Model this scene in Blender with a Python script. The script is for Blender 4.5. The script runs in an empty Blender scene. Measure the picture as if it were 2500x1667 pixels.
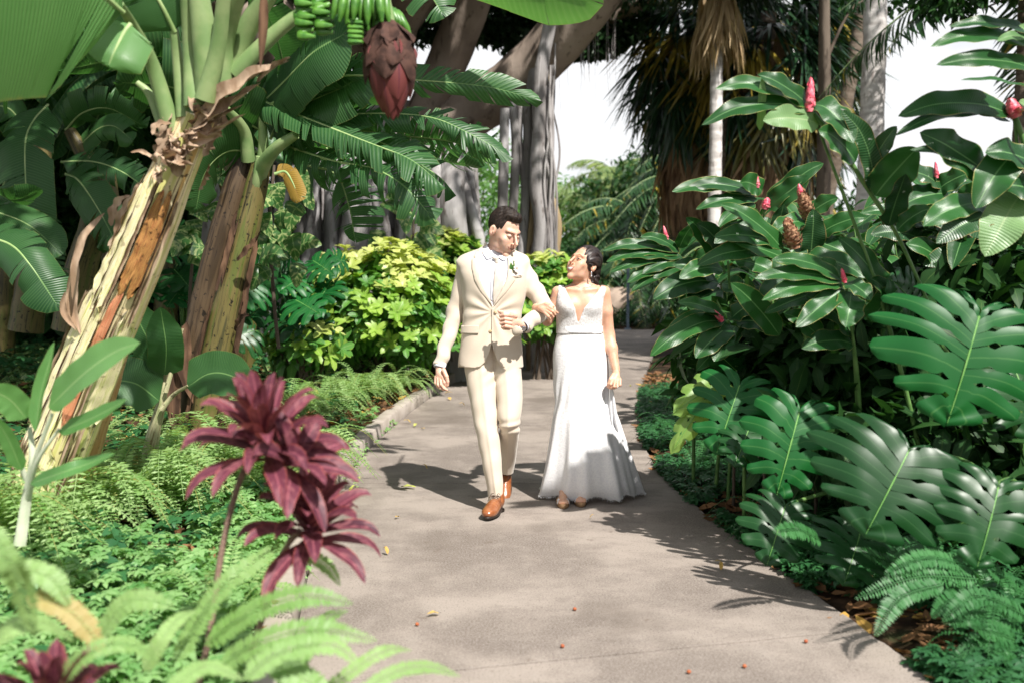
import bpy, math, random
import numpy as np
from mathutils import Vector, Matrix

scn = bpy.context.scene
COL = scn.collection
# ---------------------------------------------------------------- camera
HCAM, FPX, CX, CY = 1.45, 35/36*2500, 1250.0, 833.5
PITCH = math.atan((CY-659.0)/FPX)
cam_d = bpy.data.cameras.new('camera'); cam_d.lens = 35; cam_d.sensor_width = 36
cam_d.clip_start = 0.1; cam_d.clip_end = 600
cam_d.dof.use_dof = True; cam_d.dof.focus_distance = 6.25; cam_d.dof.aperture_fstop = 1.9
cam = bpy.data.objects.new('camera', cam_d); COL.objects.link(cam)
cam.location = (0, 0, HCAM); cam.rotation_euler = (math.radians(90)-PITCH, 0, 0)
scn.camera = cam
# ---------------------------------------------------------------- sky and sun
SUN_AZ = (0.50, -0.866)            # horizontal direction towards the sun
SUN_EL = math.radians(50)
world = bpy.data.worlds.new('World'); scn.world = world; world.use_nodes = True
wn = world.node_tree; wn.nodes.clear()
def wnode(t, **k):
    n = wn.nodes.new(t)
    for a, b in k.items(): setattr(n, a, b)
    return n
sky = wnode('ShaderNodeTexSky', sky_type='NISHITA', sun_disc=False, sun_elevation=SUN_EL,
            sun_rotation=math.atan2(SUN_AZ[0], SUN_AZ[1]))
sky.dust_density = 2.0
tc = wnode('ShaderNodeTexCoord'); sep = wnode('ShaderNodeSeparateXYZ')
wn.links.new(tc.outputs['Generated'], sep.inputs[0])
nz = wnode('ShaderNodeTexNoise'); nz.inputs['Scale'].default_value = 2.2; nz.inputs['Detail'].default_value = 6
mp = wnode('ShaderNodeMapping'); mp.inputs['Scale'].default_value = (1, 1, 3)
wn.links.new(tc.outputs['Generated'], mp.inputs[0]); wn.links.new(mp.outputs[0], nz.inputs['Vector'])
r1 = wnode('ShaderNodeMapRange'); r1.inputs[1].default_value = .34; r1.inputs[2].default_value = .58
wn.links.new(nz.outputs[0], r1.inputs[0])
r2 = wnode('ShaderNodeMapRange'); r2.inputs[1].default_value = .5; r2.inputs[2].default_value = .2   # whiter low down
wn.links.new(sep.outputs[2], r2.inputs[0])
mx = wnode('ShaderNodeMath', operation='MULTIPLY_ADD'); mx.use_clamp = True
wn.links.new(r2.outputs[0], mx.inputs[0]); mx.inputs[1].default_value = .55; wn.links.new(r1.outputs[0], mx.inputs[2])
mixc = wnode('ShaderNodeMix', data_type='RGBA')
wn.links.new(mx.outputs[0], mixc.inputs[0]); wn.links.new(sky.outputs[0], mixc.inputs[6])
mixc.inputs[7].default_value = (8.3, 8.4, 8.55, 1)
bg = wnode('ShaderNodeBackground'); bg.inputs[1].default_value = 0.073
wo = wnode('ShaderNodeOutputWorld')
wn.links.new(mixc.outputs[2], bg.inputs[0]); wn.links.new(bg.outputs[0], wo.inputs[0])
sd = bpy.data.lights.new('sun', 'SUN'); sd.energy = 4.9; sd.angle = math.radians(1.0); sd.color = (1, .955, .89)
so = bpy.data.objects.new('sun', sd); COL.objects.link(so)
sv = Vector((SUN_AZ[0]*math.cos(SUN_EL), SUN_AZ[1]*math.cos(SUN_EL), math.sin(SUN_EL)))
so.rotation_euler = sv.to_track_quat('Z', 'Y').to_euler(); so.location = (6, -4, 12)
scn.view_settings.view_transform = 'Standard'; scn.view_settings.look = 'None'
scn.view_settings.exposure = 0.80; scn.view_settings.gamma = 1
cy = scn.cycles
cy.max_bounces = 5; cy.diffuse_bounces = 3; cy.glossy_bounces = 2; cy.transmission_bounces = 4; cy.transparent_max_bounces = 6
cy.use_denoising = True; cy.caustics_reflective = False; cy.caustics_refractive = False
cy.sample_clamp_indirect = 4

# ---------------------------------------------------------------- helpers
_cp, _sp = math.cos(PITCH), math.sin(PITCH)
def ray(px, py):
    a, b = (px-CX)/FPX, (CY-py)/FPX
    return np.array([a, _cp+b*_sp, -_sp+b*_cp])      # world direction
def P(px, py, Y):            # point at distance Y ahead of the camera (photo is 2500 x 1667)
    d = ray(px, py); return np.array([0, 0, HCAM])+d*(Y/d[1])
def D(px, py, Y): return P(px*1.063, py*1.063, Y)   # same from the 2352-wide view
def G(px, py, z=0.0):
    d = ray(px, py); t = (z-HCAM)/d[2]; return np.array([0, 0, HCAM])+d*t
def nrm(v):
    v = np.asarray(v, float); return v/(np.linalg.norm(v, axis=-1, keepdims=True)+1e-12)
RNG = np.random.default_rng(7)
def catmull(pts, n):
    p = np.asarray(pts, float)
    if len(p) == 2:
        t = np.linspace(0, 1, n)[:, None]; return p[0]*(1-t)+p[1]*t
    q = np.vstack([2*p[0]-p[1], p, 2*p[-1]-p[-2]])
    seg = np.linalg.norm(np.diff(p, axis=0), axis=1); cs = np.r_[0, np.cumsum(seg)]; cs /= cs[-1]
    ts = np.linspace(0, 1, n); i = np.clip(np.searchsorted(cs, ts, side='right')-1, 0, len(p)-2)
    u = ((ts-cs[i])/(cs[i+1]-cs[i]+1e-9))[:, None]
    a, b, c, d = q[i], q[i+1], q[i+2], q[i+3]
    return .5*((2*b)+(-a+c)*u+(2*a-5*b+4*c-d)*u**2+(-a+3*b-3*c+d)*u**3)
def smooth1(x, xs, ys):      # smooth interpolation (Catmull on a table)
    xs = np.asarray(xs, float); ys = np.asarray(ys, float); x = np.clip(x, xs[0], xs[-1])
    i = np.clip(np.searchsorted(xs, x, side='right')-1, 0, len(xs)-2)
    m = np.gradient(ys, xs); h = xs[i+1]-xs[i]; t = (x-xs[i])/h
    return (2*t**3-3*t**2+1)*ys[i]+(t**3-2*t**2+t)*h*m[i]+(-2*t**3+3*t**2)*ys[i+1]+(t**3-t**2)*h*m[i+1]

class MB:
    def __init__(s): s.V = []; s.F = []; s.U = []; s.R = []; s.M = []; s.n = 0
    def add(s, V, F, U=None, r=None, mi=0):
        V = np.asarray(V, float).reshape(-1, 3); F = np.asarray(F, int)
        if F.shape[1] == 3: F = np.hstack([F, F[:, 2:3]])
        s.V.append(V); s.F.append(F+s.n); s.n += len(V)
        s.U.append(np.zeros((len(V), 2)) if U is None else np.asarray(U, float))
        s.R.append(np.broadcast_to(RNG.random() if r is None else r, (len(V),)).astype(float))
        s.M.append(np.full(len(F), mi))
    def grid(s, V, U=None, r=None, closed=False, mi=0):   # V (a,b,3)
        a, b = V.shape[:2]; idx = np.arange(a*b).reshape(a, b)
        j = np.arange(b if closed else b-1); j2 = (j+1) % b
        F = np.stack([idx[:-1][:, j], idx[:-1][:, j2], idx[1:][:, j2], idx[1:][:, j]], -1).reshape(-1, 4)
        if U is None:
            U = np.stack(np.meshgrid(np.linspace(0, 1, a), np.linspace(0, 1, b), indexing='ij'), -1)
        s.add(V.reshape(-1, 3), F, U.reshape(-1, 2), r, mi)
    def mesh(s, name, mats):
        me = bpy.data.meshes.new(name)
        V = np.vstack(s.V); F = np.vstack(s.F); U = np.vstack(s.U); R = np.concatenate(s.R); M = np.concatenate(s.M)
        tri = F[:, 2] == F[:, 3]
        cnt = np.where(tri, 3, 4); start = np.r_[0, np.cumsum(cnt)[:-1]]
        mask = np.ones_like(F, bool); mask[tri, 3] = False
        L = F[mask]
        me.vertices.add(len(V)); me.vertices.foreach_set('co', V.astype(np.float32).ravel())
        me.loops.add(len(L)); me.loops.foreach_set('vertex_index', L.astype(np.int32))
        me.polygons.add(len(F)); me.polygons.foreach_set('loop_start', start.astype(np.int32))
        me.polygons.foreach_set('material_index', M.astype(np.int32))
        uv = me.uv_layers.new(name='UVMap'); uv.data.foreach_set('uv', U[L].astype(np.float32).ravel())
        at = me.attributes.new('rnd', 'FLOAT', 'POINT'); at.data.foreach_set('value', R.astype(np.float32))
        me.update(calc_edges=True); me.validate()
        me.polygons.foreach_set('use_smooth', np.ones(len(me.polygons), bool))
        for m in (mats if isinstance(mats, (list, tuple)) else [mats]): me.materials.append(m)
        return me
    def build(s, name, mats, parent=None):
        o = bpy.data.objects.new(name, s.mesh(name, mats)); COL.objects.link(o)
        if parent is not None: child(o, parent)
        return o
def child(o, parent):
    o.parent = parent; w = Vector((0, 0, 0)); q = parent
    while q is not None: w += Vector(q.location); q = q.parent
    o.location = Vector(o.location)-w
    return o
def tag(o, label=None, cat=None, group=None, kind=None):
    if label: o['label'] = label
    if cat: o['category'] = cat
    if group: o['group'] = group
    if kind: o['kind'] = kind
    return o
def thing(name, label, cat, loc=(0, 0, 0), group=None):
    o = bpy.data.objects.new(name, None); COL.objects.link(o); o.location = [float(x) for x in loc]; o.empty_display_size = .1
    return tag(o, label, cat, group)
def mod_solid(o, t):
    m = o.modifiers.new('solid', 'SOLIDIFY'); m.thickness = t; m.offset = -1; return o
def copy_thing(o, loc, rz, scale, label=None, group=None):
    c = o.copy(); COL.objects.link(c); c.location = loc; c.rotation_euler = (0, 0, rz); c.scale = (scale,)*3
    if label: c['label'] = label
    if group: c['group'] = group
    for ch in list(o.children):
        d = ch.copy(); COL.objects.link(d); d.parent = c
        for g in list(ch.children):
            e = g.copy(); COL.objects.link(e); e.parent = d
    return c

# geometry makers ------------------------------------------------------------
def frames(c, n0):
    T = np.gradient(c, axis=0); T = nrm(T); n0 = np.asarray(n0, float)
    N = []; n = n0
    for t in T:
        n = n-t*np.dot(n, t)
        if np.linalg.norm(n) < 1e-5: n = np.cross(t, [1, .3, .2])
        n = n/np.linalg.norm(n); N.append(n)
    N = np.array(N); S = nrm(np.cross(T, N)); return T, S, N
def tube(mb, pts, rad, sides=8, n=12, r=None, bump=0.0, flat=1.0, caps=True, n0=(0.1, -1, .2), seed=None, mi=0):
    c = catmull(pts, n); rad = np.interp(np.linspace(0, 1, n), np.linspace(0, 1, len(np.atleast_1d(rad))), np.atleast_1d(rad)) if np.ndim(rad) else np.full(n, rad)
    T, S, N = frames(c, n0)
    th = np.linspace(0, 2*np.pi, sides+1)
    R = np.repeat(rad[:, None], sides+1, 1)
    if bump:
        ph = RNG.random(6)*6.28; u = np.linspace(0, 1, n)[:, None]
        R = R*(1+bump*(np.sin(2*th[None]+ph[0]+5*u)+.7*np.sin(3*th[None]+ph[1]-7*u)+.5*np.sin(5*th[None]+ph[2]+3*u)+.5*np.sin(9*u*6+ph[3]))/2)
        R[:, -1] = R[:, 0]
    V = c[:, None]+S[:, None]*(np.cos(th)[None, :, None]*R[..., None])+N[:, None]*(np.sin(th)[None, :, None]*R[..., None]*flat)
    mb.grid(V, None, r, mi=mi)
    if caps:
        for k, s in ((0, 1), (-1, -1)):
            ring = V[k, :-1]; ctr = ring.mean(0); m = len(ring)
            F = [[m, (i+1) % m, i] if s == 1 else [m, i, (i+1) % m] for i in range(m)]
            mb.add(np.vstack([ring, ctr]), np.array(F), None, r, mi)
    return c
PROF = {
 'ellip': lambda t: np.sqrt(np.clip(1-(2*t-1)**2, 0, 1))**.9,
 'lance': lambda t: np.clip(np.sin(np.pi*np.clip(t, 0, 1)**.8), 0, 1)**.75,
 'banana': lambda t: np.clip(t/.1, 0, 1)**.5*np.clip((1-t)/.16, 0, 1)**.45,
 'ginger': lambda t: np.clip(t/.16, 0, 1)**.7*np.clip((1-t)/.34, 0, 1)**.62,
 'tip': lambda t: np.clip(t/.25, 0, 1)**.6*np.clip((1-t)/.6, 0, 1)**.7,
 'ovate': lambda t: np.clip(t/.28, 0, 1)**.5*np.clip((1-t)/.72, 0, 1)**.6,
 'ti': lambda t: (.3+.7*np.clip(t/.45, 0, 1))*np.clip((1-t)/.4, 0, 1)**.55,
}
def ribbon(mb, pts, width, n0, prof='ginger', nseg=16, nw=5, fold=.12, wave=0., wf=9., curl=0., r=None, mi=0, twist=0.):
    c = catmull(pts, nseg); T, S, N = frames(c, n0); t = np.linspace(0, 1, nseg)
    if twist:
        a = twist*t[:, None]; S, N = S*np.cos(a)+N*np.sin(a), N*np.cos(a)-S*np.sin(a)
    w = PROF[prof](t)*width/2; w[0] = max(w[0], width*.03)
    v = np.linspace(-1, 1, nw); ph = RNG.random(2)*6.28
    a = np.abs(v)[None, :]; L = t[:, None]
    up = a*fold+(curl*a**2)
    wv = wave*(a**2)*np.where(v[None] > 0, np.sin(wf*L*6.28+ph[0]), np.sin(wf*1.1*L*6.28+ph[1]))
    V = c[:, None]+S[:, None]*(v[None, :, None]*w[:, None, None])+N[:, None]*(((up+wv)*w[:, None])[..., None])
    U = np.stack(np.broadcast_arrays(t[:, None], (v[None]+1)/2), -1)
    mb.grid(V, U, r, mi=mi)
def banana_leaf(mb, rib, pts, width, n0, tatter=.5, fold=.15, droop=.35, strips=16, r=None, petr=.012, nat=.5, lift=0., twist=0.):
    n = 40; c = catmull(pts, n); T, S, N = frames(c, n0); t = np.linspace(0, 1, n)
    if twist:
        a = twist*t[:, None]; S, N = S*np.cos(a)+N*np.sin(a), N*np.cos(a)-S*np.sin(a)
    def at(arr, x): x = np.clip(x, 0, 1)*(n-1); i = np.minimum(x.astype(int), n-2); f = (x-i)[..., None]; return arr[i]*(1-f)+arr[i+1]*f
    r = RNG.random() if r is None else r
    for side in (-1, 1):
        cuts = np.r_[0, np.sort(RNG.random(max(strips-1, 0))*.94+.03), 1]
        base_d = droop*(1 if side > 0 else .85)
        for a, b in zip(cuts[:-1], cuts[1:]):
            if b-a < .006: continue
            torn = RNG.random() < tatter
            if torn and RNG.random() < .10*tatter and a > .12: continue
            gap = (RNG.random()*.42+.08)*tatter if torn else .0
            da = (RNG.random()-.35)*.95*tatter if torn else (RNG.random()-.5)*.1
            ln = 1-(RNG.random()**2*.38*tatter if torn else 0)
            na = max(2, int((b-a)*26)+2); v = np.linspace(0, 1, 6); tt = np.linspace(a, b, na)
            mid = (a+b)/2
            A, Vv = np.meshgrid(tt, v, indexing='ij')
            A2 = mid+(A-mid)*(1-gap*Vv**1.3*1.6)+Vv*.055*nat*2
            w = PROF['banana'](np.clip(A, 0, 1))*width/2*ln; w = np.maximum(w, width*.01)
            cc = at(c, A2*0+A+Vv*.03); Sc = at(S, A); Nc = at(N, A); Tc = at(T, A)
            ang = fold-(base_d+da)*Vv*1.2+lift
            wob = .05*tatter*np.sin(Vv*5+mid*40)*Vv; ang = ang+wob
            V = at(c, A)+Sc*(side*(w*Vv*np.cos(ang)))[..., None]+Nc*(w*Vv*np.sin(ang))[..., None]+Tc*((A2-A)*np.linalg.norm(c[-1]-c[0]))[..., None]
            U = np.stack([A, .5+side*Vv*.5], -1)
            if side < 0: V = V[:, ::-1]; U = U[:, ::-1]
            mb.grid(V, U, r)
    tube(rib, c-N*petr*.4, [petr, petr*.7, petr*.2], 6, n, r=.3)
def monstera_leaf(mb, rib, base, tip, n0, width, lobes=9, droop=.25, r=None, cut=.42, tilt=0., lobedroop=.3):
    base = np.asarray(base, float); tip = np.asarray(tip, float); L = np.linalg.norm(tip-base)
    T = (tip-base)/L; n0 = np.asarray(n0, float); N = nrm(n0-T*np.dot(n0, T)); S = np.cross(T, N)
    W = width/L
    out = np.array([(.03, -.05), (.12, -.2), (.28, -.24), (.42, -.16), (.5, 0), (.53, .20), (.50, .40), (.43, .60), (.32, .78), (.17, .92), (0, 1.0)])
    out[:, 0] *= W/1.04*1.12
    r = RNG.random() if r is None else r
    def surf(x, y, lob):
        z = -droop*(y**2)*.6-droop*.9*np.abs(x)**1.6+.05*np.abs(x)**.8+lob
        return base+S*(x*L)[..., None]+T*(y*L)[..., None]+N*(z*L)[..., None]
    lens = []
    for side in (-1, 1):
        edges = np.linspace(0, 1, lobes+1)+np.r_[0, (RNG.random(lobes-1)-.5)*.5/lobes, 0]
        holes = RNG.random(lobes+1) < .65
        for i in range(lobes):
            a, b = edges[i], edges[i+1]; last = i == lobes-1
            s = np.r_[np.linspace(0, .94, 13), 1.0]; q = np.linspace(0, 1, 6)
            Sg, Q = np.meshgrid(s, q, indexing='ij')
            gslit = np.clip((Sg-cut)/(1-cut), 0, 1)**.7*.245
            gh0 = .17*np.exp(-((Sg-.24)/.055)**2)*(1 if holes[i] else 0)
            gh1 = .17*np.exp(-((Sg-.24)/.055)**2)*(1 if holes[i+1] else 0)
            g0 = gslit*(1 if i else 0)+gh0; g1 = gslit*(0 if last else 1)+gh1
            tip_round = np.clip((Sg-.92)/.08, 0, 1)**1.5*.20+.02*np.sin(Sg*14+i*2)*Sg
            q2 = (g0+tip_round)+(1-g0-g1-2*tip_round)*Q if not last else (g0+tip_round)+(1-g0-tip_round)*Q
            tau = a+(b-a)*q2
            o = np.stack([np.interp(tau, np.linspace(0, 1, len(out)), out[:, k]) for k in (0, 1)], -1)
            my = np.clip((tau-.12)/.88, 0, 1)**1.05*.9
            m = np.stack([tau*0, my], -1)
            ctrl = m+(o-m)*.5+np.stack([o[..., 0]*0, -.17*(1-.75*tau)*np.ones_like(tau)], -1)
            ss = Sg[..., None]*(1-.12*RNG.random()**2)
            p = (1-ss)**2*m+2*ss*(1-ss)*ctrl+ss**2*o
            lob = -.030*np.clip(Sg-.15, 0, 1)*(2*Q-1)**2-lobedroop*.35*np.clip(Sg-.5, 0, 1)**2+(RNG.random()-.5)*.06*Sg**2+.012*np.sin(Sg*9+i)
            V = surf(p[..., 0]*side, p[..., 1], lob)
            # u: distance from lobe centre line; v: along lobe (for the veins)
            U = np.stack([Sg, np.clip(Q, 0, 1)], -1)
            if side < 0: V = V[:, ::-1]; U = U[:, ::-1]
            mb.grid(V, U, r)
    y = np.linspace(0, .97, 14); x = y*0
    pts = surf(x, y, np.full(14, .004)); tube(rib, pts, [.011*L*1.2, .007*L, .002*L], 5, 14, r=.5)
    return pts[0]
def leaf_tpl(L=1., W=.4, nseg=5, nw=3, fold=.2, droop=.25, prof='ovate', stem=0.):
    t = np.linspace(0, 1, nseg); y = stem+t*L; z = -droop*t**2*L
    c = np.stack([y*0, y, z], -1); m = MB()
    ribbon(m, c, W, (0, 0, 1), prof, nseg, nw, fold, r=0.)
    return m.V[0], m.F[0], m.U[0]
def tpl_join(lst):
    V = []; F = []; U = []; n = 0
    for v, f, u in lst: V.append(v); F.append(f+n); U.append(u); n += len(v)
    return np.vstack(V), np.vstack(F), np.vstack(U)
def rotm(axis, a):
    return np.array(Matrix.Rotation(a, 3, Vector(axis)))
def rosette_tpl(leaf, n, tilt=.6, jitter=.2, seed=0, tiers=1):
    rg = np.random.default_rng(seed); out = []
    for k in range(n):
        v, f, u = leaf; a = k*2.4+rg.random()*jitter*2; ti = tilt*(1-.5*(k/n)*(tiers-1))+rg.random()*jitter
        R = rotm((0, 0, 1), a) @ rotm((1, 0, 0), ti); s = .75+.35*rg.random()
        out.append((v @ R.T*s+np.array([0, 0, .04*k/n]), f, u))
    return tpl_join(out)
def scatter(mb, tpl, loc, ydir, zdir, scale, rnd=None, mi=0):
    v, f, u = tpl; loc = np.asarray(loc, float); n = len(loc)
    Y = nrm(np.broadcast_to(ydir, (n, 3))); Z = np.broadcast_to(zdir, (n, 3)); X = nrm(np.cross(Y, Z)); Z = np.cross(X, Y)
    sc = np.broadcast_to(scale, (n,))
    M = np.stack([X, Y, Z], 1)                     # rows
    W = np.einsum('vk,nkj->nvj', v, M)*sc[:, None, None]+loc[:, None]
    F = (f[None]+(np.arange(n)*len(v))[:, None, None]).reshape(-1, 4)
    rnd = RNG.random(n) if rnd is None else np.broadcast_to(rnd, (n,))
    mb.add(W.reshape(-1, 3), F, np.tile(u, (n, 1)), np.repeat(rnd, len(v)), mi)
def rdir(n, up=0.):
    v = RNG.normal(size=(n, 3)); v[:, 2] += up; return nrm(v)

# materials ------------------------------------------------------------------
def newmat(name):
    m = bpy.data.materials.new(name); m.use_nodes = True; nt = m.node_tree; nt.nodes.clear()
    return m, nt
def nd(nt, t, ins=None, **k):
    n = nt.nodes.new(t)
    for a, b in k.items(): setattr(n, a, b)
    for a, b in (ins or {}).items():
        if hasattr(b, 'links') or isinstance(b, bpy.types.NodeSocket): nt.links.new(b, n.inputs[a])
        else: n.inputs[a].default_value = b
    return n
def c4(c): return (c[0], c[1], c[2], 1)
def mixn(nt, f, a, b, bt='MIX'):
    n = nt.nodes.new('ShaderNodeMix'); n.data_type = 'RGBA'; n.blend_type = bt
    for i, s in ((0, f), (6, a), (7, b)):
        if isinstance(s, bpy.types.NodeSocket): nt.links.new(s, n.inputs[i])
        else: n.inputs[i].default_value = s if i == 0 else c4(s)
    return n.outputs[2]
def mth(nt, op, *a, clamp=False):
    n = nt.nodes.new('ShaderNodeMath'); n.operation = op; n.use_clamp = clamp
    for i, s in enumerate(a):
        if isinstance(s, bpy.types.NodeSocket): nt.links.new(s, n.inputs[i])
        else: n.inputs[i].default_value = s
    return n.outputs[0]
def ramp(nt, x, lo, hi, a=0., b=1.):
    n = nt.nodes.new('ShaderNodeMapRange'); n.interpolation_type = 'SMOOTHSTEP'
    nt.links.new(x, n.inputs[0])
    for i, s in enumerate((lo, hi, a, b)): n.inputs[i+1].default_value = s
    return n.outputs[0]
def noise(nt, scale, detail=3, vec=None, rough=.5, obj=True, stretch=None):
    if vec is None: vec = nd(nt, 'ShaderNodeTexCoord').outputs['Object' if obj else 'UV']
    if stretch: vec = nd(nt, 'ShaderNodeMapping', {0: vec, 3: stretch}).outputs[0]
    n = nd(nt, 'ShaderNodeTexNoise', {'Vector': vec, 'Scale': scale, 'Detail': detail, 'Roughness': rough}); return n.outputs[0]
def finish(nt, color, rough=.5, spec=.5, bump=None, bstr=.2, bdist=.01, transl=0., tcol=None, sheen=0., sss=0., metal=0., coat=0.):
    b = nd(nt, 'ShaderNodeBsdfPrincipled')
    for k, s in (('Base Color', color), ('Roughness', rough), ('Specular IOR Level', spec), ('Metallic', metal), ('Sheen Weight', sheen), ('Coat Weight', coat)):
        if isinstance(s, bpy.types.NodeSocket): nt.links.new(s, b.inputs[k])
        else: b.inputs[k].default_value = c4(s) if k == 'Base Color' else s
    if sss: b.inputs['Subsurface Weight'].default_value = sss; b.inputs['Subsurface Radius'].default_value = (.02, .008, .004); b.inputs['Subsurface Scale'].default_value = 1.
    bn = None
    if bump is not None:
        bn = nd(nt, 'ShaderNodeBump', {'Strength': bstr, 'Distance': bdist, 'Height': bump}); nt.links.new(bn.outputs[0], b.inputs['Normal'])
    out = nd(nt, 'ShaderNodeOutputMaterial'); sh = b.outputs[0]
    if transl:
        tr = nd(nt, 'ShaderNodeBsdfTranslucent')
        s = tcol if tcol is not None else color
        if isinstance(s, bpy.types.NodeSocket): nt.links.new(s, tr.inputs[0])
        else: tr.inputs[0].default_value = c4(s)
        mxs = nd(nt, 'ShaderNodeMixShader', {0: transl}); nt.links.new(sh, mxs.inputs[1]); nt.links.new(tr.outputs[0], mxs.inputs[2]); sh = mxs.outputs[0]
    nt.links.new(sh, out.inputs[0])
def leafmat(name, c1, c2, vein=None, edge=None, veinw=.05, freq=0, slant=2., latamt=.35, rough=.4, spec=.45, transl=.22, vari=None, varamt=.5, rib=1., bstr=.25, edgew=.9, spots=None, bacc=None):
    m, nt = newmat(name)
    at = nd(nt, 'ShaderNodeAttribute', attribute_name='rnd').outputs['Fac']
    uv = nd(nt, 'ShaderNodeTexCoord').outputs['UV']; sp = nd(nt, 'ShaderNodeSeparateXYZ', {0: uv}); u, v = sp.outputs[0], sp.outputs[1]
    a = mth(nt, 'ABSOLUTE', mth(nt, 'MULTIPLY_ADD', v, 2., -1.))
    nz_ = noise(nt, 3.5, 3)
    f = mth(nt, 'ADD', mth(nt, 'MULTIPLY', at, .75), mth(nt, 'MULTIPLY_ADD', nz_, 1.1, -.42), clamp=True)
    col = mixn(nt, f, c1, c2)
    if bacc is not None:      # a few old yellow or brown leaves
        col = mixn(nt, ramp(nt, at, .93, .97), col, bacc)
    h = None
    if vari is not None:      # variegation running along the side veins
        vv = nd(nt, 'ShaderNodeCombineXYZ', {0: mth(nt, 'MULTIPLY_ADD', a, -1.2, mth(nt, 'MULTIPLY', u, 9.)), 1: mth(nt, 'MULTIPLY', a, 1.0), 2: mth(nt, 'MULTIPLY', at, 20.)}).outputs[0]
        nn = nd(nt, 'ShaderNodeTexNoise', {'Vector': vv, 'Scale': 1.3, 'Detail': 3}).outputs[0]
        col = mixn(nt, mth(nt, 'MULTIPLY', ramp(nt, nn, .48, .62), varamt), col, vari)
    if freq:
        ph = mth(nt, 'SINE', mth(nt, 'MULTIPLY', mth(nt, 'MULTIPLY_ADD', a, -slant/freq, u), freq*6.283))
        col = mixn(nt, mth(nt, 'MULTIPLY', ramp(nt, ph, -.2, 1.), latamt), col, vein if vein is not None else c2)
        h = ph
    if vein is not None:
        col = mixn(nt, mth(nt, 'MULTIPLY', ramp(nt, a, veinw*1.3, veinw*.5), rib), col, vein)
    if edge is not None:
        en = mth(nt, 'ADD', a, mth(nt, 'MULTIPLY_ADD', noise(nt, 30, 2), .1, -.05))
        col = mixn(nt, ramp(nt, en, edgew, edgew+.07), col, edge)
    if spots is not None:
        col = mixn(nt, ramp(nt, noise(nt, 26, 4), .66, .72), col, spots)
    tcol = mixn(nt, .55, col, (c2[0]*2.2, c2[1]*2.4, c2[2]*.9))
    finish(nt, col, rough, spec, h, bstr, .004, transl, tcol)
    return m
def simple(name, c1, c2=None, scale=8, rough=.6, spec=.4, bstr=.3, bdist=.01, stretch=None, detail=4, lo=.35, hi=.65, **k):
    m, nt = newmat(name); nz_ = noise(nt, scale, detail, stretch=stretch)
    col = mixn(nt, ramp(nt, nz_, lo, hi), c1, c2 if c2 is not None else c1)
    finish(nt, col, rough, spec, nz_, bstr, bdist, **k); return m
# ---------------------------------------------------------------- ground, path and kerb
LPX = [(690, 1760), (716, 1600), (731, 1451), (745, 1375), (770, 1270), (810, 1195), (855, 1142), (905, 1080), (952, 1044), (1030, 985), (1085, 945), (1180, 896), (1272, 858), (1359, 834), (1402, 817), (1430, 805)]
RPX = [(2480, 1800), (2285, 1667), (2126, 1552), (2020, 1467), (1913, 1392), (1807, 1318), (1700, 1244), (1642, 1201), (1594, 1143), (1568, 1084), (1558, 1020), (1563, 957), (1579, 903), (1603, 850), (1618, 822), (1632, 805)]
def soft(a, k=9):
    for _ in range(3): b = np.pad(a, ((k, k), (0, 0)), 'reflect', reflect_type='odd'); a = np.stack([np.convolve(b[:, i], np.ones(2*k+1)/(2*k+1), 'valid') for i in range(3)], 1)
    return a
LG = soft(catmull([G(*p) for p in LPX], 160)); RG_ = soft(catmull([G(*p) for p in RPX], 160), 6)
def edge_x(arr, y): o = np.argsort(arr[:, 1]); return np.interp(y, arr[o, 1], arr[o, 0])
def ground_z(x, y):
    """garden beds rise gently away from the path"""
    x = np.asarray(x, float); y = np.asarray(y, float)
    l = edge_x(LG, y)-.12-x; r = x-edge_x(RG_, y)
    far = np.clip((y-24)/2, 0, 1)
    zl = .09+.085*np.clip(l, 0, 3); zr = -.03+.10*np.clip(r, 0, 3)
    z = np.where(l > 0, zl, np.where(r > 0, zr, -.06))
    z = z*(1-far)+far*.06
    return z+.012*np.sin(x*5.1)*np.sin(y*4.3)
mb = MB()
xs = np.r_[-300, -120, -60, -30, np.arange(-16, 16, .16), 30, 60, 120, 300]; ys = np.r_[-60, -20, -5, np.arange(0, 30, .16), 34, 40, 60, 120, 400]
X, Y = np.meshgrid(xs, ys, indexing='ij'); mb.grid(np.stack([X, Y, ground_z(X, Y)], -1), None, .5)
m, nt = newmat('leaf_mulch'); n1 = noise(nt, 9, 6); n2 = nd(nt, 'ShaderNodeTexVoronoi', {'Vector': nd(nt, 'ShaderNodeTexCoord').outputs['Object'], 'Scale': 14.}).outputs
c = mixn(nt, ramp(nt, n1, .35, .65), (.022, .012, .007), (.07, .038, .02)); c = mixn(nt, ramp(nt, n2[0], .42, .2, 0, .5), c, (.10, .052, .026)); c = mixn(nt, ramp(nt, noise(nt, 2, 3), .5, .62, 0, .8), c, (.03, .045, .014))
finish(nt, c, .9, .2, n1, .8, .03)
tag(mb.build('ground', m), kind='structure')
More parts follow.
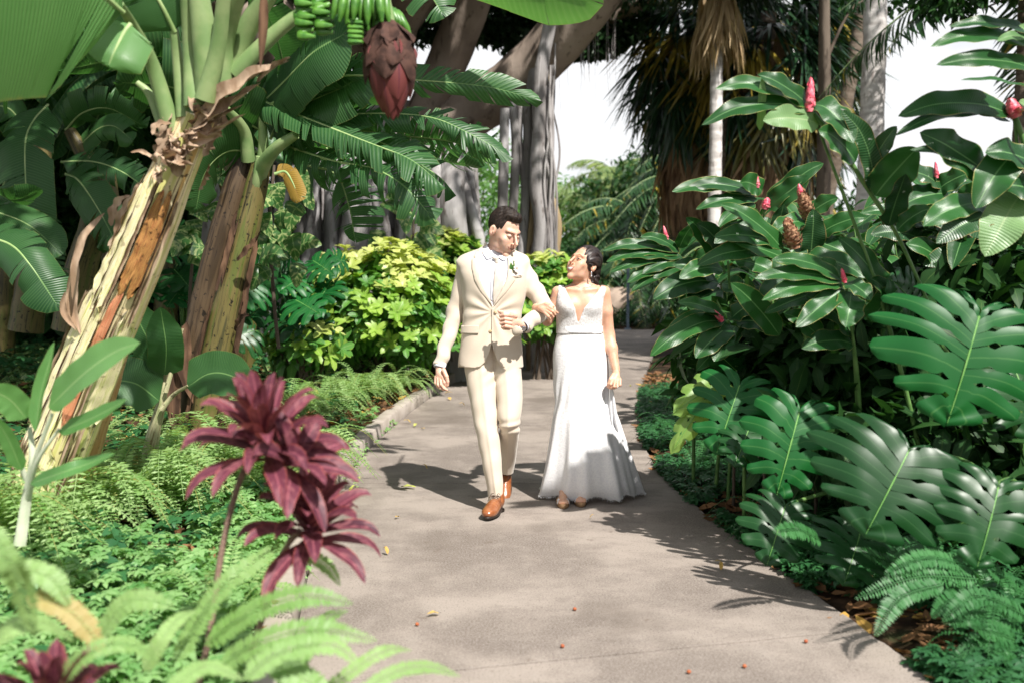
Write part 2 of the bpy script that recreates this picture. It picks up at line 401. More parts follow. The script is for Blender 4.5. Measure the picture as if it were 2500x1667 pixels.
# concrete path: slabs between the joints
m, nt = newmat('path_concrete'); co = nd(nt, 'ShaderNodeTexCoord').outputs['Object']
n1 = noise(nt, 1.1, 5, rough=.6); n2 = noise(nt, 9, 4); n3 = noise(nt, 105, 4, rough=.8); n4 = noise(nt, 2.6, 7, stretch=(1, 1.6, 1), rough=.7)
c = mixn(nt, ramp(nt, n1, .40, .60), (.150, .124, .106), (.285, .243, .210)); c = mixn(nt, ramp(nt, n4, .45, .65, 0, .55), c, (.115, .092, .08))
c = mixn(nt, ramp(nt, n2, .5, .72, 0, .4), c, (.27, .235, .205)); c = mixn(nt, ramp(nt, n3, .42, .62, .0, .62), c, (.34, .30, .265), 'MIX')
c = mixn(nt, ramp(nt, noise(nt, 120, 3), .60, .68, 0, .8), c, (.06, .045, .036)); c = mixn(nt, ramp(nt, noise(nt, .7, 5, rough=.6), .52, .66, 0, .45), c, (.10, .08, .065)); c = mixn(nt, ramp(nt, noise(nt, 6, 6, rough=.75), .62, .68, 0, .6), c, (.12, .09, .07))
finish(nt, c, .88, .3, mth(nt, 'ADD', n3, mth(nt, 'MULTIPLY', n2, .6)), .5, .004)
M_path = m
JN = [((690, 1760), (2480, 1800)), ((700, 1685), (2126, 1549)), ((838, 1178), (1642, 1179)), ((952, 1044), (1558, 1034)), ((1050, 966), (1561, 963)), ((1150, 911), (1583, 892)), ((1240, 868), (1600, 852)), ((1330, 841), (1612, 832)), ((1430, 805), (1632, 805))]
def near(arr, g): return int(np.argmin(np.linalg.norm(arr[:, :2]-g[:2], axis=1)))
mb = MB()
for (a0, b0), (a1, b1) in zip(JN[:-1], JN[1:]):
    ia, ib = near(LG, G(*a0)), near(LG, G(*a1)); ja, jb = near(RG_, G(*b0)), near(RG_, G(*b1)); n = 26
    L = np.stack([np.interp(np.linspace(ia, ib, n), np.arange(160), LG[:, k]) for k in range(3)], 1); R = np.stack([np.interp(np.linspace(ja, jb, n), np.arange(160), RG_[:, k]) for k in range(3)], 1)
    dl = nrm(L[1]-L[0]); L[0] += dl*.005; R[0] += nrm(R[1]-R[0])*.005; L[-1] -= nrm(L[-1]-L[-2])*.005; R[-1] -= nrm(R[-1]-R[-2])*.005
    t = np.linspace(0, 1, 14)[None, :, None]; V = L[:, None]*(1-t)+R[:, None]*t
    V[..., 0] += (.004*np.sin(V[..., 1]*19)+.003*np.sin(V[..., 1]*47))*t[..., 0]
    V = V+np.array([0, 0, .0]); low = V.copy(); low[..., 2] = -.07
    mb.grid(V, None, .5)
    for e, s in ((0, 0), (-1, 0)): mb.grid(np.stack([V[e], low[e]], 0) if e else np.stack([low[e], V[e]], 0), None, .5)
    mb.grid(np.stack([V[:, -1], low[:, -1]], 1)[:, ::-1], None, .5); mb.grid(np.stack([V[:, 0], low[:, 0]], 1), None, .5)
tag(mb.build('path', M_path), kind='structure')
# raised concrete kerb along the left bed
m, nt = newmat('kerb_concrete'); n1 = noise(nt, 4, 5); n2 = noise(nt, 60, 3)
c = mixn(nt, ramp(nt, n1, .35, .65), (.30, .26, .22), (.40, .35, .31)); c = mixn(nt, ramp(nt, noise(nt, 2.3, 5), .5, .7, 0, .6), c, (.2, .17, .14)); finish(nt, c, .9, .25, n2, .4, .004)
M_kerb = m
mb = MB(); L = catmull([G(650, 2100)]+[g for g in LG[0:150]], 260); T = nrm(np.gradient(L, axis=0)); Nn = np.stack([-T[:, 1], T[:, 0], 0*T[:, 0]], 1)
hk = .105+.004*np.sin(np.linspace(0, 40, 260)); prof = [(0, -.06), (.004, .0), (.006, 1), (.016, 1.06), (.115, 1.06), (.128, 1.0), (.13, -.3)]
V = np.stack([L+Nn*(a+.006)+np.stack([0*hk, 0*hk, hk*b if b > 0 else 0*hk+b], 1) for a, b in prof], 1); mb.grid(V[:, ::-1], None, .5)
mb.grid(V[:1].repeat(2, 0)*np.array([1, 1, 1]), None, .5); tag(mb.build('kerb', M_kerb), kind='structure')
# ---------------------------------------------------------------- foliage materials
M_ban = leafmat('banana_leaf', (.013, .060, .019), (.042, .130, .034), vein=(.16, .30, .10), freq=58, slant=.4, latamt=.22, rough=.42, transl=.30, veinw=.03, edge=(.20, .19, .05), edgew=.965)
M_banl = leafmat('young_banana_leaf', (.07, .20, .055), (.13, .30, .09), vein=(.30, .45, .18), freq=46, slant=.4, latamt=.2, rough=.36, transl=.34, veinw=.04, edge=(.30, .26, .08), edgew=.96)
M_rib = simple('leaf_midrib', (.22, .34, .12), (.32, .42, .18), 12, .45)
M_ribd = simple('petiole_green', (.17, .27, .10), (.26, .34, .15), 9, .45, .4, .1)
M_dry = simple('dry_leaf_sheath', (.25, .165, .105), (.46, .34, .245), 22, .85, .2, .5, .01, stretch=(1, 1, .2))
M_dryd = simple('old_brown_sheath', (.045, .025, .016), (.15, .085, .05), 14, .9, .2, .8, .02, stretch=(1, 1, .15))
M_yel = leafmat('dead_yellow_leaf', (.20, .12, .012), (.28, .18, .025), vein=(.25, .14, .03), freq=20, rough=.6, spots=(.10, .05, .01))
def stemmat(name, cols, dark, darkamt=.5, sc=1.):
    m, nt = newmat(name); co = nd(nt, 'ShaderNodeTexCoord'); uv = co.outputs['UV']
    s = nd(nt, 'ShaderNodeMapping', {0: uv, 3: (2.2*sc, 9, 1)}).outputs[0]; n1 = nd(nt, 'ShaderNodeTexNoise', {'Vector': s, 'Scale': 1.6, 'Detail': 4}).outputs[0]
    s2 = nd(nt, 'ShaderNodeMapping', {0: uv, 3: (5*sc, 26, 1)}).outputs[0]; n2 = nd(nt, 'ShaderNodeTexNoise', {'Vector': s2, 'Scale': 1.5, 'Detail': 6, 'Roughness': .7}).outputs[0]
    c = mixn(nt, ramp(nt, n1, .38, .5), cols[0], cols[1]); c = mixn(nt, ramp(nt, n1, .54, .64), c, cols[2])
    c = mixn(nt, mth(nt, 'MULTIPLY', ramp(nt, n2, .55, .63), darkamt), c, dark); c = mixn(nt, mth(nt, 'MULTIPLY', ramp(nt, noise(nt, 30, 5), .6, .68), darkamt), c, (dark[0]*.4, dark[1]*.4, dark[2]*.4))
    finish(nt, c, .5, .4, n2, .25, .01); return m
M_stemA = stemmat('banana_stem_bright', ((.58, .56, .20), (.80, .68, .42), (.66, .42, .16)), (.10, .045, .015), .85, .7)
M_stemB = stemmat('banana_stem_mossy', ((.085, .10, .02), (.13, .105, .035), (.055, .05, .02)), (.012, .008, .005), .95)
M_stemC = stemmat('banana_stem_brown', ((.045, .028, .015), (.085, .055, .03), (.03, .018, .01)), (.012, .007, .004), .9)
M_red = stemmat('red_sheath', ((.58, .17, .09), (.62, .28, .15), (.42, .13, .06)), (.22, .08, .04), .6, 1.5)
M_org = stemmat('rust_sheath', ((.34, .13, .045), (.48, .24, .08), (.22, .09, .035)), (.06, .025, .012), .8, 1.6)
M_ylw = stemmat('yellow_sheath', ((.62, .60, .26), (.80, .70, .46), (.52, .54, .18)), (.25, .14, .05), .5)
def sheath(mb, path, rad, u0, u1, a0, a1, off, n=26, lift=.0):
    c = catmull(path, 60); T, S, N = frames(c, (0, -1, .3)); u = np.linspace(u0, u1, n); ix = u*59; i = np.minimum(ix.astype(int), 58); f = (ix-i)[:, None]
    C = c[i]*(1-f)+c[i+1]*f; R = np.interp(u, np.linspace(0, 1, len(rad)), rad); v = np.linspace(0, 1, 9); q = np.linspace(0, 1, n)
    w = np.clip(q/.03+.5, 0, 1)**.6*np.clip((1-q)/.04+.4, 0, 1)**.6*(.92+.05*np.sin(q*11+u0*40)+.03*np.sin(q*31+a0*9)); mid = (a0+a1)/2; A = mid+(v[None]-.5)*(a1-a0)*w[:, None]
    rr = R[:, None]+off+lift*np.abs(2*v[None]-1)**3+.003*np.sin(q*30)[:, None]*v[None]
    U2 = np.clip(u[:, None]+(RNG.normal(size=9)*min(.018, (u1-u0)*.12))[None]*(2*q[:, None]-1), 0, 1)*59; i2 = np.minimum(U2.astype(int), 58); f2 = (U2-i2)[..., None]; C = c[i2]*(1-f2)+c[i2+1]*f2; V = C+(S[i2]*np.cos(A)[..., None]+N[i2]*np.sin(A)[..., None])*rr[..., None]; mb.grid(V[:, ::-1], None, None)
def Dl(L, extra=None): return [D(*p) for p in L]

# ---- 1: the leaning banana plant in front, with its fruit bunch and purple bud
bp = thing('banana_plant', 'leaning banana plant in front with a peeling yellow and red stem and a purple bud', 'banana plant', (D(90, 1200, 4.7)[0], 4.7, .25))
TP = Dl([(20, 1330, 4.75), (80, 1170, 4.72), (205, 850, 4.58), (310, 610, 4.45), (392, 410, 4.36), (455, 262, 4.3)]); TR_ = [.175, .155, .135, .120, .104, .075]
mb = MB(); tube(mb, TP, TR_, 28, 60, .5, .035); trunk1 = mb.build('stem', M_stemA, bp)
mb = MB(); tube(mb, Dl([(135, 1215, 4.9), (170, 1080, 4.85), (235, 880, 4.72), (300, 700, 4.62)]), [.105, .095, .08, .05], 18, 40, .4, .05); mb.build('side_stem', stemmat('banana_stem_pink', ((.40, .19, .08), (.48, .30, .16), (.34, .15, .08)), (.09, .05, .02), .5), trunk1)
# facing side of the stem is angle ~ +90 deg in the (S, N) frame, N towards the camera
mb = MB(); sheath(mb, TP, TR_, .36, .668, 1.08, 1.40, .012); mb.build('red_sheath', M_red, trunk1)
mb = MB(); sheath(mb, TP, TR_, .655, .86, .70, 1.42, .014); mb.build('rust_sheath', M_org, trunk1)
mb = MB()
for u0, u1, a, w in ((.64, .87, .70, .07), (.65, .86, 1.42, .05), (.36, .67, 1.07, .035), (.36, .67, 1.42, .03), (.1, .5, 2.0, .04), (.3, .62, 1.75, .02), (.05, .33, 1.5, .04), (.62, .8, 1.95, .03), (.1, .34, .8, .05)): sheath(mb, TP, TR_, u0, u1, a-w/2, a+w/2, .017, lift=.004)
mb.build('sheath_edge', M_dryd, trunk1)
mb = MB(); sheath(mb, TP, TR_, .30, .62, 1.42, 2.5, .008, lift=.008); sheath(mb, TP, TR_, .62, .86, 1.55, 2.5, .010, lift=.006); sheath(mb, TP, TR_, .03, .33, 1.0, 2.0, .01, lift=.01); sheath(mb, TP, TR_, .38, .60, .1, 1.0, .007, lift=.01)
mb.build('yellow_sheath', M_ylw, trunk1)
mb = MB()
for u0, u1, a, w, o in ((.62, .87, 1.47, .10, .022), (.3, .6, .95, .09, .020), (.60, .85, .62, .14, .024), (.05, .3, 2.15, .16, .016), (.35, .6, 2.6, .12, .015), (.1, .4, .7, .12, .018), (.70, .86, 2.45, .3, .012)):
    sheath(mb, TP, TR_, u0, u1, a-w/2, a+w/2, o, lift=.012)
def curl(mb, pts, w, n0=(0, -1, .3), **k): ribbon(mb, Dl(pts), w, n0, 'lance', 18, 5, k.get('fold', .5), k.get('wave', .35), 3, k.get('curl', .3), None, 0, k.get('tw', .8))
curl(mb, [(455, 290, 4.2), (500, 235, 4.15), (580, 180, 4.1), (665, 140, 4.05)], .075); curl(mb, [(440, 300, 4.2), (520, 250, 4.15), (600, 190, 4.1)], .06); curl(mb, [(590, 190, 4.1), (640, 150, 4.05), (668, 132, 4.03)], .04, tw=2)
curl(mb, [(420, 330, 4.25), (500, 300, 4.2), (565, 262, 4.15)], .04, tw=1.5); curl(mb, [(425, 320, 4.25), (500, 275, 4.2), (560, 240, 4.15)], .03); curl(mb, [(395, 370, 4.25), (450, 330, 4.2), (510, 310, 4.2)], .035, tw=-1)
curl(mb, [(240, 490, 4.35), (195, 540, 4.33), (172, 610, 4.33), (166, 690, 4.35)], .035, tw=.4, curl=.1, fold=.2); curl(mb, [(150, 670, 4.4), (148, 720, 4.4), (175, 760, 4.4)], .03); curl(mb, [(180, 600, 4.4), (165, 700, 4.42), (185, 770, 4.42)], .05)
curl(mb, [(255, 520, 4.35), (275, 470, 4.35), (300, 450, 4.33)], .05); curl(mb, [(265, 540, 4.35), (285, 490, 4.33), (320, 430, 4.33)], .04); curl(mb, [(350, 310, 4.2), (365, 290, 4.2), (395, 285, 4.2)], .035); curl(mb, [(300, 350, 4.3), (330, 352, 4.3), (375, 385, 4.28)], .02)
for k in range(24):
    t = RNG.random(); b = np.array(D(375+95*t+RNG.normal()*14, 385-120*t+RNG.normal()*12, 4.24-.05*RNG.random())); d = np.array([RNG.normal()*.5+.35, -.25*RNG.random(), RNG.normal()*.35+.25]); L_ = .05+.10*RNG.random()
    ribbon(mb, [b, b+d*L_*.6+(0, -.03, 0), b+d*L_], .03+.03*RNG.random(), (RNG.normal()*.4, -1, .3), 'lance', 9, 4, .4, .5, 3, .4, None, 0, RNG.normal()*1.5)
for k in range(16):      # papery collar round the neck of the stem
    a = k/16*6.28; t = RNG.random(); c0 = TP[4]*(1-t)+TP[5]*t; r_ = .125*(1-t)+.09*t; d = np.array([math.cos(a), math.sin(a), 0]); b = c0+d*r_*.9; ribbon(mb, [b-(0, 0, .05), b+d*.018, b+d*.02+(.03, 0, .07)], .06, d, 'lance', 9, 4, .3, .5, 3, .3)
mb.build('dry_sheath', M_dry, trunk1)
for pts, r0, r1 in (([(395, 300, 4.28), (350, 150, 4.2), (305, 60, 4.05), (275, 10, 3.9)], .032, .016), ([(425, 270, 4.26), (410, 150, 4.25), (398, 60, 4.2)], .03, .016), ([(450, 245, 4.2), (440, 110, 4.2), (425, -60, 4.1)], .040, .026), ([(485, 225, 4.2), (470, 90, 4.15), (450, -60, 4.1)], .055, .036),
                    ([(505, 200, 4.2), (515, 90, 4.15), (560, -60, 4.0)], .045, .03), ([(520, 190, 4.25), (560, 80, 4.2), (640, -50, 4.1)], .05, .035), ([(540, 170, 4.2), (640, 70, 4.15), (760, -20, 4.1)], .032, .022), ([(380, 300, 4.3), (345, 220, 4.3), (315, 190, 4.3)], .024, .012), ([(470, 230, 4.15), (500, 110, 4.1), (520, -60, 4.0)], .035, .025)):
    mb = MB(); tube(mb, Dl(pts), [r0*1.25, r0, (r0+r1)/2, r1], 12, 24, None, .03, .8); mb.build('petiole', M_ribd, bp)
def bleaf(parent, pts, w, n0=(0, -1, .5), mat=None, name='leaf', **k):
    m, r = MB(), MB(); banana_leaf(m, r, Dl(pts), w, n0, **k); o = m.build(name, mat or M_ban, parent); r.build('midrib', M_rib, o); return o
bleaf(bp, [(285, 30, 3.9), (200, -35, 3.7), (60, -60, 3.4), (-140, -50, 3.1)], .86, (.25, -1, .12), M_banl, tatter=.12, strips=5, fold=0, droop=.12)
bleaf(bp, [(300, 55, 3.95), (285, 75, 3.93), (262, 120, 3.9), (250, 150, 3.9)], .24, (.2, -1, .3), M_banl, tatter=.3, strips=4)
bleaf(bp, [(402, 75, 4.2), (375, 20, 4.15), (330, -60, 4.1), (280, -160, 4.0)], .5, (0, -1, .2), tatter=.3, strips=8, fold=.05)
bleaf(bp, [(700, -150, 6.1), (860, -150, 6.0), (1080, -95, 5.9), (1350, -2, 5.8)], .50, (0, -1, -.9), M_banl, tatter=.55, strips=10, droop=.15)
bleaf(bp, [(780, -110, 6.1), (880, -120, 6.0), (950, -70, 6.0), (1015, 30, 5.9)], .34, (0, -1, .4), tatter=.5, strips=8)
mb = MB(); ribbon(mb, Dl([(606, -30, 3.8), (604, 60, 3.8), (598, 158, 3.8)]), .035, (.3, -1, 0), 'lance', 14, 5, .6, .3, 3, .3); mb.build('dry_strip', M_dryd, bp)
# bunch and bud
pd = Dl([(560, -60, 4.1), (700, -120, 4.0), (850, -70, 3.92), (893, 40, 3.9), (897, 90, 3.9)])
mb = MB(); tube(mb, pd, [.03, .028, .024, .02], 10, 30, .5); stalk = mb.build('fruit_stalk', M_ribd, bp)
M_fruit = simple('green_banana_skin', (.04, .14, .015), (.09, .23, .03), 30, .4, .5, .05)
mb = MB()
def finger(b, d0, d1, L_, r_=.017):
    b = np.array(b); p1 = b+nrm(np.array(d0))*L_*.5; p2 = p1+nrm(np.array(d1))*L_*.5; tube(mb, [b, p1, p2], [.010, r_, r_, r_*.9, .006], 7, 10, None)
for cx, cy, n in ((735, -25, 5), (775, -5, 5), (735, 20, 4)):
    for i in range(n): finger(D(cx-20+i*3, cy+i*15, 3.92-.02*(i % 2)), (-.9, -.25, -.5), (.95, -.3, -.15), .13)
for i in range(9): finger(D(775+i*14, -35+5*(i % 3), 3.9-.03*(i % 2)), (.05, -.5, -1), (-.25+.05*i, -.05, -1), .15)
for i in range(7): finger(D(800+i*13, 15+6*(i % 3), 3.95-.03*(i % 2)), (.1, -.5, -1), (.2, .0, -.9), .12)
for i in range(5): finger(D(835, 45+i*11, 3.88), (-.9, -.4, -.3), (.8, -.3, -.1), .11, .014)
for i in range(5): finger(D(880+i*8, 10+4*i, 3.96), (.5, -.4, -1), (.5, .1, -.8), .11)
mb.build('banana_bunch', M_fruit, stalk)
M_bract = leafmat('bract_purple', (.13, .032, .032), (.24, .065, .055), vein=(.10, .02, .03), freq=0, rough=.5, transl=.12)
M_bractd = simple('bract_brown', (.035, .018, .014), (.08, .04, .03), 25, .8, .2, .5)
bt_, bb = D(892, 65, 3.9), D(903, 282, 3.9); bud = None
for lay, (mat, n, s, u0, u1) in enumerate(((M_bract, 4, .8, .2, 1.0), (M_bract, 5, .98, .08, .93), (M_bract, 5, 1.08, .02, .80), (M_bractd, 5, 1.15, -.05, .62), (M_bractd, 6, 1.22, -.1, .46))):
    mb = MB()
    for k in range(n):
        a = k/n*6.283+lay*.7; u = np.linspace(u0, u1*(1-.06*RNG.random()), 8); rr = .088*s*np.sin(np.pi*np.clip(u*.86+.12, 0, 1))**.75+(.012 if lay > 2 else 0)*u
        c = bt_+(bb-bt_)*u[:, None]+np.stack([np.cos(a)*rr, np.sin(a)*rr, 0*rr], 1); ribbon(mb, c, .19*s*(1 if lay < 3 else .9), (math.cos(a), math.sin(a), .0), 'ovate', 14, 7, -.15, .05, 2, -.35)
    o = mb.build('bract', mat, bud or bp)
    if bud is None: o.name = 'blossom_bud'; bud = o
# ---- 2: young sucker in front of it
sk_ = thing('banana_sucker', 'small pale green banana shoot in front of the yellow stem', 'banana shoot', D(60, 1190, 3.5)); mb = MB()
tube(mb, Dl([(45, 1250, 3.5), (60, 1150, 3.5), (75, 1060, 3.45), (68, 980, 3.45)]), [.022, .018, .015, .008], 8, 20, .5, .06); tube(mb, Dl([(65, 1120, 3.48), (90, 1030, 3.4), (120, 950, 3.35)]), [.012, .009, .006], 7, 14, .5); tube(mb, Dl([(62, 1150, 3.5), (85, 1060, 3.4), (135, 985, 3.35)]), [.012, .008, .005], 7, 14, .5); tube(mb, Dl([(60, 1100, 3.5), (35, 1030, 3.45), (0, 960, 3.4)]), [.01, .007, .005], 7, 14, .5)
mb.build('stem', simple('pale_shoot', (.45, .50, .36), (.55, .58, .45), 12, .5), sk_)
def rleaf(parent, pts, w, n0=(0, -1, .6), mat=None, prof='ginger', name='leaf', **k):
    m = MB(); ribbon(m, Dl(pts), w, n0, prof, k.pop('nseg', 20), 7, k.pop('fold', .16), k.pop('wave', .05), 4, k.pop('curl', 0), None, 0, k.pop('twist', 0)); return m.build(name, mat or M_banl, parent)
rleaf(sk_, [(112, 935, 3.35), (190, 860, 3.25), (260, 810, 3.2), (322, 787, 3.15)], .125); rleaf(sk_, [(135, 990, 3.35), (200, 965, 3.25), (250, 940, 3.2), (292, 916, 3.15)], .062); rleaf(sk_, [(70, 1110, 3.4), (140, 1085, 3.3), (200, 1065, 3.3), (265, 1040, 3.25)], .055)
rleaf(sk_, [(82, 990, 3.4), (95, 900, 3.4), (112, 840, 3.4), (125, 785, 3.4)], .045, fold=.9); rleaf(sk_, [(60, 960, 3.4), (20, 915, 3.35), (-40, 890, 3.3)], .10); rleaf(sk_, [(50, 1080, 3.4), (20, 1010, 3.35), (-15, 950, 3.3)], .06)
# ---- 3: young shoot behind, with broad dark leaves
s2 = thing('banana_sucker', 'young banana shoot with broad dark leaves and peeling base between the two stems', 'banana shoot', D(360, 1010, 5.6)); mb = MB()
tube(mb, Dl([(335, 1110, 5.6), (350, 1010, 5.6), (372, 920, 5.55), (380, 860, 5.55)]), [.05, .045, .032, .015], 9, 20, .5, .12); tube(mb, Dl([(380, 900, 5.5), (400, 830, 5.5), (420, 755, 5.5)]), [.014, .012, .006], 7, 12, .5); tube(mb, Dl([(370, 940, 5.5), (400, 905, 5.5), (432, 885, 5.45)]), [.016, .012, .008], 7, 12, .5); mb.build('stem', stemmat('shoot_stem', ((.30, .33, .16), (.42, .40, .24), (.22, .17, .08)), (.1, .06, .03), .7), s2)
rleaf(s2, [(375, 860, 5.5), (345, 790, 5.45), (310, 720, 5.4), (292, 672, 5.35)], .20, mat=M_ban); rleaf(s2, [(378, 860, 5.5), (382, 800, 5.4), (374, 740, 5.35), (368, 705, 5.3)], .19, (.3, -1, .2), mat=M_ban); rleaf(s2, [(365, 920, 5.5), (310, 880, 5.4), (250, 880, 5.35), (205, 935, 5.3)], .27, (.1, -.8, .6), mat=M_ban)
rleaf(s2, [(430, 888, 5.45), (480, 858, 5.4), (530, 862, 5.35), (590, 900, 5.3)], .24, (0, -1, .5), mat=M_ban)
# ---- 4: the pair of banana stems and their big leaves
b2 = thing('banana_plant', 'banana plant of two stems, one brown and one mossy green, with wide torn leaves', 'banana plant', (D(470, 1000, 7.2)[0], 7.2, .3))
mb = MB(); tube(mb, Dl([(425, 1060, 7.2), (438, 900, 7.1), (480, 680, 7.05), (530, 480, 7.0), (565, 355, 7.0)]), [.14, .125, .115, .105, .085], 20, 50, .5, .05); mb.build('stem', M_stemC, b2)
mb = MB(); tube(mb, Dl([(470, 1050, 7.0), (490, 880, 6.95), (530, 680, 6.9), (572, 500, 6.9), (600, 380, 6.9)]), [.14, .12, .105, .092, .07], 20, 50, .5, .05); st2 = mb.build('stem', M_stemB, b2)
mb = MB(); P2 = Dl([(470, 1050, 7.0), (490, 880, 6.95), (530, 680, 6.9), (572, 500, 6.9), (600, 380, 6.9)]); R2 = [.14, .12, .105, .092, .07]
for u0, u1, a0, a1 in ((.05, .3, .4, .9), (.35, .55, .1, .6), (.1, .5, 2.3, 2.8), (.5, .75, .2, .7), (.6, .8, 1.8, 2.3)): sheath(mb, P2, R2, u0, u1, a0, a1, .01, lift=.02)
curl(mb, [(545, 600, 6.7), (585, 560, 6.65), (600, 530, 6.6)], .05); curl(mb, [(540, 760, 6.8), (560, 730, 6.7), (575, 725, 6.65)], .05); curl(mb, [(400, 800, 6.9), (395, 900, 6.9), (400, 1000, 6.9)], .12); curl(mb, [(430, 740, 6.95), (420, 830, 6.9), (445, 930, 6.9)], .12)
mb.build('dry_sheath', M_dryd, st2)
mb = MB()
for pts, r0 in (([(600, 390, 6.9), (605, 330, 6.85), (600, 250, 6.8)], .035), ([(582, 470, 7.0), (598, 395, 6.85), (630, 345, 6.7), (680, 310, 6.6)], .05), ([(570, 370, 6.9), (560, 300, 6.8), (520, 250, 6.6)], .04), ([(575, 480, 6.98), (590, 420, 6.85), (595, 360, 6.8)], .04)): tube(mb, Dl(pts), [r0*1.2, r0, r0*.6], 9, 18, None, .03)
mb.build('petiole', M_ribd, b2)
LV = [([(600, 250, 6.8), (760, 178, 6.5), (960, 185, 6.3), (1120, 200, 6.3), (1218, 226, 6.3)], .21, (0, -1, .15), .75, 20),
      ([(630, 280, 6.8), (820, 262, 6.6), (980, 268, 6.4), (1080, 308, 6.3), (1158, 352, 6.3)], .27, (0, -.8, .7), .95, 26),
      ([(560, 215, 6.9), (700, 270, 6.6), (840, 325, 6.4), (940, 365, 6.3), (1010, 420, 6.2)], .34, (.1, -.9, .7), .9, 26),
      ([(640, 330, 6.9), (760, 368, 6.6), (860, 388, 6.4), (930, 430, 6.3), (985, 492, 6.3)], .38, (0, -1, .45), .95, 28),
      ([(620, 300, 7), (700, 240, 6.7), (790, 200, 6.5), (850, 160, 6.4)], .45, (0, -1, .4), .5, 12), ([(600, 240, 6.9), (660, 180, 6.6), (720, 120, 6.4), (790, 80, 6.3)], .50, (.2, -1, .3), .4, 10),
      ([(760, 290, 6.9), (900, 310, 6.7), (1030, 325, 6.6), (1140, 365, 6.5)], .40, (0, -1, -.9), 1., 40),
      ([(700, 380, 7.3), (770, 400, 7.2), (800, 470, 7.1), (815, 550, 7.1)], .55, (-.3, -1, .1), 1., 30), ([(660, 330, 7.2), (800, 350, 7.1), (960, 360, 7), (1100, 385, 6.9)], .45, (0, -.4, -1), 1., 26),
      ([(600, 300, 6.9), (500, 250, 6.7), (390, 200, 6.5), (280, 190, 6.4)], .6, (0, -.6, -.8), .6, 16), ([(590, 350, 7), (520, 350, 6.8), (470, 400, 6.7), (450, 480, 6.7)], .5, (-.2, -.8, -.3), .6, 14),
      ([(620, 320, 7), (660, 220, 6.8), (640, 100, 6.6), (600, 0, 6.4)], .5, (-.4, -1, .1), .5, 12), ([(650, 310, 6.9), (760, 290, 6.6), (880, 330, 6.5), (1000, 400, 6.5), (1040, 440, 6.6)], .30, (0, -.7, .3), .9, 20),
      ([(640, 310, 6.9), (720, 260, 6.8), (800, 230, 6.7), (880, 200, 6.6)], .4, (0, -.5, -.9), .5, 12), ([(600, 260, 6.9), (480, 160, 6.7), (330, 130, 6.4), (150, 160, 6.2)], .6, (0, -.7, -.5), 1., 30)]
for pts, w, n0, ta, ns in LV: bleaf(b2, pts, w, n0, tatter=ta, strips=ns, droop=.45 if ta > .6 else .3)
o = bleaf(b2, [(630, 400, 6.6), (655, 395, 6.6), (672, 420, 6.55), (688, 460, 6.5)], .13, (.2, -1, .2), M_yel, name='dead_leaf', tatter=.6, strips=6); o['label'] = 'withered yellow leaf'
# ---- 5: banana clump at the far left
b3 = thing('banana_plant', 'banana plant at the left edge with broad sunlit leaves before the dark trees', 'banana plant', (D(170, 760, 8.6)[0], 8.6, .5))
mb = MB(); tube(mb, Dl([(160, 760, 8.6), (185, 620, 8.6), (215, 520, 8.6), (225, 420, 8.6), (160, 300, 8.6)]), [.15, .13, .12, .1, .05], 16, 30, .5, .05); tube(mb, Dl([(60, 760, 8.9), (75, 640, 8.9), (90, 500, 8.9), (100, 300, 8.9)]), [.15, .13, .11, .06], 14, 30, .5, .05); tube(mb, Dl([(240, 770, 9.2), (255, 700, 9.2), (262, 600, 9.2), (250, 380, 9.2)]), [.13, .12, .1, .05], 14, 30, .5, .05); mb.build('stem', M_stemB, b3)
for pts, w, n0, ta, ns, mt in (([(110, 240, 8.4), (75, 280, 8.2), (58, 330, 8.0), (60, 440, 7.9), (68, 545, 7.9)], .42, (.1, -1, .3), .35, 16, M_ban), ([(-90, 470, 7.6), (0, 490, 7.5), (70, 520, 7.4), (132, 575, 7.4)], .34, (.1, -.8, .8), .3, 10, M_ban),
        ([(150, 400, 8.4), (180, 415, 8.2), (225, 480, 8.1), (270, 565, 8.0)], .36, (-.1, -1, .35), .45, 14, M_ban), ([(140, 372, 8.5), (215, 372, 8.3), (280, 395, 8.2), (345, 440, 8.1)], .28, (0, -1, .4), .6, 20, M_ban), ([(100, 480, 8.3), (105, 540, 8.2), (115, 600, 8.1), (135, 668, 8.0)], .26, (.2, -1, .2), .6, 18, M_ban),
        ([(-60, 540, 6.6), (20, 560, 6.5), (70, 610, 6.4), (130, 700, 6.4)], .34, (.2, -.8, .5), .3, 10, M_ban), ([(-100, 440, 6.8), (-20, 440, 6.7), (30, 460, 6.6), (85, 440, 6.6)], .22, (0, -.5, -.9), .4, 8, M_ban), ([(170, 350, 8.6), (220, 300, 8.5), (260, 290, 8.4), (300, 320, 8.3)], .25, (0, -.8, .5), .5, 10, M_ban),
        ([(60, 300, 8.6), (20, 250, 8.4), (-30, 250, 8.3), (-80, 300, 8.2)], .4, (0, -.7, .5), .5, 10, M_ban), ([(330, 145, 6.6), (200, 120, 6.4), (80, 150, 6.2), (-60, 230, 6.0)], .55, (0, -.6, -.7), 1., 26, M_ban), ([(200, 560, 8.6), (240, 540, 8.5), (285, 580, 8.4), (300, 650, 8.4)], .3, (0, -1, .3), .5, 12, M_ban),
        ([(40, 380, 9.2), (10, 420, 9.1), (-20, 500, 9), (-30, 600, 9)], .5, (.1, -1, .2), .6, 12, M_ban), ([(150, 300, 9.2), (190, 260, 9), (250, 250, 9), (330, 290, 9)], .4, (0, -.5, -.5), .8, 16, M_ban)):
    bleaf(b3, pts, w, n0, mt, tatter=ta, strips=ns)
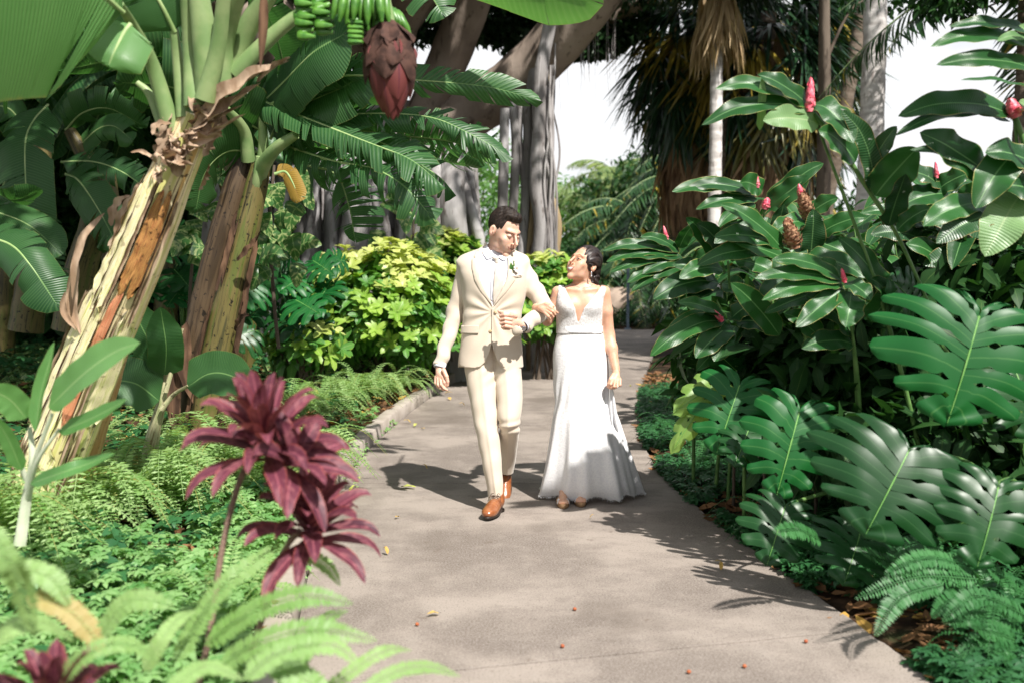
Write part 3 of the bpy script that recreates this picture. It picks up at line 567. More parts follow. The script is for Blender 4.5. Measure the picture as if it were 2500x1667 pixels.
# more banana plants deeper in the shade
far = [(-6.2, 12.0, 'tall banana plant in deep shade behind the sunlit banana leaves'), (-4.4, 12.5, 'shaded banana plant between the yellow stem and the brown stem'), (-8.2, 10.5, 'shaded banana plant at the left border of the garden'), (-3.1, 11.2, 'shaded banana plant behind the mossy stem')]
for k, (x, y, lb) in enumerate(far):
    z = float(ground_z(x, y)); t_ = thing('banana_plant', lb, 'banana plant', (x, y, z), 'banana plants in the shade'); h = 2.6+.5*RNG.random()
    mb = MB(); top = np.array([x+.3*RNG.normal(), y, z+h]); tube(mb, [(x, y, z-.1), (x+.1, y, z+h*.5), top], [.16, .13, .08], 12, 24, .5, .05); mb.build('stem', M_stemB, t_)
    for i in range(9):
        a = i*2.4+k; L_ = 1.5+.8*RNG.random(); d = np.array([math.cos(a), math.sin(a)*.8, 0]); m, r = MB(), MB()
        banana_leaf(m, r, [top-(0, 0, .3), top+d*L_*.3+(0, 0, .55), top+d*L_*.7+(0, 0, .35), top+d*L_+(0, 0, -.5)], .5, (0, 0, 1), .7, .1, .5, 14); o = m.build('leaf', M_ban, t_); r.build('midrib', M_rib, o)
# ---------------------------------------------------------------- banyan
def barkmat(name, c1, c2, c3, sc=1., str_=(1, 1, .18), bstr=.5):
    m, nt = newmat(name); n1 = noise(nt, 2.2*sc, 5, stretch=str_); n2 = noise(nt, 9*sc, 5, stretch=(1, 1, .35)); n3 = noise(nt, 1.6*sc, 4, stretch=(.5, .5, 3))
    c = mixn(nt, ramp(nt, n1, .36, .62), c1, c2); c = mixn(nt, ramp(nt, n2, .56, .7, 0, .7), c, c3); c = mixn(nt, ramp(nt, n3, .62, .72, 0, .25), c, c3)
    finish(nt, c, .85, .25, mth(nt, 'ADD', n2, n1), bstr, .03); return m
M_bny = barkmat('banyan_bark', (.22, .20, .195), (.40, .38, .375), (.05, .036, .03)); M_limb = barkmat('banyan_limb_bark', (.24, .19, .155), (.37, .30, .25), (.07, .05, .038), .9, (1, 1, .6))
M_root = barkmat('aerial_root_bark', (.22, .205, .20), (.40, .385, .385), (.07, .05, .04), 1.4); M_root2 = barkmat('young_root_bark', (.24, .17, .09), (.34, .26, .15), (.10, .06, .03), 1.4)
bn = thing('banyan_tree', 'huge banyan with thick slanting limbs and grey hanging roots behind the groom', 'banyan tree', (D(900, 620, 16)[0], 16, .1))
def groot(x): return float(ground_z(x, 16))-.15
limbs = [([(880, 560, 16.5), (930, 400, 16.3), (990, 240, 16), (1060, 60, 15.5), (1110, -90, 15)], [.62, .45, .37, .35, .33]), ([(900, 600, 16.5), (950, 440, 16.2), (1055, 285, 15.6), (1180, 190, 15.1), (1300, 70, 14.6), (1420, -90, 14)], [.6, .5, .46, .44, .42, .40]),
         ([(1120, 240, 16.8), (1260, 130, 16.6), (1360, 60, 16.5), (1500, -40, 16.3)], [.25, .33, .32, .3]), ([(820, 600, 17), (850, 300, 17), (905, 110, 16.5), (950, -60, 16)], [.7, .42, .34, .3]), ([(760, 600, 17), (740, 400, 17), (700, 260, 16.5), (600, 100, 15.5), (420, -60, 14)], [.7, .5, .42, .36, .32])]
for pts, rad in limbs:
    mb = MB(); tube(mb, Dl(pts), [q*.88 for q in rad], 22, 60, .5, .05); mb.build('limb', M_limb, bn)
mb = MB()
for k in range(74):      # the fused, fluted trunk
    x = 650+400*RNG.random(); Y = 15.2+2.6*RNG.random(); r_ = .07+.17*RNG.random()**1.5; top = (x+RNG.normal()*18+(900-x)*.12, 300+60*RNG.random(), Y+.6)
    c = [D(*top), D(x+RNG.normal()*10, 440, Y), D(x+RNG.normal()*14, 560, Y), D(x+RNG.normal()*20, 660, Y-.3)]; c.append(np.array([c[-1][0]+RNG.normal()*.2, Y-.5, groot(c[-1][0])])); tube(mb, c, [r_*.8, r_, r_, r_*1.15, r_*1.5], 10, 26, None, .10)
tube(mb, Dl([(880, 250, 17), (880, 450, 17), (880, 620, 17), (880, 800, 17)]), [1.0, 1.35, 1.5, 1.9], 30, 20, .3, .08)
mb.build('trunk', M_bny, bn)
mb = MB()
for x, Y, w in ((495, 12.4, .26), (470, 12.8, .2), (718, 13.4, .20), (770, 13.2, .16), (800, 13.0, .17), (825, 13.1, .12), (863, 13.4, .26), (925, 13.6, .20), (985, 13.4, .17), (1040, 13.2, .30), (1075, 13.6, .14), (640, 12.8, .11), (600, 12.4, .12), (660, 12.6, .10), (1008, 13.2, .14), (955, 13.1, .13)):
    z0 = D(x, 380, Y); c = [D(x+RNG.normal()*8, 340, Y+.3), D(x+RNG.normal()*5, 450, Y), D(x+RNG.normal()*5, 560, Y), D(x, 640, Y)]; c.append(np.array([c[-1][0]+RNG.normal()*.1, Y, float(ground_z(c[-1][0], Y))-.1])); w *= .62; tube(mb, c, [w*.7, w*.9, w, w*1.15, w*1.7], 14, 50, None, .10)
for k in range(46): x = 690+380*RNG.random(); Y = 13.0+1.1*RNG.random(); w = .03+.05*RNG.random(); x2 = x+RNG.normal()*26; c = [D(x, 330+60*RNG.random(), Y+.4), D((x+x2)/2+RNG.normal()*12, 470, Y), D(x2, 600, Y)]; c.append(np.array([c[-1][0]+RNG.normal()*.15, Y, float(ground_z(c[-1][0], Y))-.1])); tube(mb, c, [w*.6, w, w, w*1.6], 9, 40, None, .12)
mb.build('buttress_root', M_root, bn)
cols = [([(1160, 250), (1158, 330), (1155, 450), (1150, 600), (1148, 700)], .13), ([(1178, 235), (1185, 340), (1180, 450), (1172, 600), (1170, 700)], .12), ([(1196, 240), (1192, 330), (1205, 430), (1200, 600), (1200, 700)], .10), ([(1228, 140), (1222, 280), (1215, 420), (1222, 560), (1222, 700)], .19), ([(1262, 60), (1240, 180), (1238, 300), (1232, 420), (1243, 520), (1238, 600), (1240, 700)], .17),
        ([(1250, 200), (1255, 300), (1252, 420), (1262, 520), (1262, 610), (1262, 700)], .13), ([(1238, 330), (1228, 400), (1222, 500), (1212, 600), (1210, 700)], .08), ([(1266, 90), (1262, 220), (1265, 330), (1258, 430), (1272, 470), (1283, 520), (1276, 600), (1272, 700)], .085), ([(1270, 150), (1260, 270), (1268, 350), (1262, 450), (1266, 560)], .03), ([(1275, 100), (1272, 240), (1262, 330), (1273, 420), (1268, 520)], .025),
        ([(1210, 230), (1212, 330), (1208, 450), (1196, 600), (1190, 700)], .12), ([(1246, 380), (1250, 450), (1236, 520), (1250, 600), (1250, 700)], .05), ([(1090, 310), (1090, 400), (1096, 500), (1100, 600), (1100, 700)], .09)]
for k, (c, r_) in enumerate(cols):
    Y = 14.2+.15*(k % 4); pts = [D(a, b, Y) for a, b in c]; e = pts[-1].copy(); e[2] = float(ground_z(e[0], Y))-.1; pts.append(e); r_ *= .58; mb = MB(); tube(mb, pts, [r_*.9, r_, r_*1.05, r_, r_*1.3], 12, 60, None, .09); mb.build('aerial_root', M_root2 if k in (6, 7) else M_root, bn)
mb = MB()
for k in range(24): x = RNG.choice([1240, 1262, 1270])+RNG.normal()*7; y0 = 120+200*RNG.random(); Y = 14.1+.4*RNG.random(); tube(mb, [D(x, y0, Y), D(x+RNG.normal()*7, y0+120, Y), D(x+RNG.normal()*10, y0+260, Y), D(x+RNG.normal()*12, min(y0+420, 690), Y)], [.012, .018, .016, .008], 5, 24, None, .05)
for k in range(26): x = 1260+160*RNG.random(); y0 = 70+60*RNG.random(); tube(mb, [D(x, y0-60, 14.6), D(x+RNG.normal()*4, y0+40, 14.6), D(x+RNG.normal()*6, y0+110*RNG.random()+50, 14.6)], [.004, .003, .001], 3, 10, None)
mb.build('hanging_root', M_bny, bn)
M_fig = leafmat('fig_leaf', (.010, .032, .010), (.022, .062, .018), vein=(.05, .1, .03), rough=.4, transl=.18)
LF = leaf_tpl(1, .55, 4, 3, .15, .2, 'ovate')
def leafball(mb, c, r, n, size, up=.25, tpl=LF, shell=.5, jit=.25):
    c = np.asarray(c, float); v = nrm(RNG.normal(size=(n, 3))); q = v*(shell+(1-shell)*RNG.random((n, 1)))*np.asarray(r)*(1+jit*np.sin(v[:, :1]*5+c[0])*np.cos(v[:, 2:]*6+c[1])); scatter(mb, tpl, c+q, nrm(v*.6+RNG.normal(size=(n, 3))*.6+(0, 0, -.3)), nrm(RNG.normal(size=(n, 3))*.5+(0, 0, 1)+v*.3), size*(.7+.6*RNG.random(n)))
mb = MB()     # crown: dense clumps of small dark leaves
for px, py, Y, r_, n in [(1010, 30, 17, .9, 1200), (1150, 40, 17.5, .9, 1300), (1230, 60, 17.5, .9, 1300), (1330, -20, 17, 1.1, 1200), (1400, 70, 16.5, .55, 900), (1350, 100, 16.2, .4, 500), (830, 90, 17.5, 1.1, 1500), (750, 60, 17.5, 1.2, 1200), (1180, 20, 18, 1.2, 1200), (1300, 30, 18, 1.0, 1100), (940, 20, 18, 1.2, 1200), (1480, -40, 17, .7, 700), (1440, -40, 16, .7, 600)]:
    leafball(mb, D(px, py, Y), (r_, r_*.7, r_*.62), n, .15)
for k in range(90):      # unseen roof of leaf clumps, added overhead to shade the garden
    x = -11+12.2*RNG.random(); y = 8.5+11*RNG.random(); z = 5.6+.16*(y-8)+1.6*RNG.random(); leafball(mb, (x, y, z), (1.5, 1.5, .6), 170, .30)
for k in range(26): x = -13+5*RNG.random(); y = 7.5+2*RNG.random(); z = 5.2+1.5*RNG.random(); leafball(mb, (x, y, z), (1.3, 1.2, .6), 130, .28)
for k in range(58): x = -8+6.6*RNG.random(); y = 3.9+4.4*RNG.random(); leafball(mb, (x, y, 4.9+.6*RNG.random()), (.8, .8, .3), 90, .24)  # unseen clumps added to keep the sun off the left bananas
for k in range(46): x = -12+9.2*RNG.random(); y = 8.2+5*RNG.random(); leafball(mb, (x, y, 4.35+.2*(y-8)+.8*RNG.random()), (1.2, 1.1, .4), 130, .28)  # lower unseen clumps, added to block sky light at the back left
mb.build('crown', M_fig, bn)
mb = MB()
for k in range(16): a = RNG.random()*6.28; p0 = D(880, 120, 16); e = np.array([-5+6*math.cos(a), 13+5*math.sin(a), 6.3]); tube(mb, [p0, (p0+e)/2+(0, 0, .6), e], [.25, .16, .07], 8, 16, None, .05)
mb.build('branch', M_limb, bn)
# ---------------------------------------------------------------- dark tree belt that closes the garden on the left and behind
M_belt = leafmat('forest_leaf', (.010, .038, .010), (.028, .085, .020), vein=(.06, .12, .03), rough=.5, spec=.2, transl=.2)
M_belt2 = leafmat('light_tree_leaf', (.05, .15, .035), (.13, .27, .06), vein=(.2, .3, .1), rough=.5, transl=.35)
M_bark = barkmat('tree_bark', (.08, .06, .045), (.14, .11, .085), (.03, .022, .016))
LB = leaf_tpl(1, .42, 4, 3, .2, .35, 'lance')
def tree(x, y, h, r_, n, size, label, mat=None, cl=12, low=.15, group=None, trunk=.16):
    z = float(ground_z(x, y)); t = thing('broadleaf_tree', label, 'tree', (x, y, z), group)
    m = MB(); tube(m, [(x, y, z-.2), (x+.1, y, z+h*.35), (x-.1, y, z+h*.75)], [trunk, trunk*.75, trunk*.3], 10, 20, .5, .06)
    C = []
    for k in range(cl):
        a = k*2.4; q = (k+.5)/cl; rr = r_*(.35+.55*RNG.random()); c = np.array([x+math.cos(a)*rr, y+math.sin(a)*rr*.8, z+h*(low+(1-low)*q)]); C.append(c); tube(m, [(x, y, z+h*(low*.5+.5*q)), (c+(x, y, z+h*q))/2, c], [trunk*.4, trunk*.2, .01], 5, 8, None)
    m.build('trunk', M_bark, t); m = MB()
    for c in C: leafball(m, c, (r_*.55, r_*.5, h*.6/cl**.6+.25), n//cl, size, tpl=LB)
    m.build('crown', mat or M_belt, t); return t
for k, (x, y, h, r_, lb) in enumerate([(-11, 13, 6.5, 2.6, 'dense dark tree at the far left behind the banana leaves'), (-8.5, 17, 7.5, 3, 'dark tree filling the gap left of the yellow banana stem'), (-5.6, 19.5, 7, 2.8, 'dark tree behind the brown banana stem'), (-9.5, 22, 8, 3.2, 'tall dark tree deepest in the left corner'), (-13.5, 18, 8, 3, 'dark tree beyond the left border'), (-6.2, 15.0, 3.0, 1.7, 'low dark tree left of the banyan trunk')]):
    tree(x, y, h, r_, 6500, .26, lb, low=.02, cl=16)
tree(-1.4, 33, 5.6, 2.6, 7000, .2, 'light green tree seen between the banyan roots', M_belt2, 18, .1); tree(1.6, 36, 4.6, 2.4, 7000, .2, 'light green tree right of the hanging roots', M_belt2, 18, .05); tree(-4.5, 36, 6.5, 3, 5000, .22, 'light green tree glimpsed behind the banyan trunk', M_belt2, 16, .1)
# ---------------------------------------------------------------- palms
M_palmb = barkmat('palm_trunk_bark', (.44, .41, .39), (.64, .61, .59), (.2, .16, .14), 1.6, (1, 1, 3.5), .4); M_palmd = barkmat('dark_palm_bark', (.10, .075, .055), (.17, .135, .105), (.05, .035, .025), 1.6, (1, 1, 4), .5)
M_frond = leafmat('palm_frond', (.012, .045, .016), (.035, .10, .025), rough=.35, transl=.15, bacc=(.35, .26, .03)); M_frondl = leafmat('haze_tinted_palm_frond', (.10, .19, .06), (.27, .33, .12), rough=.4, transl=.3); M_fan = leafmat('fan_palm_leaf', (.008, .032, .016), (.022, .065, .020), rough=.3, transl=.1, bacc=(.26, .20, .03)); M_skirt = leafmat('dead_palm_skirt', (.16, .09, .05), (.46, .31, .18), rough=.8, transl=.1)  # M_frondl: paler frond copy, distant sun and haze put into the colour
def ptrunk(name, label, pts, rad, mat, group=None, crown=None):
    q = Dl(pts); e = q[-1].copy(); e[2] = float(ground_z(e[0], e[1]))-.1; q.append(e); t = thing(name, label, 'palm tree', e, group); mb = MB(); n = 120
    c = catmull(q, n); T, S, N = frames(c, (.1, -1, .2)); r_ = np.interp(np.linspace(0, 1, n), np.linspace(0, 1, len(rad)), rad)*(1+.02*np.sign(np.sin(np.arange(n)*.9))); th = np.linspace(0, 6.283, 19)
    mb.grid(c[:, None]+S[:, None]*(np.cos(th)[None, :, None]*r_[:, None, None])+N[:, None]*(np.sin(th)[None, :, None]*r_[:, None, None]), None, .5); mb.build('trunk', mat, t); return t, q
def feather(mb, rib, base, d, L_, droop, n=46, ll=.42, w=.035, lean=.5, rnd=None, n0=(0, 0, 1), blow=(0, 0, 0)):
    base = np.asarray(base, float); d = nrm(np.asarray(d, float)); t = np.linspace(0, 1, 7)[:, None]; c = catmull(base+d*L_*t+np.array([0, 0, -1.])*droop*L_*t**2.2, n)
    T, S, N = frames(c, n0); tube(rib, c, [.022*L_/2, .012*L_/2, .003], 5, n, .5); u = np.linspace(.1, 1, n-2); idx = (u*(n-1)).astype(int)
    for s in (-1, 1):
        dirs = nrm(S[idx]*s+T[idx]*lean+N[idx]*.15+np.array([0, 0, -.35])+RNG.normal(size=(len(idx), 3))*.12+np.array(blow)); prof = np.sin(np.pi*np.clip(u*.85+.12, 0, 1))**.6
        scatter(mb, LFR, c[idx], dirs, N[idx]+RNG.normal(size=(len(idx), 3))*.2, ll*prof, rnd)
LFR = leaf_tpl(1, .085, 5, 2, 0, .45, 'lance')
def palmcrown(parent, top, n, L_, droop, mat, ll=.5, spread=1., blow=(0, 0, 0), lift=.6):
    mb, rb = MB(), MB()
    for k in range(n):
        a = k*2.4+RNG.random(); e = lift*(1-1.6*k/n)+RNG.normal()*.1; feather(mb, rb, top, (math.cos(a)*spread, math.sin(a)*spread, e), L_*(.8+.3*RNG.random()), droop, ll=ll, blow=blow)
    o = mb.build('fronds', mat, parent); rb.build('rib', M_ribd, o)
# big pale trunk, leaning dark trunk, slender trunks (their crowns are above the picture but stand there)
t, q = ptrunk('palm_tree', 'tall palm with a thick pale grey trunk standing among the ginger', [(2012, -800, 13.5), (2010, 0, 13.5), (2005, 200, 13.5), (1998, 400, 13.5), (1988, 560, 13.5)], [.11, .135, .15, .165, .175], M_palmb); palmcrown(t, q[0], 14, 2.4, .3, M_frond)
t, q = ptrunk('palm_tree', 'palm with a dark slanting trunk left of the pale grey trunk', [(2060, -420, 17.5), (1975, 60, 17.5), (1945, 220, 17.5), (1915, 380, 17.5), (1895, 500, 17.5)], [.11, .12, .125, .13, .13], M_palmd); palmcrown(t, q[0]+(0, 0, .2), 12, 2.0, .3, M_frond)
t, q = ptrunk('palm_tree', 'slender palm trunk rising through the dead fronds of the fan palms', [(1646, 40, 14.5), (1645, 250, 14.5), (1642, 430, 14.5), (1640, 520, 14.5)], [.085, .09, .095, .10], M_palmb)
t2, q2 = ptrunk('palm_tree', 'thin palm trunk just right of the slender palm trunk', [(1672, 120, 16), (1664, 280, 16), (1655, 420, 16), (1650, 520, 16)], [.06, .065, .07, .07], M_palmd)
t3, q3 = ptrunk('palm_tree', 'palm trunk at the right edge behind the ginger leaves', [(2362, -100, 12), (2358, 150, 12), (2350, 330, 12), (2345, 500, 12)], [.10, .12, .13, .14], M_palmd); palmcrown(t3, q3[0], 10, 2.2, .5, M_frond)
# fan palms with skirts of dead leaves
def fanleaf(mb, base, d, L_, nb=22, spread=1.9, w=.05, hang=.5, rnd=None):
    base = np.asarray(base, float); d = nrm(np.asarray(d, float)); s = nrm(np.cross(d, (0, 0, 1))+(1e-3, 0, 0)); a = (np.linspace(-1, 1, nb)*spread/2+RNG.normal(size=nb)*.05)[:, None]
    dirs = nrm(d*np.cos(a)+s*np.sin(a)+np.array([0, 0, -hang])*RNG.random((nb, 1))); scatter(mb, LFAN, np.tile(base, (nb, 1)), dirs, np.tile(np.cross(s, d), (nb, 1))+RNG.normal(size=(nb, 3))*.25, L_*(.8+.3*RNG.random(nb)), rnd)
def _lf():
    m = MB(); t = np.linspace(0, 1, 6); c = np.stack([0*t, t, -.38*np.clip(t-.35, 0, 1)**1.3], 1); ribbon(m, c, .052, (0, 0, 1), 'lance', 6, 3, .35, r=0.); return m.V[0], m.F[0], m.U[0]
LFAN = _lf()
def fanpalm(label, x, y, ztop, zbot, rt, rsk, n_green=34, n_dead=90, L_=1.0, trunk_r=.16, green_low=.35):
    z = float(ground_z(x, y)); t = thing('fan_palm', label, 'palm tree', (x, y, z)); mb = MB(); tube(mb, [(x, y, z-.1), (x, y, (z+ztop)/2), (x, y, ztop)], [trunk_r*1.1, trunk_r, trunk_r], 12, 30, .5, .05); mb.build('trunk', M_palmd, t)
    mg, md = MB(), MB()
    for k in range(n_green):
        a = k*2.4+RNG.random()*.4; f = k/n_green; h = ztop-(ztop-zbot)*green_low*f; e = .8-1.5*f; d = np.array([math.cos(a), math.sin(a), e]); b = np.array([x, y, h])+nrm(d)*rt*(.55+.25*RNG.random()); fanleaf(mg, b, d+(0, 0, -.4), L_, 30, 2.5, hang=.7+.8*f, rnd=RNG.random()*.97 if RNG.random() < .8 else .99)
    for k in range(n_dead):
        a = k*2.4; f = RNG.random()**.8; h = ztop-.2-(ztop-zbot)*f; b = np.array([x+math.cos(a)*rsk*(.5+.5*RNG.random()), y+math.sin(a)*rsk*(.5+.5*RNG.random()), h]); fanleaf(md, b, (math.cos(a)*.35, math.sin(a)*.35, -1), L_*(.75+.5*RNG.random()), 16, .9, hang=.9)
    mg.build('fronds', M_fan, t); md.build('dead_skirt', M_skirt, t); return t
a = D(1760, 60, 16.5); fanpalm('shaggy fan palm with a long brown skirt in the middle of the palm group', a[0], 16.5, 5.6, 2.4, 1.0, .62, 46, 150, 1.15, green_low=.5)
a = D(1600, 0, 17.5); fanpalm('shaggy fan palm at the left of the palm group', a[0], 17.5, 5.9, 3.2, 1.0, .45, 44, 90, 1.2, green_low=.5)
a = D(1835, 0, 19.5); fanpalm('shaggy fan palm at the right of the palm group', a[0], 19.5, 6.2, 3.4, 1.1, .5, 46, 100, 1.25, green_low=.6)
a = D(1800, 280, 18.5); fanpalm('shorter fan palm with a drooping orange brown skirt behind the ginger', a[0], 18.5, 4.0, 1.7, .8, .55, 26, 110, 1.0, green_low=.6)
mb = MB()      # straw skirt round the slender trunk
for k in range(26): aa = k*2.4; b = q[0]+(math.cos(aa)*.10, math.sin(aa)*.10, .55-.5*RNG.random()); fanleaf(mb, b, (math.cos(aa)*.55+.1, math.sin(aa)*.5, -1), .95, 12, .8, hang=.5)
o = mb.build('dead_skirt', leafmat('straw_skirt', (.30, .20, .10), (.52, .40, .24), rough=.8, transl=.2), t)
mb = MB()
for k in range(40): aa = k*2.4; b = q[0]+(0, 0, .6+.3*RNG.random())+nrm(np.array([math.cos(aa), math.sin(aa), .3]))*.5; fanleaf(mb, b, (math.cos(aa), math.sin(aa), .1), .9, 24, 2.2, hang=.9)
mb.build('fronds', M_fan, t)
# feather palms: dark thicket in the middle and bright wind-blown ones far off
def fpalm(label, x, y, h, n, L_, droop, mat, ll=.45, blow=(0, 0, 0), lift=.8, r_=.07, stems=1):
    z = float(ground_z(x, y)); t = thing('feather_palm', label, 'palm tree', (x, y, z))
    for s in range(stems):
        dx, dy = (RNG.normal()*.35, RNG.normal()*.35) if stems > 1 else (0, 0); hh = h*(1 if s == 0 else .5+.5*RNG.random()); mb = MB(); tube(mb, [(x+dx*.3, y+dy*.3, z-.1), (x+dx*.7, y+dy*.7, z+hh*.5), (x+dx, y+dy, z+hh)], [r_, r_*.9, r_*.7], 8, 16, .5, .03); mb.build('trunk', M_palmd, t); palmcrown(t, np.array([x+dx, y+dy, z+hh]), n, L_, droop, mat, ll, blow=blow, lift=lift)
    return t
c = lambda px, Y: D(px, 600, Y)[0]
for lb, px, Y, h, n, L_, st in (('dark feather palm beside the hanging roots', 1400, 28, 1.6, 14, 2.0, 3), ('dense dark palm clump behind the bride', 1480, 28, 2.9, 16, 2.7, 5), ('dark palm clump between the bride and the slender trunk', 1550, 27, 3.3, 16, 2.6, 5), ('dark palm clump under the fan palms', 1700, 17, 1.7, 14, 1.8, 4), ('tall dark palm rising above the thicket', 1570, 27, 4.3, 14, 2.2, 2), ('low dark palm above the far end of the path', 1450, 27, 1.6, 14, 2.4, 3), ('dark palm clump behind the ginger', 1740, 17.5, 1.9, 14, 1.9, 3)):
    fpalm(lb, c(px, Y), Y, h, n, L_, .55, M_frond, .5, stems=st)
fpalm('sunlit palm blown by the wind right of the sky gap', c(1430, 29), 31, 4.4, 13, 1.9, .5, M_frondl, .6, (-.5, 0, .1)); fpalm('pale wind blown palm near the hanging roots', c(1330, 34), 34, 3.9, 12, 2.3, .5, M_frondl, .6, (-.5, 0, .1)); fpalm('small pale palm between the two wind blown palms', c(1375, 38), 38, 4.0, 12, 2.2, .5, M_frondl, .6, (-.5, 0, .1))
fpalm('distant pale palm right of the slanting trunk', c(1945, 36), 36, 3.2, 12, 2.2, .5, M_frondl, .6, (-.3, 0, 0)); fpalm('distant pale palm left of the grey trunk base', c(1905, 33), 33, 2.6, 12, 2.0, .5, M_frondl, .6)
# leafy vine branches at the top right
for lb, px, py, Y, r_, n, xo in (('leafy branch over the slanting palm trunk', 2030, -5, 14.5, .4, 300, -.9), ('leafy tree top at the upper right corner', 2260, 20, 11.5, .55, 800, 1.9)):
    cc_ = D(px, py, Y); t = thing('broadleaf_tree', lb, 'tree', (cc_[0]+xo, Y, float(ground_z(cc_[0]+xo, Y)))); mb = MB(); b = np.array([cc_[0]+xo, Y, float(ground_z(cc_[0]+xo, Y))]); tube(mb, [b-(0, 0, .1), b+(.1, 0, 2.5), b+(0, 0, 7.2)], [.12, .1, .06], 8, 16, .5, .05); tube(mb, [b+(0, 0, 4.0), (b+cc_)/2+(0, 0, 2.4), cc_], [.03, .02, .01], 6, 12, .5); mb.build('trunk', M_bark, t); mb = MB()
    for k in range(7): leafball(mb, cc_+RNG.normal(size=3)*(.5, .3, .14)+(0, 0, .12*k), (r_, .4, .28), n//5, .13)
    leafball(mb, b+(0, 0, 7.4), (1.3, 1.2, .7), n*2, .16)
    mb.build('crown', M_belt, t)
# ---------------------------------------------------------------- red ginger hedge on the right
M_gin = leafmat('ginger_leaf', (.006, .044, .011), (.024, .110, .021), vein=(.12, .26, .09), edge=(.38, .36, .12), freq=60, slant=2.2, latamt=.14, rough=.30, spec=.3, transl=.2, veinw=.045, edgew=.94, bstr=.2)
M_ginl = leafmat('pale_ginger_leaf', (.10, .22, .08), (.20, .34, .14), vein=(.30, .42, .2), edge=(.40, .40, .16), freq=30, slant=1.5, latamt=.15, rough=.4, transl=.3, edgew=.95)
M_gins = leafmat('spotted_ginger_leaf', (.008, .038, .014), (.018, .070, .022), vein=(.12, .24, .09), edge=(.3, .2, .07), freq=34, slant=1.5, latamt=.25, rough=.34, transl=.18, edgew=.93, spots=(.45, .5, .42))
M_gst = simple('ginger_stem', (.07, .16, .04), (.13, .24, .07), 14, .45)
M_pink = simple('ginger_bract_red', (.66, .075, .13), (.80, .24, .28), 40, .45, .4, .3); M_cone = simple('faded_ginger_cone', (.20, .085, .05), (.45, .27, .16), 60, .8, .2, .6)
def gleaf(parent, b, t, wpx, Y, mat=None, arch=.10, n0=(0, -1, .75), side=0., dY=-.12, wave=.17, name='leaf', fold=.22, twist=0.):
    B, T_ = D(b[0], b[1], Y), D(t[0], t[1], Y+dY); L = np.linalg.norm(T_-B); M_ = (B+T_)/2+np.array([side*L, -.05*L, arch*L]); m = MB()
    M1 = (B+T_)/2*.0+B*.7+T_*.3+np.array([side*L*.8, -.03*L, arch*L*.8]); M2 = B*.3+T_*.7+np.array([side*L*.8, -.05*L, arch*L*.8])
    ribbon(m, [B, M1, M2, T_], wpx/(2287/Y)*1.04, n0, 'ginger', 24, 7, fold, wave, 2.6, -.05, None, 0, twist); return m.build(name, mat or M_gin, parent)
def gstem(parent, pts, r_=.011):
    m = MB(); tube(m, pts, [r_*1.2, r_, r_*.6], 8, 24, .5, .02); return m.build('stem', M_gst, parent)
def flower(parent, p, d, L, r_, mat=None, n=22, name='flower', open_=.5):
    """torch of overlapping bracts"""
    p = np.asarray(p, float); d = nrm(np.asarray(d, float)); m = MB(); x = nrm(np.cross(d, (0, 1, .1))); y = np.cross(d, x)
    tube(m, [p, p+d*L], [r_*.6, r_*.8, r_*.3], 8, 8, None)
    for k in range(n):
        a = k*2.4; f = k/n; o = x*math.cos(a)+y*math.sin(a); b = p+d*L*f*.85; rr = r_*(1-.55*f)*math.sin(math.pi*min(.25+f*.9, 1))**.3; ribbon(m, [b, b+o*rr+d*L*.12, b+o*rr*(.9+open_*.5)+d*L*.28], r_*1.3, o, 'ovate', 7, 5, -.25)
    return m.build(name, mat or M_pink, parent)
def ground_at(px, Y): x = D(px, 600, Y)[0]; return np.array([x, Y, float(ground_z(x, Y))-.05])
def ginger(label, Y, foot_px, tip, leaves, flowers=(), extra=()):
    f = ground_at(foot_px, Y+.3); t = thing('ginger_plant', label, 'ginger plant', f, 'red ginger plants of the hedge'); tp = D(tip[0], tip[1], Y)
    gstem(t, [f, (f+tp)/2+(.04, .02, .1), tp])
    for e in extra: gstem(t, [D(*q) for q in e])
    for l in leaves:
        k = l[3] if len(l) > 3 else {}; k = dict(k); mt = k.pop('m', None); yy = Y+k.pop('y', 0); gleaf(t, l[0], l[1], l[2], yy, {'l': M_ginl, 's': M_gins}.get(mt), **k)
    for fl in flowers:
        p, q, w, kind = fl; B = D(p[0], p[1], Y-.03); E = D(q[0], q[1], Y-.03); flower(t, B, E-B, np.linalg.norm(E-B), w/(2287/Y), M_cone if kind == 'c' else M_pink, 46 if kind == 'c' else 18, 'faded_flower' if kind == 'c' else 'flower', .8 if kind == 'c' else .15)
    return t
ginger('tall ginger arching left with the largest pink torch, its leaves against the fan palms', 4.6, 2190, (1868, 262),
  [((1862, 262), (1612, 288), 46, dict(arch=.13)), ((1862, 250), (1642, 205), 44, dict(arch=.12)), ((1855, 240), (1740, 172), 46, dict(arch=.05, n0=(.2, -1, .5))), ((1880, 285), (1752, 278), 56, dict(m='l', arch=.06, n0=(0, -1, .35))), ((1868, 240), (1960, 330), 60, dict(arch=.16)), ((1965, 372), (1880, 300), 62, dict(arch=.10, n0=(-.2, -1, .6))),
   ((2000, 440), (1930, 250), 44, dict(m='s', arch=.02, side=.12)), ((2010, 450), (2108, 340), 82, dict(arch=.05, n0=(.1, -1, .3))), ((1990, 400), (2060, 290), 40, dict(m='s')), ((1745, 300), (1750, 178), 20, dict(m='l', arch=0)), ((2040, 520), (2080, 400), 60, dict(m='s', n0=(.3, -1, .2))), ((2060, 530), (2140, 480), 40, dict(arch=.12))],
  [((1860, 258), (1862, 180), 13, 'p')], [[(1868, 262, 4.6), (1925, 330, 4.6), (1990, 430, 4.62), (2060, 540, 4.65), (2130, 690, 4.7)]])
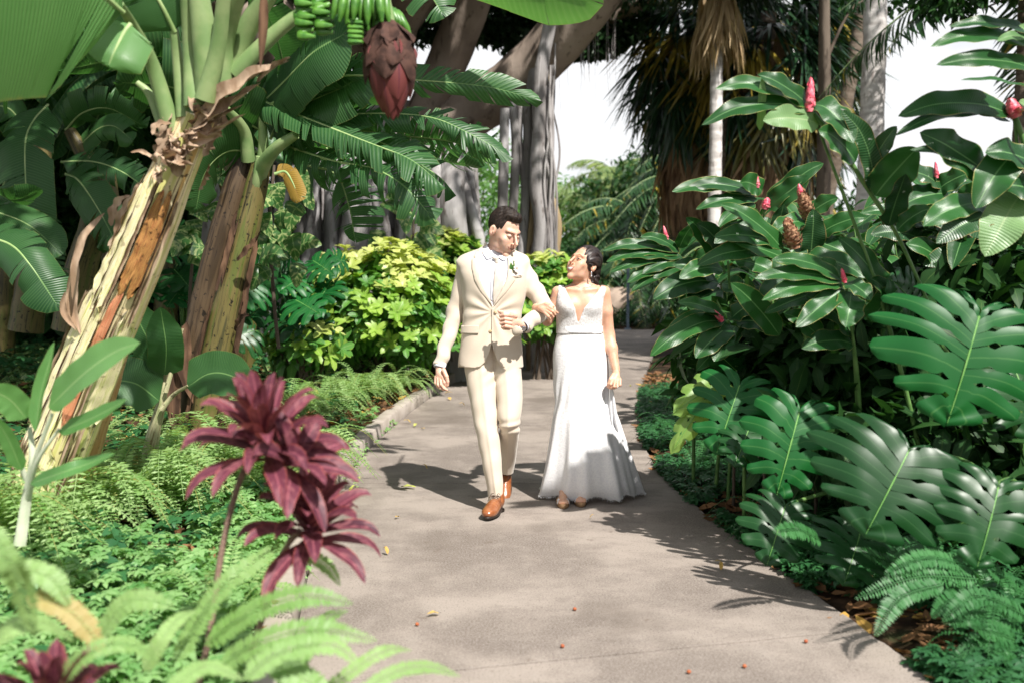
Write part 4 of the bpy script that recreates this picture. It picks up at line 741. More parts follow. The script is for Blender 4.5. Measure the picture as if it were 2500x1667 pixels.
ginger('ginger at the right edge with long leaves pointing left against the sky', 4.2, 2420, (2360, 140),
  [((2370, 110), (2137, 108), 44, dict(arch=.10)), ((2370, 75), (2180, 62), 34, dict(arch=.06)), ((2380, 160), (2150, 150), 44, dict(arch=.06, n0=(0, -1, .5))), ((2390, 215), (2205, 185), 26, dict(arch=.05, n0=(0, -.6, 1))), ((2370, 100), (2290, 95), 26, dict(m='l')), ((2380, -20), (2250, -30), 120, dict(arch=.1)), ((2390, 130), (2340, 60), 30, dict(m='l'))])
ginger('ginger with a frilly pink flower at the right edge below the leaves against sky', 4.4, 2400, (2330, 262),
  [((2325, 265), (2062, 268), 60, dict(arch=.10, n0=(0, -1, .5))), ((2320, 280), (2055, 313), 36, dict(arch=.13, n0=(0, -.8, .8))), ((2270, 400), (2112, 305), 74, dict(arch=.02, n0=(0, -1, .25), fold=.1)), ((2280, 420), (2090, 345), 30, dict(m='s')), ((2352, 350), (2240, 480), 80, dict(arch=.18)), ((2400, 400), (2262, 352), 70, dict(arch=.10)), ((2380, 280), (2340, 235), 30, dict(m='l')),
   ((2352, 440), (2262, 590), 90, dict(arch=.1, m='l', n0=(-.3, -1, .4))), ((2420, 470), (2290, 430), 80, {}), ((2260, 470), (2120, 520), 60, dict(arch=.1)), ((2300, 500), (2150, 560), 60, dict(m='s', arch=.12))],
  [((2335, 270), (2318, 228), 20, 'p')], [[(2328, 262, 4.4), (2352, 330, 4.4), (2380, 460, 4.4)]])
ginger('ginger with two pink buds and long leaves left of the slender palm trunk', 5.8, 1790, (1752, 470),
  [((1730, 445), (1543, 441), 40, dict(arch=.09)), ((1735, 450), (1575, 436), 34, dict(arch=.11)), ((1740, 460), (1598, 482), 34, dict(arch=.08)), ((1760, 480), (1892, 376), 44, dict(arch=.10)), ((1762, 478), (1858, 405), 52, dict(arch=0, n0=(-.3, -1, .2))), ((1735, 470), (1650, 520), 34, dict(arch=.12)), ((1750, 440), (1700, 420), 46, dict(n0=(0, -1, .3))), ((1745, 520), (1640, 560), 40, {}), ((1765, 500), (1730, 600), 44, dict(arch=.1)), ((1780, 560), (1800, 470), 40, dict(m='s'))],
  [((1740, 432), (1738, 404), 7, 'p'), ((1757, 482), (1763, 455), 12, 'p')])
ginger('ginger with a pink tipped cone going brown above the hedge', 5.4, 1880, (1850, 500),
  [((1850, 500), (1925, 455), 42, dict(arch=.08)), ((1860, 610), (1868, 480), 56, dict(arch=.02, n0=(.1, -1, .2), m='s')), ((1850, 510), (1770, 540), 44, {}), ((1870, 560), (1960, 600), 60, dict(arch=.12)), ((1840, 560), (1780, 640), 56, dict(arch=.1)), ((1880, 540), (1990, 500), 44, {})], [((1858, 500), (1838, 435), 17, 'c'), ((1843, 455), (1834, 424), 9, 'p')])
ginger('ginger with the large brown spent cone in the middle of the hedge', 5.1, 1860, (1832, 600),
  [((1815, 590), (1645, 480), 0.1, {}), ((1800, 575), (1655, 470), 44, dict(arch=.08)), ((1800, 590), (1600, 610), 46, dict(arch=.12)), ((1830, 610), (1690, 560), 44, dict(arch=.05)), ((1850, 590), (1990, 640), 50, dict(arch=.1)), ((1790, 560), (1640, 545), 50, dict(arch=.07)), ((1840, 620), (1740, 700), 54, dict(arch=.08)), ((1830, 620), (1900, 700), 54, dict(arch=.08))], [((1826, 572), (1808, 506), 21, 'c')])
ginger('ginger with a small brown cone and upright leaves beside the slender palm trunk', 5.9, 1680, (1672, 600),
  [((1672, 590), (1600, 515), 46, dict(n0=(.2, -1, .2), m='s')), ((1680, 600), (1735, 500), 42, dict(n0=(0, -1, .2))), ((1650, 600), (1575, 500), 38, dict(n0=(0, -1, .2))), ((1660, 620), (1560, 640), 44, dict(arch=.12)), ((1690, 600), (1790, 640), 44, dict(arch=.12)), ((1665, 560), (1690, 470), 26, {})], [((1668, 572), (1660, 525), 14, 'c')])
ginger('ginger nearest the bride with a slim pink bud and leaves reaching left', 6.3, 1600, (1560, 585),
  [((1560, 580), (1383, 577), 28, dict(arch=.10)), ((1560, 585), (1392, 602), 30, dict(arch=.10)), ((1565, 595), (1400, 626), 28, dict(arch=.08)), ((1565, 590), (1430, 590), 34, dict(arch=.06)), ((1560, 580), (1470, 545), 26, dict(arch=.12)), ((1570, 600), (1440, 650), 32, dict(arch=.08)), ((1575, 600), (1475, 630), 34, {}), ((1590, 610), (1450, 670), 32, dict(arch=.1)), ((1560, 570), (1590, 520), 30, dict(n0=(0, -1, .2))), ((1590, 615), (1500, 640), 34, {}), ((1600, 600), (1660, 570), 34, {})], [((1532, 552), (1524, 520), 6, 'p')])
ginger('ginger with a broad dark drooping leaf beside the path end', 6.0, 1650, (1650, 660),
  [((1650, 650), (1500, 688), 60, dict(arch=.12)), ((1660, 670), (1560, 720), 50, dict(arch=.1)), ((1640, 640), (1545, 610), 40, {}), ((1660, 650), (1740, 700), 50, {}), ((1650, 690), (1560, 690), 40, {})])
ginger('ginger with a red bud in a fan of yellow edged leaves in the middle', 4.7, 1990, (1942, 650),
  [((1935, 648), (1733, 640), 40, dict(arch=.08)), ((1935, 655), (1750, 690), 42, dict(arch=.09)), ((1930, 642), (1772, 598), 38, dict(arch=.10)), ((1938, 665), (1828, 752), 48, dict(arch=.04, n0=(-.2, -1, .5))), ((1955, 672), (1942, 752), 62, dict(arch=.03, n0=(0, -1, .3))), ((1945, 650), (2000, 690), 44, dict(arch=.1)), ((1935, 660), (1755, 720), 38, dict(arch=.05, y=.1)), ((1940, 640), (1880, 600), 30, dict(arch=.1, y=.1))], [((1941, 650), (1933, 618), 7, 'p')])
ginger('lowest ginger at the hedge front with a red bud and long leaves over the path', 5.3, 1720, (1672, 735),
  [((1665, 738), (1493, 818), 46, dict(arch=.14)), ((1668, 735), (1515, 800), 44, dict(arch=.20, y=.05)), ((1680, 748), (1597, 822), 54, dict(arch=.08)), ((1665, 728), (1555, 695), 34, dict(arch=.08)), ((1690, 750), (1640, 830), 50, dict(arch=.05)), ((1680, 730), (1760, 690), 44, {}), ((1690, 740), (1790, 760), 48, dict(arch=.12)), ((1660, 745), (1540, 760), 44, dict(arch=.07, y=.1)), ((1700, 790), (1600, 850), 44, dict(arch=.15, y=.15))], [((1660, 738), (1637, 712), 8, 'p')])
ginger('ginger with two long dark leaves crossing the middle of the hedge', 4.8, 1960, (1960, 780),
  [((1790, 770), (1678, 650), 52, dict(arch=.05, n0=(-.2, -1, .3))), ((2050, 690), (1925, 545), 56, dict(arch=.05, n0=(.2, -1, .4))), ((1960, 770), (1850, 680), 54, dict(arch=.1)), ((1900, 800), (1800, 720), 54, {}), ((2000, 740), (2080, 650), 60, dict(n0=(0, -1, .2))), ((1960, 790), (1840, 800), 50, {}), ((2060, 720), (2000, 640), 50, {})])
ginger('ginger with a slim dark red bud against the sky at the right', 5.2, 2190, (2155, 430),
  [((2160, 430), (2070, 400), 50, dict(arch=.12, m='s')), ((2150, 440), (2230, 400), 50, dict(arch=.1)), ((2190, 450), (2060, 480), 56, dict(arch=.1)), ((2120, 520), (1975, 490), 36, dict(arch=.1)), ((2200, 500), (2260, 420), 60, {}), ((2130, 560), (2000, 540), 50, dict(m='s')), ((2300, 560), (2080, 500), 60, dict(m='s', arch=.08)), ((2280, 600), (2120, 610), 60, dict(m='s', arch=.1)), ((2200, 640), (2080, 560), 60, {})], [((2152, 410), (2148, 374), 6, 'p')])
# the mass of the hedge behind those: random canes under the silhouette seen in the photo
SX = [1400, 1480, 1560, 1650, 1750, 1850, 1920, 2000, 2090, 2180, 2260, 2420]; SY = [640, 600, 560, 500, 480, 480, 500, 500, 440, 400, 380, 380]
rg = np.random.default_rng(11)
for k in range(135):
    px = 1450+1000*rg.random(); Y = 5.2+4.6*rg.random(); s_ = np.interp(px, SX, SY); py = s_+8+(250 if Y < 7 else 120)*rg.random()**1.2
    tp = D(px, py, Y); f = ground_at(px+40, Y); 
    if min(f[0], tp[0]) < edge_x(RG_, Y)+(.95 if Y < 6.6 else .62): continue
    low_ = .12 if Y < 6.6 else .4; t = thing('ginger_plant', 'leafy red ginger cane inside the right hand hedge', 'ginger plant', f, 'ginger canes in the mass of the hedge'); c = catmull([f, (f+tp)/2+(.05, 0, .12), tp], 30)
    m = MB(); tube(m, c, [.012, .010, .005], 6, 16, .5); m.build('stem', M_gst, t); m = MB(); hd = rg.random()*6.28; nl = 15 if Y < 6.6 else 11
    for i in range(nl):
        f_ = low_+(1-low_)*(i+1)/nl; b = c[int(f_*29)]; a = hd+(math.pi if i % 2 else 0)+rg.normal()*.5; L = (.34+.12*rg.random()); d = np.array([math.cos(a), math.sin(a)*.8-.15, .35]); d = nrm(d)
        ribbon(m, [b, b+d*L*.5+(0, 0, .03), b+d*L+(0, 0, -.12-.1*rg.random())], .095+.03*rg.random(), (0, -.2, 1), 'ginger', 12, 5, .2, .1, 2.6)
    m.build('foliage', M_gin, t)
# low dark filling foliage between the canes
def mass(name, label, cat, boxes, size, mat, tpl=None, group=None):
    mb = MB(); x0 = np.array(boxes[0][0]); t = thing(name, label, cat, (x0[0], x0[1], float(ground_z(x0[0], x0[1]))), group)
    for c, r_, n in boxes: leafball(mb, c, r_, n, size, tpl=tpl or LB, shell=.1)
    mb.build('foliage', mat, t); m = MB(); c = np.array(boxes[0][0]); g = np.array([c[0], c[1], float(ground_z(c[0], c[1]))-.1])
    for (q, r_, n) in boxes: tube(m, [g, (g+np.array(q))/2, np.array(q)], [.012, .009, .004], 6, 8, None)
    m.build('stem', M_bark, t); return t
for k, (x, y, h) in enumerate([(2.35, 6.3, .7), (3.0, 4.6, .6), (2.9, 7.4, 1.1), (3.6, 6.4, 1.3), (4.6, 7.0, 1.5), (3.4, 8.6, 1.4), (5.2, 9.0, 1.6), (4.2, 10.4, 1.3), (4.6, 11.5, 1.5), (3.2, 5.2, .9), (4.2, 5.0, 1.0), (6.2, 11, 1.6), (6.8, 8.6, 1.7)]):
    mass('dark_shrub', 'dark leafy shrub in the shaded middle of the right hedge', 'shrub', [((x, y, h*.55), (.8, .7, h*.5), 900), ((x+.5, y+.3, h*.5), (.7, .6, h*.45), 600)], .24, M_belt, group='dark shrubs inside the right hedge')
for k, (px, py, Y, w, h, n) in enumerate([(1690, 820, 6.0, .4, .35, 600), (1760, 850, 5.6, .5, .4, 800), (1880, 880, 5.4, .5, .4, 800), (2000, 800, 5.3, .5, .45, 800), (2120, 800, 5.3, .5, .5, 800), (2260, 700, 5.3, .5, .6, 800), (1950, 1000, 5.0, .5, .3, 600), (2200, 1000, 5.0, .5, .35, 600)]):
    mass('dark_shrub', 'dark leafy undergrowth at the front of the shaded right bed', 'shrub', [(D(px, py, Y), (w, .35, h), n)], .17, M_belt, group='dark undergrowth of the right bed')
# ---------------------------------------------------------------- monsteras
M_mon = leafmat('monstera_leaf', (.005, .062, .013), (.012, .110, .021), vein=(.10, .24, .07), rough=.40, spec=.25, transl=.14, veinw=.07, rib=.3, bstr=.12); M_monl = leafmat('young_monstera_leaf', (.14, .27, .055), (.24, .36, .09), vein=(.3, .42, .15), rough=.4, transl=.35, rib=.4); M_mond = leafmat('shade_tinted_monstera_leaf', (.006, .038, .009), (.012, .066, .014), vein=(.05, .13, .045), rough=.36, spec=.28, transl=.10, veinw=.06, rib=.3)  # M_mond: darker copy of the monstera green, shade put into the colour
M_mrib = simple('monstera_midrib', (.10, .26, .05), (.15, .32, .08), 20, .4)
def mons(t, b, tip, wpx, Y, n0=(0, -1, .45), mat=None, dY=-.15, foot=None, lobes=7, droop=.25, cut=.42, ld=.36, pet=True):
    m, r = MB(), MB(); B = D(b[0], b[1], Y); T_ = D(tip[0], tip[1], Y+dY); monstera_leaf(m, r, B, T_, n0, wpx/(2287/Y), lobes, droop, None, cut, lobedroop=ld); o = m.build('leaf', mat or M_mon, t); r.build('midrib', M_mrib, o)
    if pet:
        f = np.array(foot) if foot is not None else np.array([B[0]+.35, Y+.6, float(ground_z(B[0]+.35, Y+.6))]); m = MB(); tube(m, [B, B+(.03, .10, .02)+(f-B)*.08, (B+f)/2+(0, .1, .12), f], [.007, .010, .013, .016], 7, 20, .5); m.build('petiole', M_gst, t)
m1 = thing('monstera_plant', 'large monstera at the right with broad glossy split leaves over the dark bed', 'monstera', (2.6, 4.9, float(ground_z(2.6, 4.9)))); F1 = (2.7, 4.9, float(ground_z(2.7, 4.9)))
mons(m1, (2248, 728), (2188, 968), 400, 4.1, (-.10, -1, .42), foot=F1, droop=.30, lobes=7); mons(m1, (2085, 1038), (1995, 1222), 400, 4.0, (-.15, -1, .42), M_mond, foot=F1, droop=.28, lobes=7); mons(m1, (2292, 1120), (2255, 1300), 270, 3.9, (-.05, -1, .45), M_mond, foot=F1, lobes=7)
mons(m1, (2330, 850), (2400, 1000), 260, 4.4, (.2, -1, .5), M_mond, foot=F1); mons(m1, (2100, 700), (2060, 640), 150, 4.7, (-.2, -1, .5), M_mond, foot=F1, lobes=7)
m2 = thing('monstera_plant', 'monstera beside the path with a bright green leaf and a shaded one below it', 'monstera', (2.2, 5.2, float(ground_z(2.2, 5.2)))); F2 = (2.25, 5.2, float(ground_z(2.25, 5.2)))
mons(m2, (1835, 948), (1785, 1140), 225, 4.6, (-.15, -1, .4), foot=F2, lobes=7); mons(m2, (1802, 1165), (1765, 1292), 185, 4.4, (-.1, -1, .45), M_mond, foot=F2, lobes=7); mons(m2, (1975, 1225), (1945, 1335), 210, 4.25, (0, -1, .5), M_mond, foot=F2, lobes=7); mons(m2, (1720, 985), (1690, 1060), 130, 4.9, (0, -.8, .8), M_mond, foot=F2, lobes=7)
m3 = thing('monstera_plant', 'monstera with one green leaf and two folded pale lime leaves next to the path', 'monstera', (2.0, 5.9, float(ground_z(2.0, 5.9)))); F3 = (2.05, 5.9, float(ground_z(2.05, 5.9)))
mons(m3, (1698, 885), (1648, 1035), 195, 5.0, (-.1, -1, .45), foot=F3, lobes=7); mons(m3, (1655, 880), (1560, 925), 95, 5.15, (-.1, -1, .6), M_monl, foot=F3, lobes=5, cut=.55, droop=.5); mons(m3, (1612, 930), (1556, 1010), 62, 5.1, (-.3, -1, .1), M_monl, foot=F3, lobes=5, cut=.6, droop=.9); mons(m3, (1690, 850), (1640, 800), 80, 5.3, (-.2, -1, .2), M_mond, foot=F3, lobes=6)
# ---------------------------------------------------------------- ferns
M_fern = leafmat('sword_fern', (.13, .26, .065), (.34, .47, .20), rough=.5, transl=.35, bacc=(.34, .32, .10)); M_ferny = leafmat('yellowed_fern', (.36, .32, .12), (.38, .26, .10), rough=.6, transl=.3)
M_fernd = leafmat('shade_tinted_sword_fern', (.018, .095, .024), (.05, .18, .05), rough=.5, transl=.25); PIN = leaf_tpl(1, .34, 3, 3, .1, .12, 'lance')  # M_fernd: darker copy of M_fern, the right bed's shade put into the colour
def frond(mb, pts, width, n0=(0, -.5, 1), n=34, rnd=None):
    c = catmull(pts, n); T, S, N = frames(c, n0); u = np.linspace(0, 1, n); pr = np.clip(u/.08, 0, 1)**.6*np.clip((1-u)/.35, 0, 1)**.55; idx = np.arange(1, n-1)
    tube(mb, c, [.0028, .002, .0008], 4, n, rnd)
    for s in (-1, 1): scatter(mb, PIN, c[idx], nrm(S[idx]*s+T[idx]*.25+N[idx]*.12+RNG.normal(size=(len(idx), 3))*.07), N[idx]+RNG.normal(size=(len(idx), 3))*.12, width/2*pr[idx]*(1+.1*RNG.random(len(idx))), RNG.random() if rnd is None else rnd)
def fernclump(seed, n=13, L_=.5, w=.075, nn=30):
    rg = np.random.default_rng(seed); mb = MB()
    for k in range(n):
        a = k*2.4+rg.random()*.6; e = .5+.7*rg.random(); L = L_*(.65+.5*rg.random()); d = np.array([math.cos(a), math.sin(a), 0]); b = d*.02; frond(mb, [b, b+d*L*.35+(0, 0, L*.45*e), b+d*L*.7+(0, 0, L*.5*e), b+d*L*(1.0)+(0, 0, L*(.5*e-.28))], w, (0, 0, 1), nn)
    return mb
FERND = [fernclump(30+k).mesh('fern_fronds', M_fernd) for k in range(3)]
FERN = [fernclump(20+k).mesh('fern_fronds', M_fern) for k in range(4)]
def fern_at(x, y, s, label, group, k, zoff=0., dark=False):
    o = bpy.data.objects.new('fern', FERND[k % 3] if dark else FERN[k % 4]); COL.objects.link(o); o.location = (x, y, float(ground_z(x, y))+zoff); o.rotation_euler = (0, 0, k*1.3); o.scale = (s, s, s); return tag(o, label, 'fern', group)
def Z8(x, y): return (1750+x/2.351)/1.063, (1000+y/2.351)/1.063
fr = thing('fern', 'bright sword fern in the lower right corner arching over the path edge', 'fern', G(2450, 1640, .1))
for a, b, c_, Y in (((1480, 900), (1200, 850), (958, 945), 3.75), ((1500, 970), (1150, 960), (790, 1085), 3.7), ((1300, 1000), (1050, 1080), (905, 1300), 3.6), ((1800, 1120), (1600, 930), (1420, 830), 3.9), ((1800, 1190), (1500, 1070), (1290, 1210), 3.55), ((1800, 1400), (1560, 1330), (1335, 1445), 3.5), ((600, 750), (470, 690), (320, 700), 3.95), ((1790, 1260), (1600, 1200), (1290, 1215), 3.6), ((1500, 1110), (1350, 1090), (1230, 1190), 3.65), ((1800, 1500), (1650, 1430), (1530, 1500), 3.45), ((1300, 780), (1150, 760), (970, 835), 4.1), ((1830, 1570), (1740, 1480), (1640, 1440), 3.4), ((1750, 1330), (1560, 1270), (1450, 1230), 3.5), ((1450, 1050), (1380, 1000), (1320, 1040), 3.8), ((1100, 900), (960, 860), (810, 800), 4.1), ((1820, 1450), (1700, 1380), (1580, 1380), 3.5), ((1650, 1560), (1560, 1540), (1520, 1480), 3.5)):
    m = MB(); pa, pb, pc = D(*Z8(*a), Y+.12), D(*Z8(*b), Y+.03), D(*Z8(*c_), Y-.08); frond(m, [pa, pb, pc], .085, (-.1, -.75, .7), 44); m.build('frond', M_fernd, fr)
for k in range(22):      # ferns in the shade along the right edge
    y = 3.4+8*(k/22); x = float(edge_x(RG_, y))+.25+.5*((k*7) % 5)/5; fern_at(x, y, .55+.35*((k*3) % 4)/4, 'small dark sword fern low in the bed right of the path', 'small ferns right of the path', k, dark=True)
# ---------------------------------------------------------------- small ground cover (stuff)
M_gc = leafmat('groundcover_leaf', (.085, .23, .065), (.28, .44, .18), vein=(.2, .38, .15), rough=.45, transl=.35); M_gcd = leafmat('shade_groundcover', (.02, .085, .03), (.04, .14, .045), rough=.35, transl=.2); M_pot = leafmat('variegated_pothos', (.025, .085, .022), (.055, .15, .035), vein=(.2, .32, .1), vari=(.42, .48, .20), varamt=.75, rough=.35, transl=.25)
L5 = tpl_join([((v @ rotm((0, 0, 1), a).T)+(0, 0, z), f, u) for (v, f, u), a, z in [(leaf_tpl(1, .62, 4, 3, .2, .25, 'ovate'), i*2.4, .25*i/5) for i in range(5)]])
def cover(name, label, cat, n, reg, size, mat, h=.1, tpl=None, tilt=.35):
    """n leaf tufts over a region reg(n) -> x, y"""
    x, y = reg(n); z = ground_z(x, y)+h*RNG.random(len(x)); mb = MB(); k = len(x); a = RNG.random(k)*6.28
    scatter(mb, tpl or L5, np.stack([x, y, z], 1), np.stack([np.cos(a), np.sin(a), 0*a], 1), nrm(np.stack([RNG.normal(size=k)*tilt, RNG.normal(size=k)*tilt*.8-.22, np.ones(k)], 1)), size*(.6+.7*RNG.random(k))); o = mb.build(name, mat); return tag(o, label, cat, kind='stuff')
def bed_left(y0, y1, w0, w1, dens=lambda x, y: np.ones_like(x, bool)):
    def f(n):
        y = y0+(y1-y0)*RNG.random(n); l = w0+(w1-w0)*RNG.random(n); x = edge_x(LG, y)-l; k = dens(x, y); return x[k], y[k]
    return f
def bed_right(y0, y1, w0, w1, dens=lambda x, y: np.ones_like(x, bool)):
    def f(n):
        y = y0+(y1-y0)*RNG.random(n)**1.3; l = w0+(w1-w0)*RNG.random(n)**1.4; x = edge_x(RG_, y)+l; k = dens(x, y); return x[k], y[k]
    return f
patchy = lambda s, t: (lambda x, y: (np.sin(x*3.1*s+1.3*np.sin(y*2.2*s))+np.sin(y*2.7*s+x*1.7*s)+.6*np.sin(x*9*s)*np.sin(y*8*s)) > t)
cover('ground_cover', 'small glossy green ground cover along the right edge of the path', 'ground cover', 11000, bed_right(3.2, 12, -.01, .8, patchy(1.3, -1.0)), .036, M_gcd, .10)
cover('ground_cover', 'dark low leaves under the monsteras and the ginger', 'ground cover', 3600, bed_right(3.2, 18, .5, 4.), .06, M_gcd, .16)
M_lit = leafmat('fallen_leaf', (.10, .045, .018), (.26, .13, .05), vein=(.12, .06, .03), rough=.8, transl=.1, bacc=(.40, .24, .05))
LCURL = leaf_tpl(1, .45, 5, 3, .5, -.3, 'ovate')
cover('leaf_litter', 'brown fallen leaves on the soil beside the path', 'leaf litter', 1500, bed_right(3.2, 14, .02, 1.4), .10, M_lit, .03, LCURL, .5)
# ---------------------------------------------------------------- left bed: ferns, covers, shrubs, cordylines
for k in range(60):      # sword ferns in the sunny front of the left bed
    y = 3.7+2.9*((k*0.618) % 1); l = .12+1.5*((k*.381) % 1); x = float(edge_x(LG, y))-.15-l; fern_at(x, y, .95+.55*((k*5) % 7)/7, 'pale green sword fern in the sunny front bed by the kerb', 'sword ferns of the sunny front bed', k)
for k in range(34):
    y = 6.8+4.2*((k*0.618) % 1); l = .12+.85*((k*.381) % 1); x = float(edge_x(LG, y))-.18-l; fern_at(x, y, .9+.35*((k*5) % 7)/7, 'sword fern between the kerb and the yellow leaved shrub', 'sword ferns below the yellow leaved shrub', k)
nf_ = thing('fern', 'large blurred fern in the foreground with pale fronds reaching over the kerb and path', 'fern', D(520, 1620, 2.6))
for pts, w, mt in (([(400, 1520, 2.55), (500, 1361, 2.6), (580, 1293, 2.65), (660, 1240, 2.75)], .075, 0), ([(470, 1480, 2.6), (580, 1405, 2.6), (700, 1368, 2.6), (812, 1385, 2.6)], .085, 0), ([(500, 1530, 2.5), (600, 1473, 2.5), (720, 1445, 2.5), (868, 1470, 2.5)], .08, 0), ([(640, 1600, 2.4), (700, 1493, 2.5), (748, 1421, 2.6), (800, 1400, 2.65)], .07, 0),
                   ([(730, 1600, 2.45), (840, 1517, 2.5), (900, 1490, 2.55), (945, 1492, 2.6)], .05, 0), ([(820, 1600, 2.3), (900, 1545, 2.35), (980, 1530, 2.4), (1058, 1552, 2.4)], .05, 0), ([(640, 1290, 3.0), (700, 1275, 3.0), (752, 1300, 3.0), (782, 1345, 3.0)], .06, 0), ([(-40, 1200, 1.9), (20, 1290, 1.9), (50, 1350, 1.95), (80, 1460, 2.0)], .06, 0), ([(60, 1370, 2.3), (130, 1385, 2.3), (190, 1430, 2.3), (240, 1500, 2.3)], .07, 1),
                   ([(232, 1460, 2.5), (270, 1400, 2.5), (320, 1375, 2.5), (400, 1390, 2.5)], .07, 0), ([(330, 1540, 2.4), (370, 1470, 2.4), (410, 1420, 2.45), (450, 1400, 2.5)], .06, 0), ([(620, 1520, 2.4), (700, 1560, 2.4), (760, 1600, 2.4)], .08, 0), ([(560, 1560, 2.3), (640, 1500, 2.35), (760, 1480, 2.4), (830, 1530, 2.4)], .07, 0), ([(0, 1330, 2.3), (60, 1310, 2.3), (120, 1330, 2.3), (160, 1390, 2.3)], .07, 0), ([(100, 1600, 2.2), (200, 1500, 2.2), (300, 1480, 2.25), (380, 1530, 2.3)], .06, 0), ([(380, 1620, 2.1), (420, 1560, 2.15), (480, 1530, 2.2), (560, 1560, 2.2)], .06, 0), ([(-30, 1480, 2.0), (30, 1440, 2.0), (100, 1430, 2.05), (170, 1470, 2.1)], .06, 0)):
    m = MB(); frond(m, Dl(pts), w*.9, (0, -.7, .7), 56, RNG.random()*.9); m.build('frond', M_ferny if mt else M_fern, nf_)
cover('ground_cover', 'bright small leaved ground cover filling the sunny foreground bed', 'ground cover', 15000, bed_left(1.9, 5.6, .1, 2.6, lambda x, y: patchy(1.1, -.9)(x, y)), .036, M_gc, .16)
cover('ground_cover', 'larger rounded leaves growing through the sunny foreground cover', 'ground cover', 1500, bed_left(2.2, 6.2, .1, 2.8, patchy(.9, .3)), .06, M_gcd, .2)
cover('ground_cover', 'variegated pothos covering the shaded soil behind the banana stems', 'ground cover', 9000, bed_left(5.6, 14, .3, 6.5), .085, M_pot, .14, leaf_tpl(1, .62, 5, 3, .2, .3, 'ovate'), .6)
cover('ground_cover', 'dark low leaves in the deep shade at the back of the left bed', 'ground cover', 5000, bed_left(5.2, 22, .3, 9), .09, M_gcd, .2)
cover('ground_cover', 'trailing green leaves spilling over the kerb', 'ground cover', 1500, bed_left(4.6, 9.5, .0, .45, patchy(1.5, .1)), .04, M_gc, .12)
cover('leaf_litter', 'brown fallen leaves on the soil of the left bed', 'leaf litter', 3000, bed_left(3.2, 14, .12, 3.5), .11, M_lit, .05, LCURL, .5)
# cordylines with wine red leaves (foreground, out of focus)
M_ti = leafmat('wine_red_cordyline', (.050, .013, .027), (.165, .042, .066), vein=(.36, .11, .14), vari=(.34, .13, .14), varamt=.45, edge=(.36, .08, .07), spec=.28, rough=.5, transl=.25, veinw=.06, edgew=.9); M_tist = simple('cordyline_stem', (.16, .10, .08), (.26, .17, .13), 60, .7, .3, .5, stretch=(1, 1, 4))
def rosette(parent, c, ax, n, L, w, seed, e0=1.35, e1=-.45, sx=1.):
    rg = np.random.default_rng(seed); c = np.asarray(c, float); ax = nrm(np.asarray(ax, float)); x = nrm(np.cross(ax, (0, 1, .01))); y = np.cross(ax, x)
    for k in range(n):
        f = k/n; a = k*2.4+rg.normal()*.15; e = e0+(e1-e0)*f**.8; o = (x*math.cos(a)*sx+y*math.sin(a)); d = nrm(o*math.cos(e)+ax*math.sin(e)); b = c-ax*.035*f*n/10+o*.006; l = L*(.75+.35*math.sin(min(f*1.5+.2, 1)*1.57)+.1*rg.random()); m = MB()
        ribbon(m, [b, b+d*l*.4+ax*.012, b+d*l*.8, b+d*l+np.array([0, 0, -.10*l*(1+f)])], w*(.85+.3*rg.random()), ax+o*-.2, 'ti', 12, 5, .28, .04, 2, .15, rg.random()*.92 if rg.random() < .85 else .96); m.build('leaf', M_ti, parent)
def cordy(label, stem, c_list, rad=.009):
    t = thing('cordyline', label, 'cordyline', stem[0]); m = MB(); tube(m, stem, [rad*1.1, rad, rad], 8, 40, .5, .05); m.build('stem', M_tist, t)
    for a in c_list: rosette(t, *a)
    return t
cordy('taller wine red cordyline, its double head in the centre of the foreground', Dl([(440, 1640, 2.75), (480, 1460, 2.78), (510, 1260, 2.8), (545, 1120, 2.8), (588, 1020, 2.8)]), [(D(603, 985, 2.8), (-.10, -.42, 1), 32, .205, .054, 1, 1.42, -.05), (D(672, 1060, 2.78), (.6, -.6, .7), 11, .17, .054, 2, .9, .05)])
cordy('shorter wine red cordyline leaning towards the path', Dl([(575, 1500, 2.85), (620, 1365, 2.85), (655, 1260, 2.85), (690, 1215, 2.85)]), [(D(712, 1190, 2.85), (.15, -.42, 1), 26, .185, .052, 3, 1.38, -.15)])
cordy('small wine red cordyline at the bottom left corner', Dl([(125, 1760, 2.2), (125, 1680, 2.2), (125, 1640, 2.2)]), [(D(125, 1628, 2.2), (0, -.1, 1), 16, .175, .050, 4, 1.45, .55)])
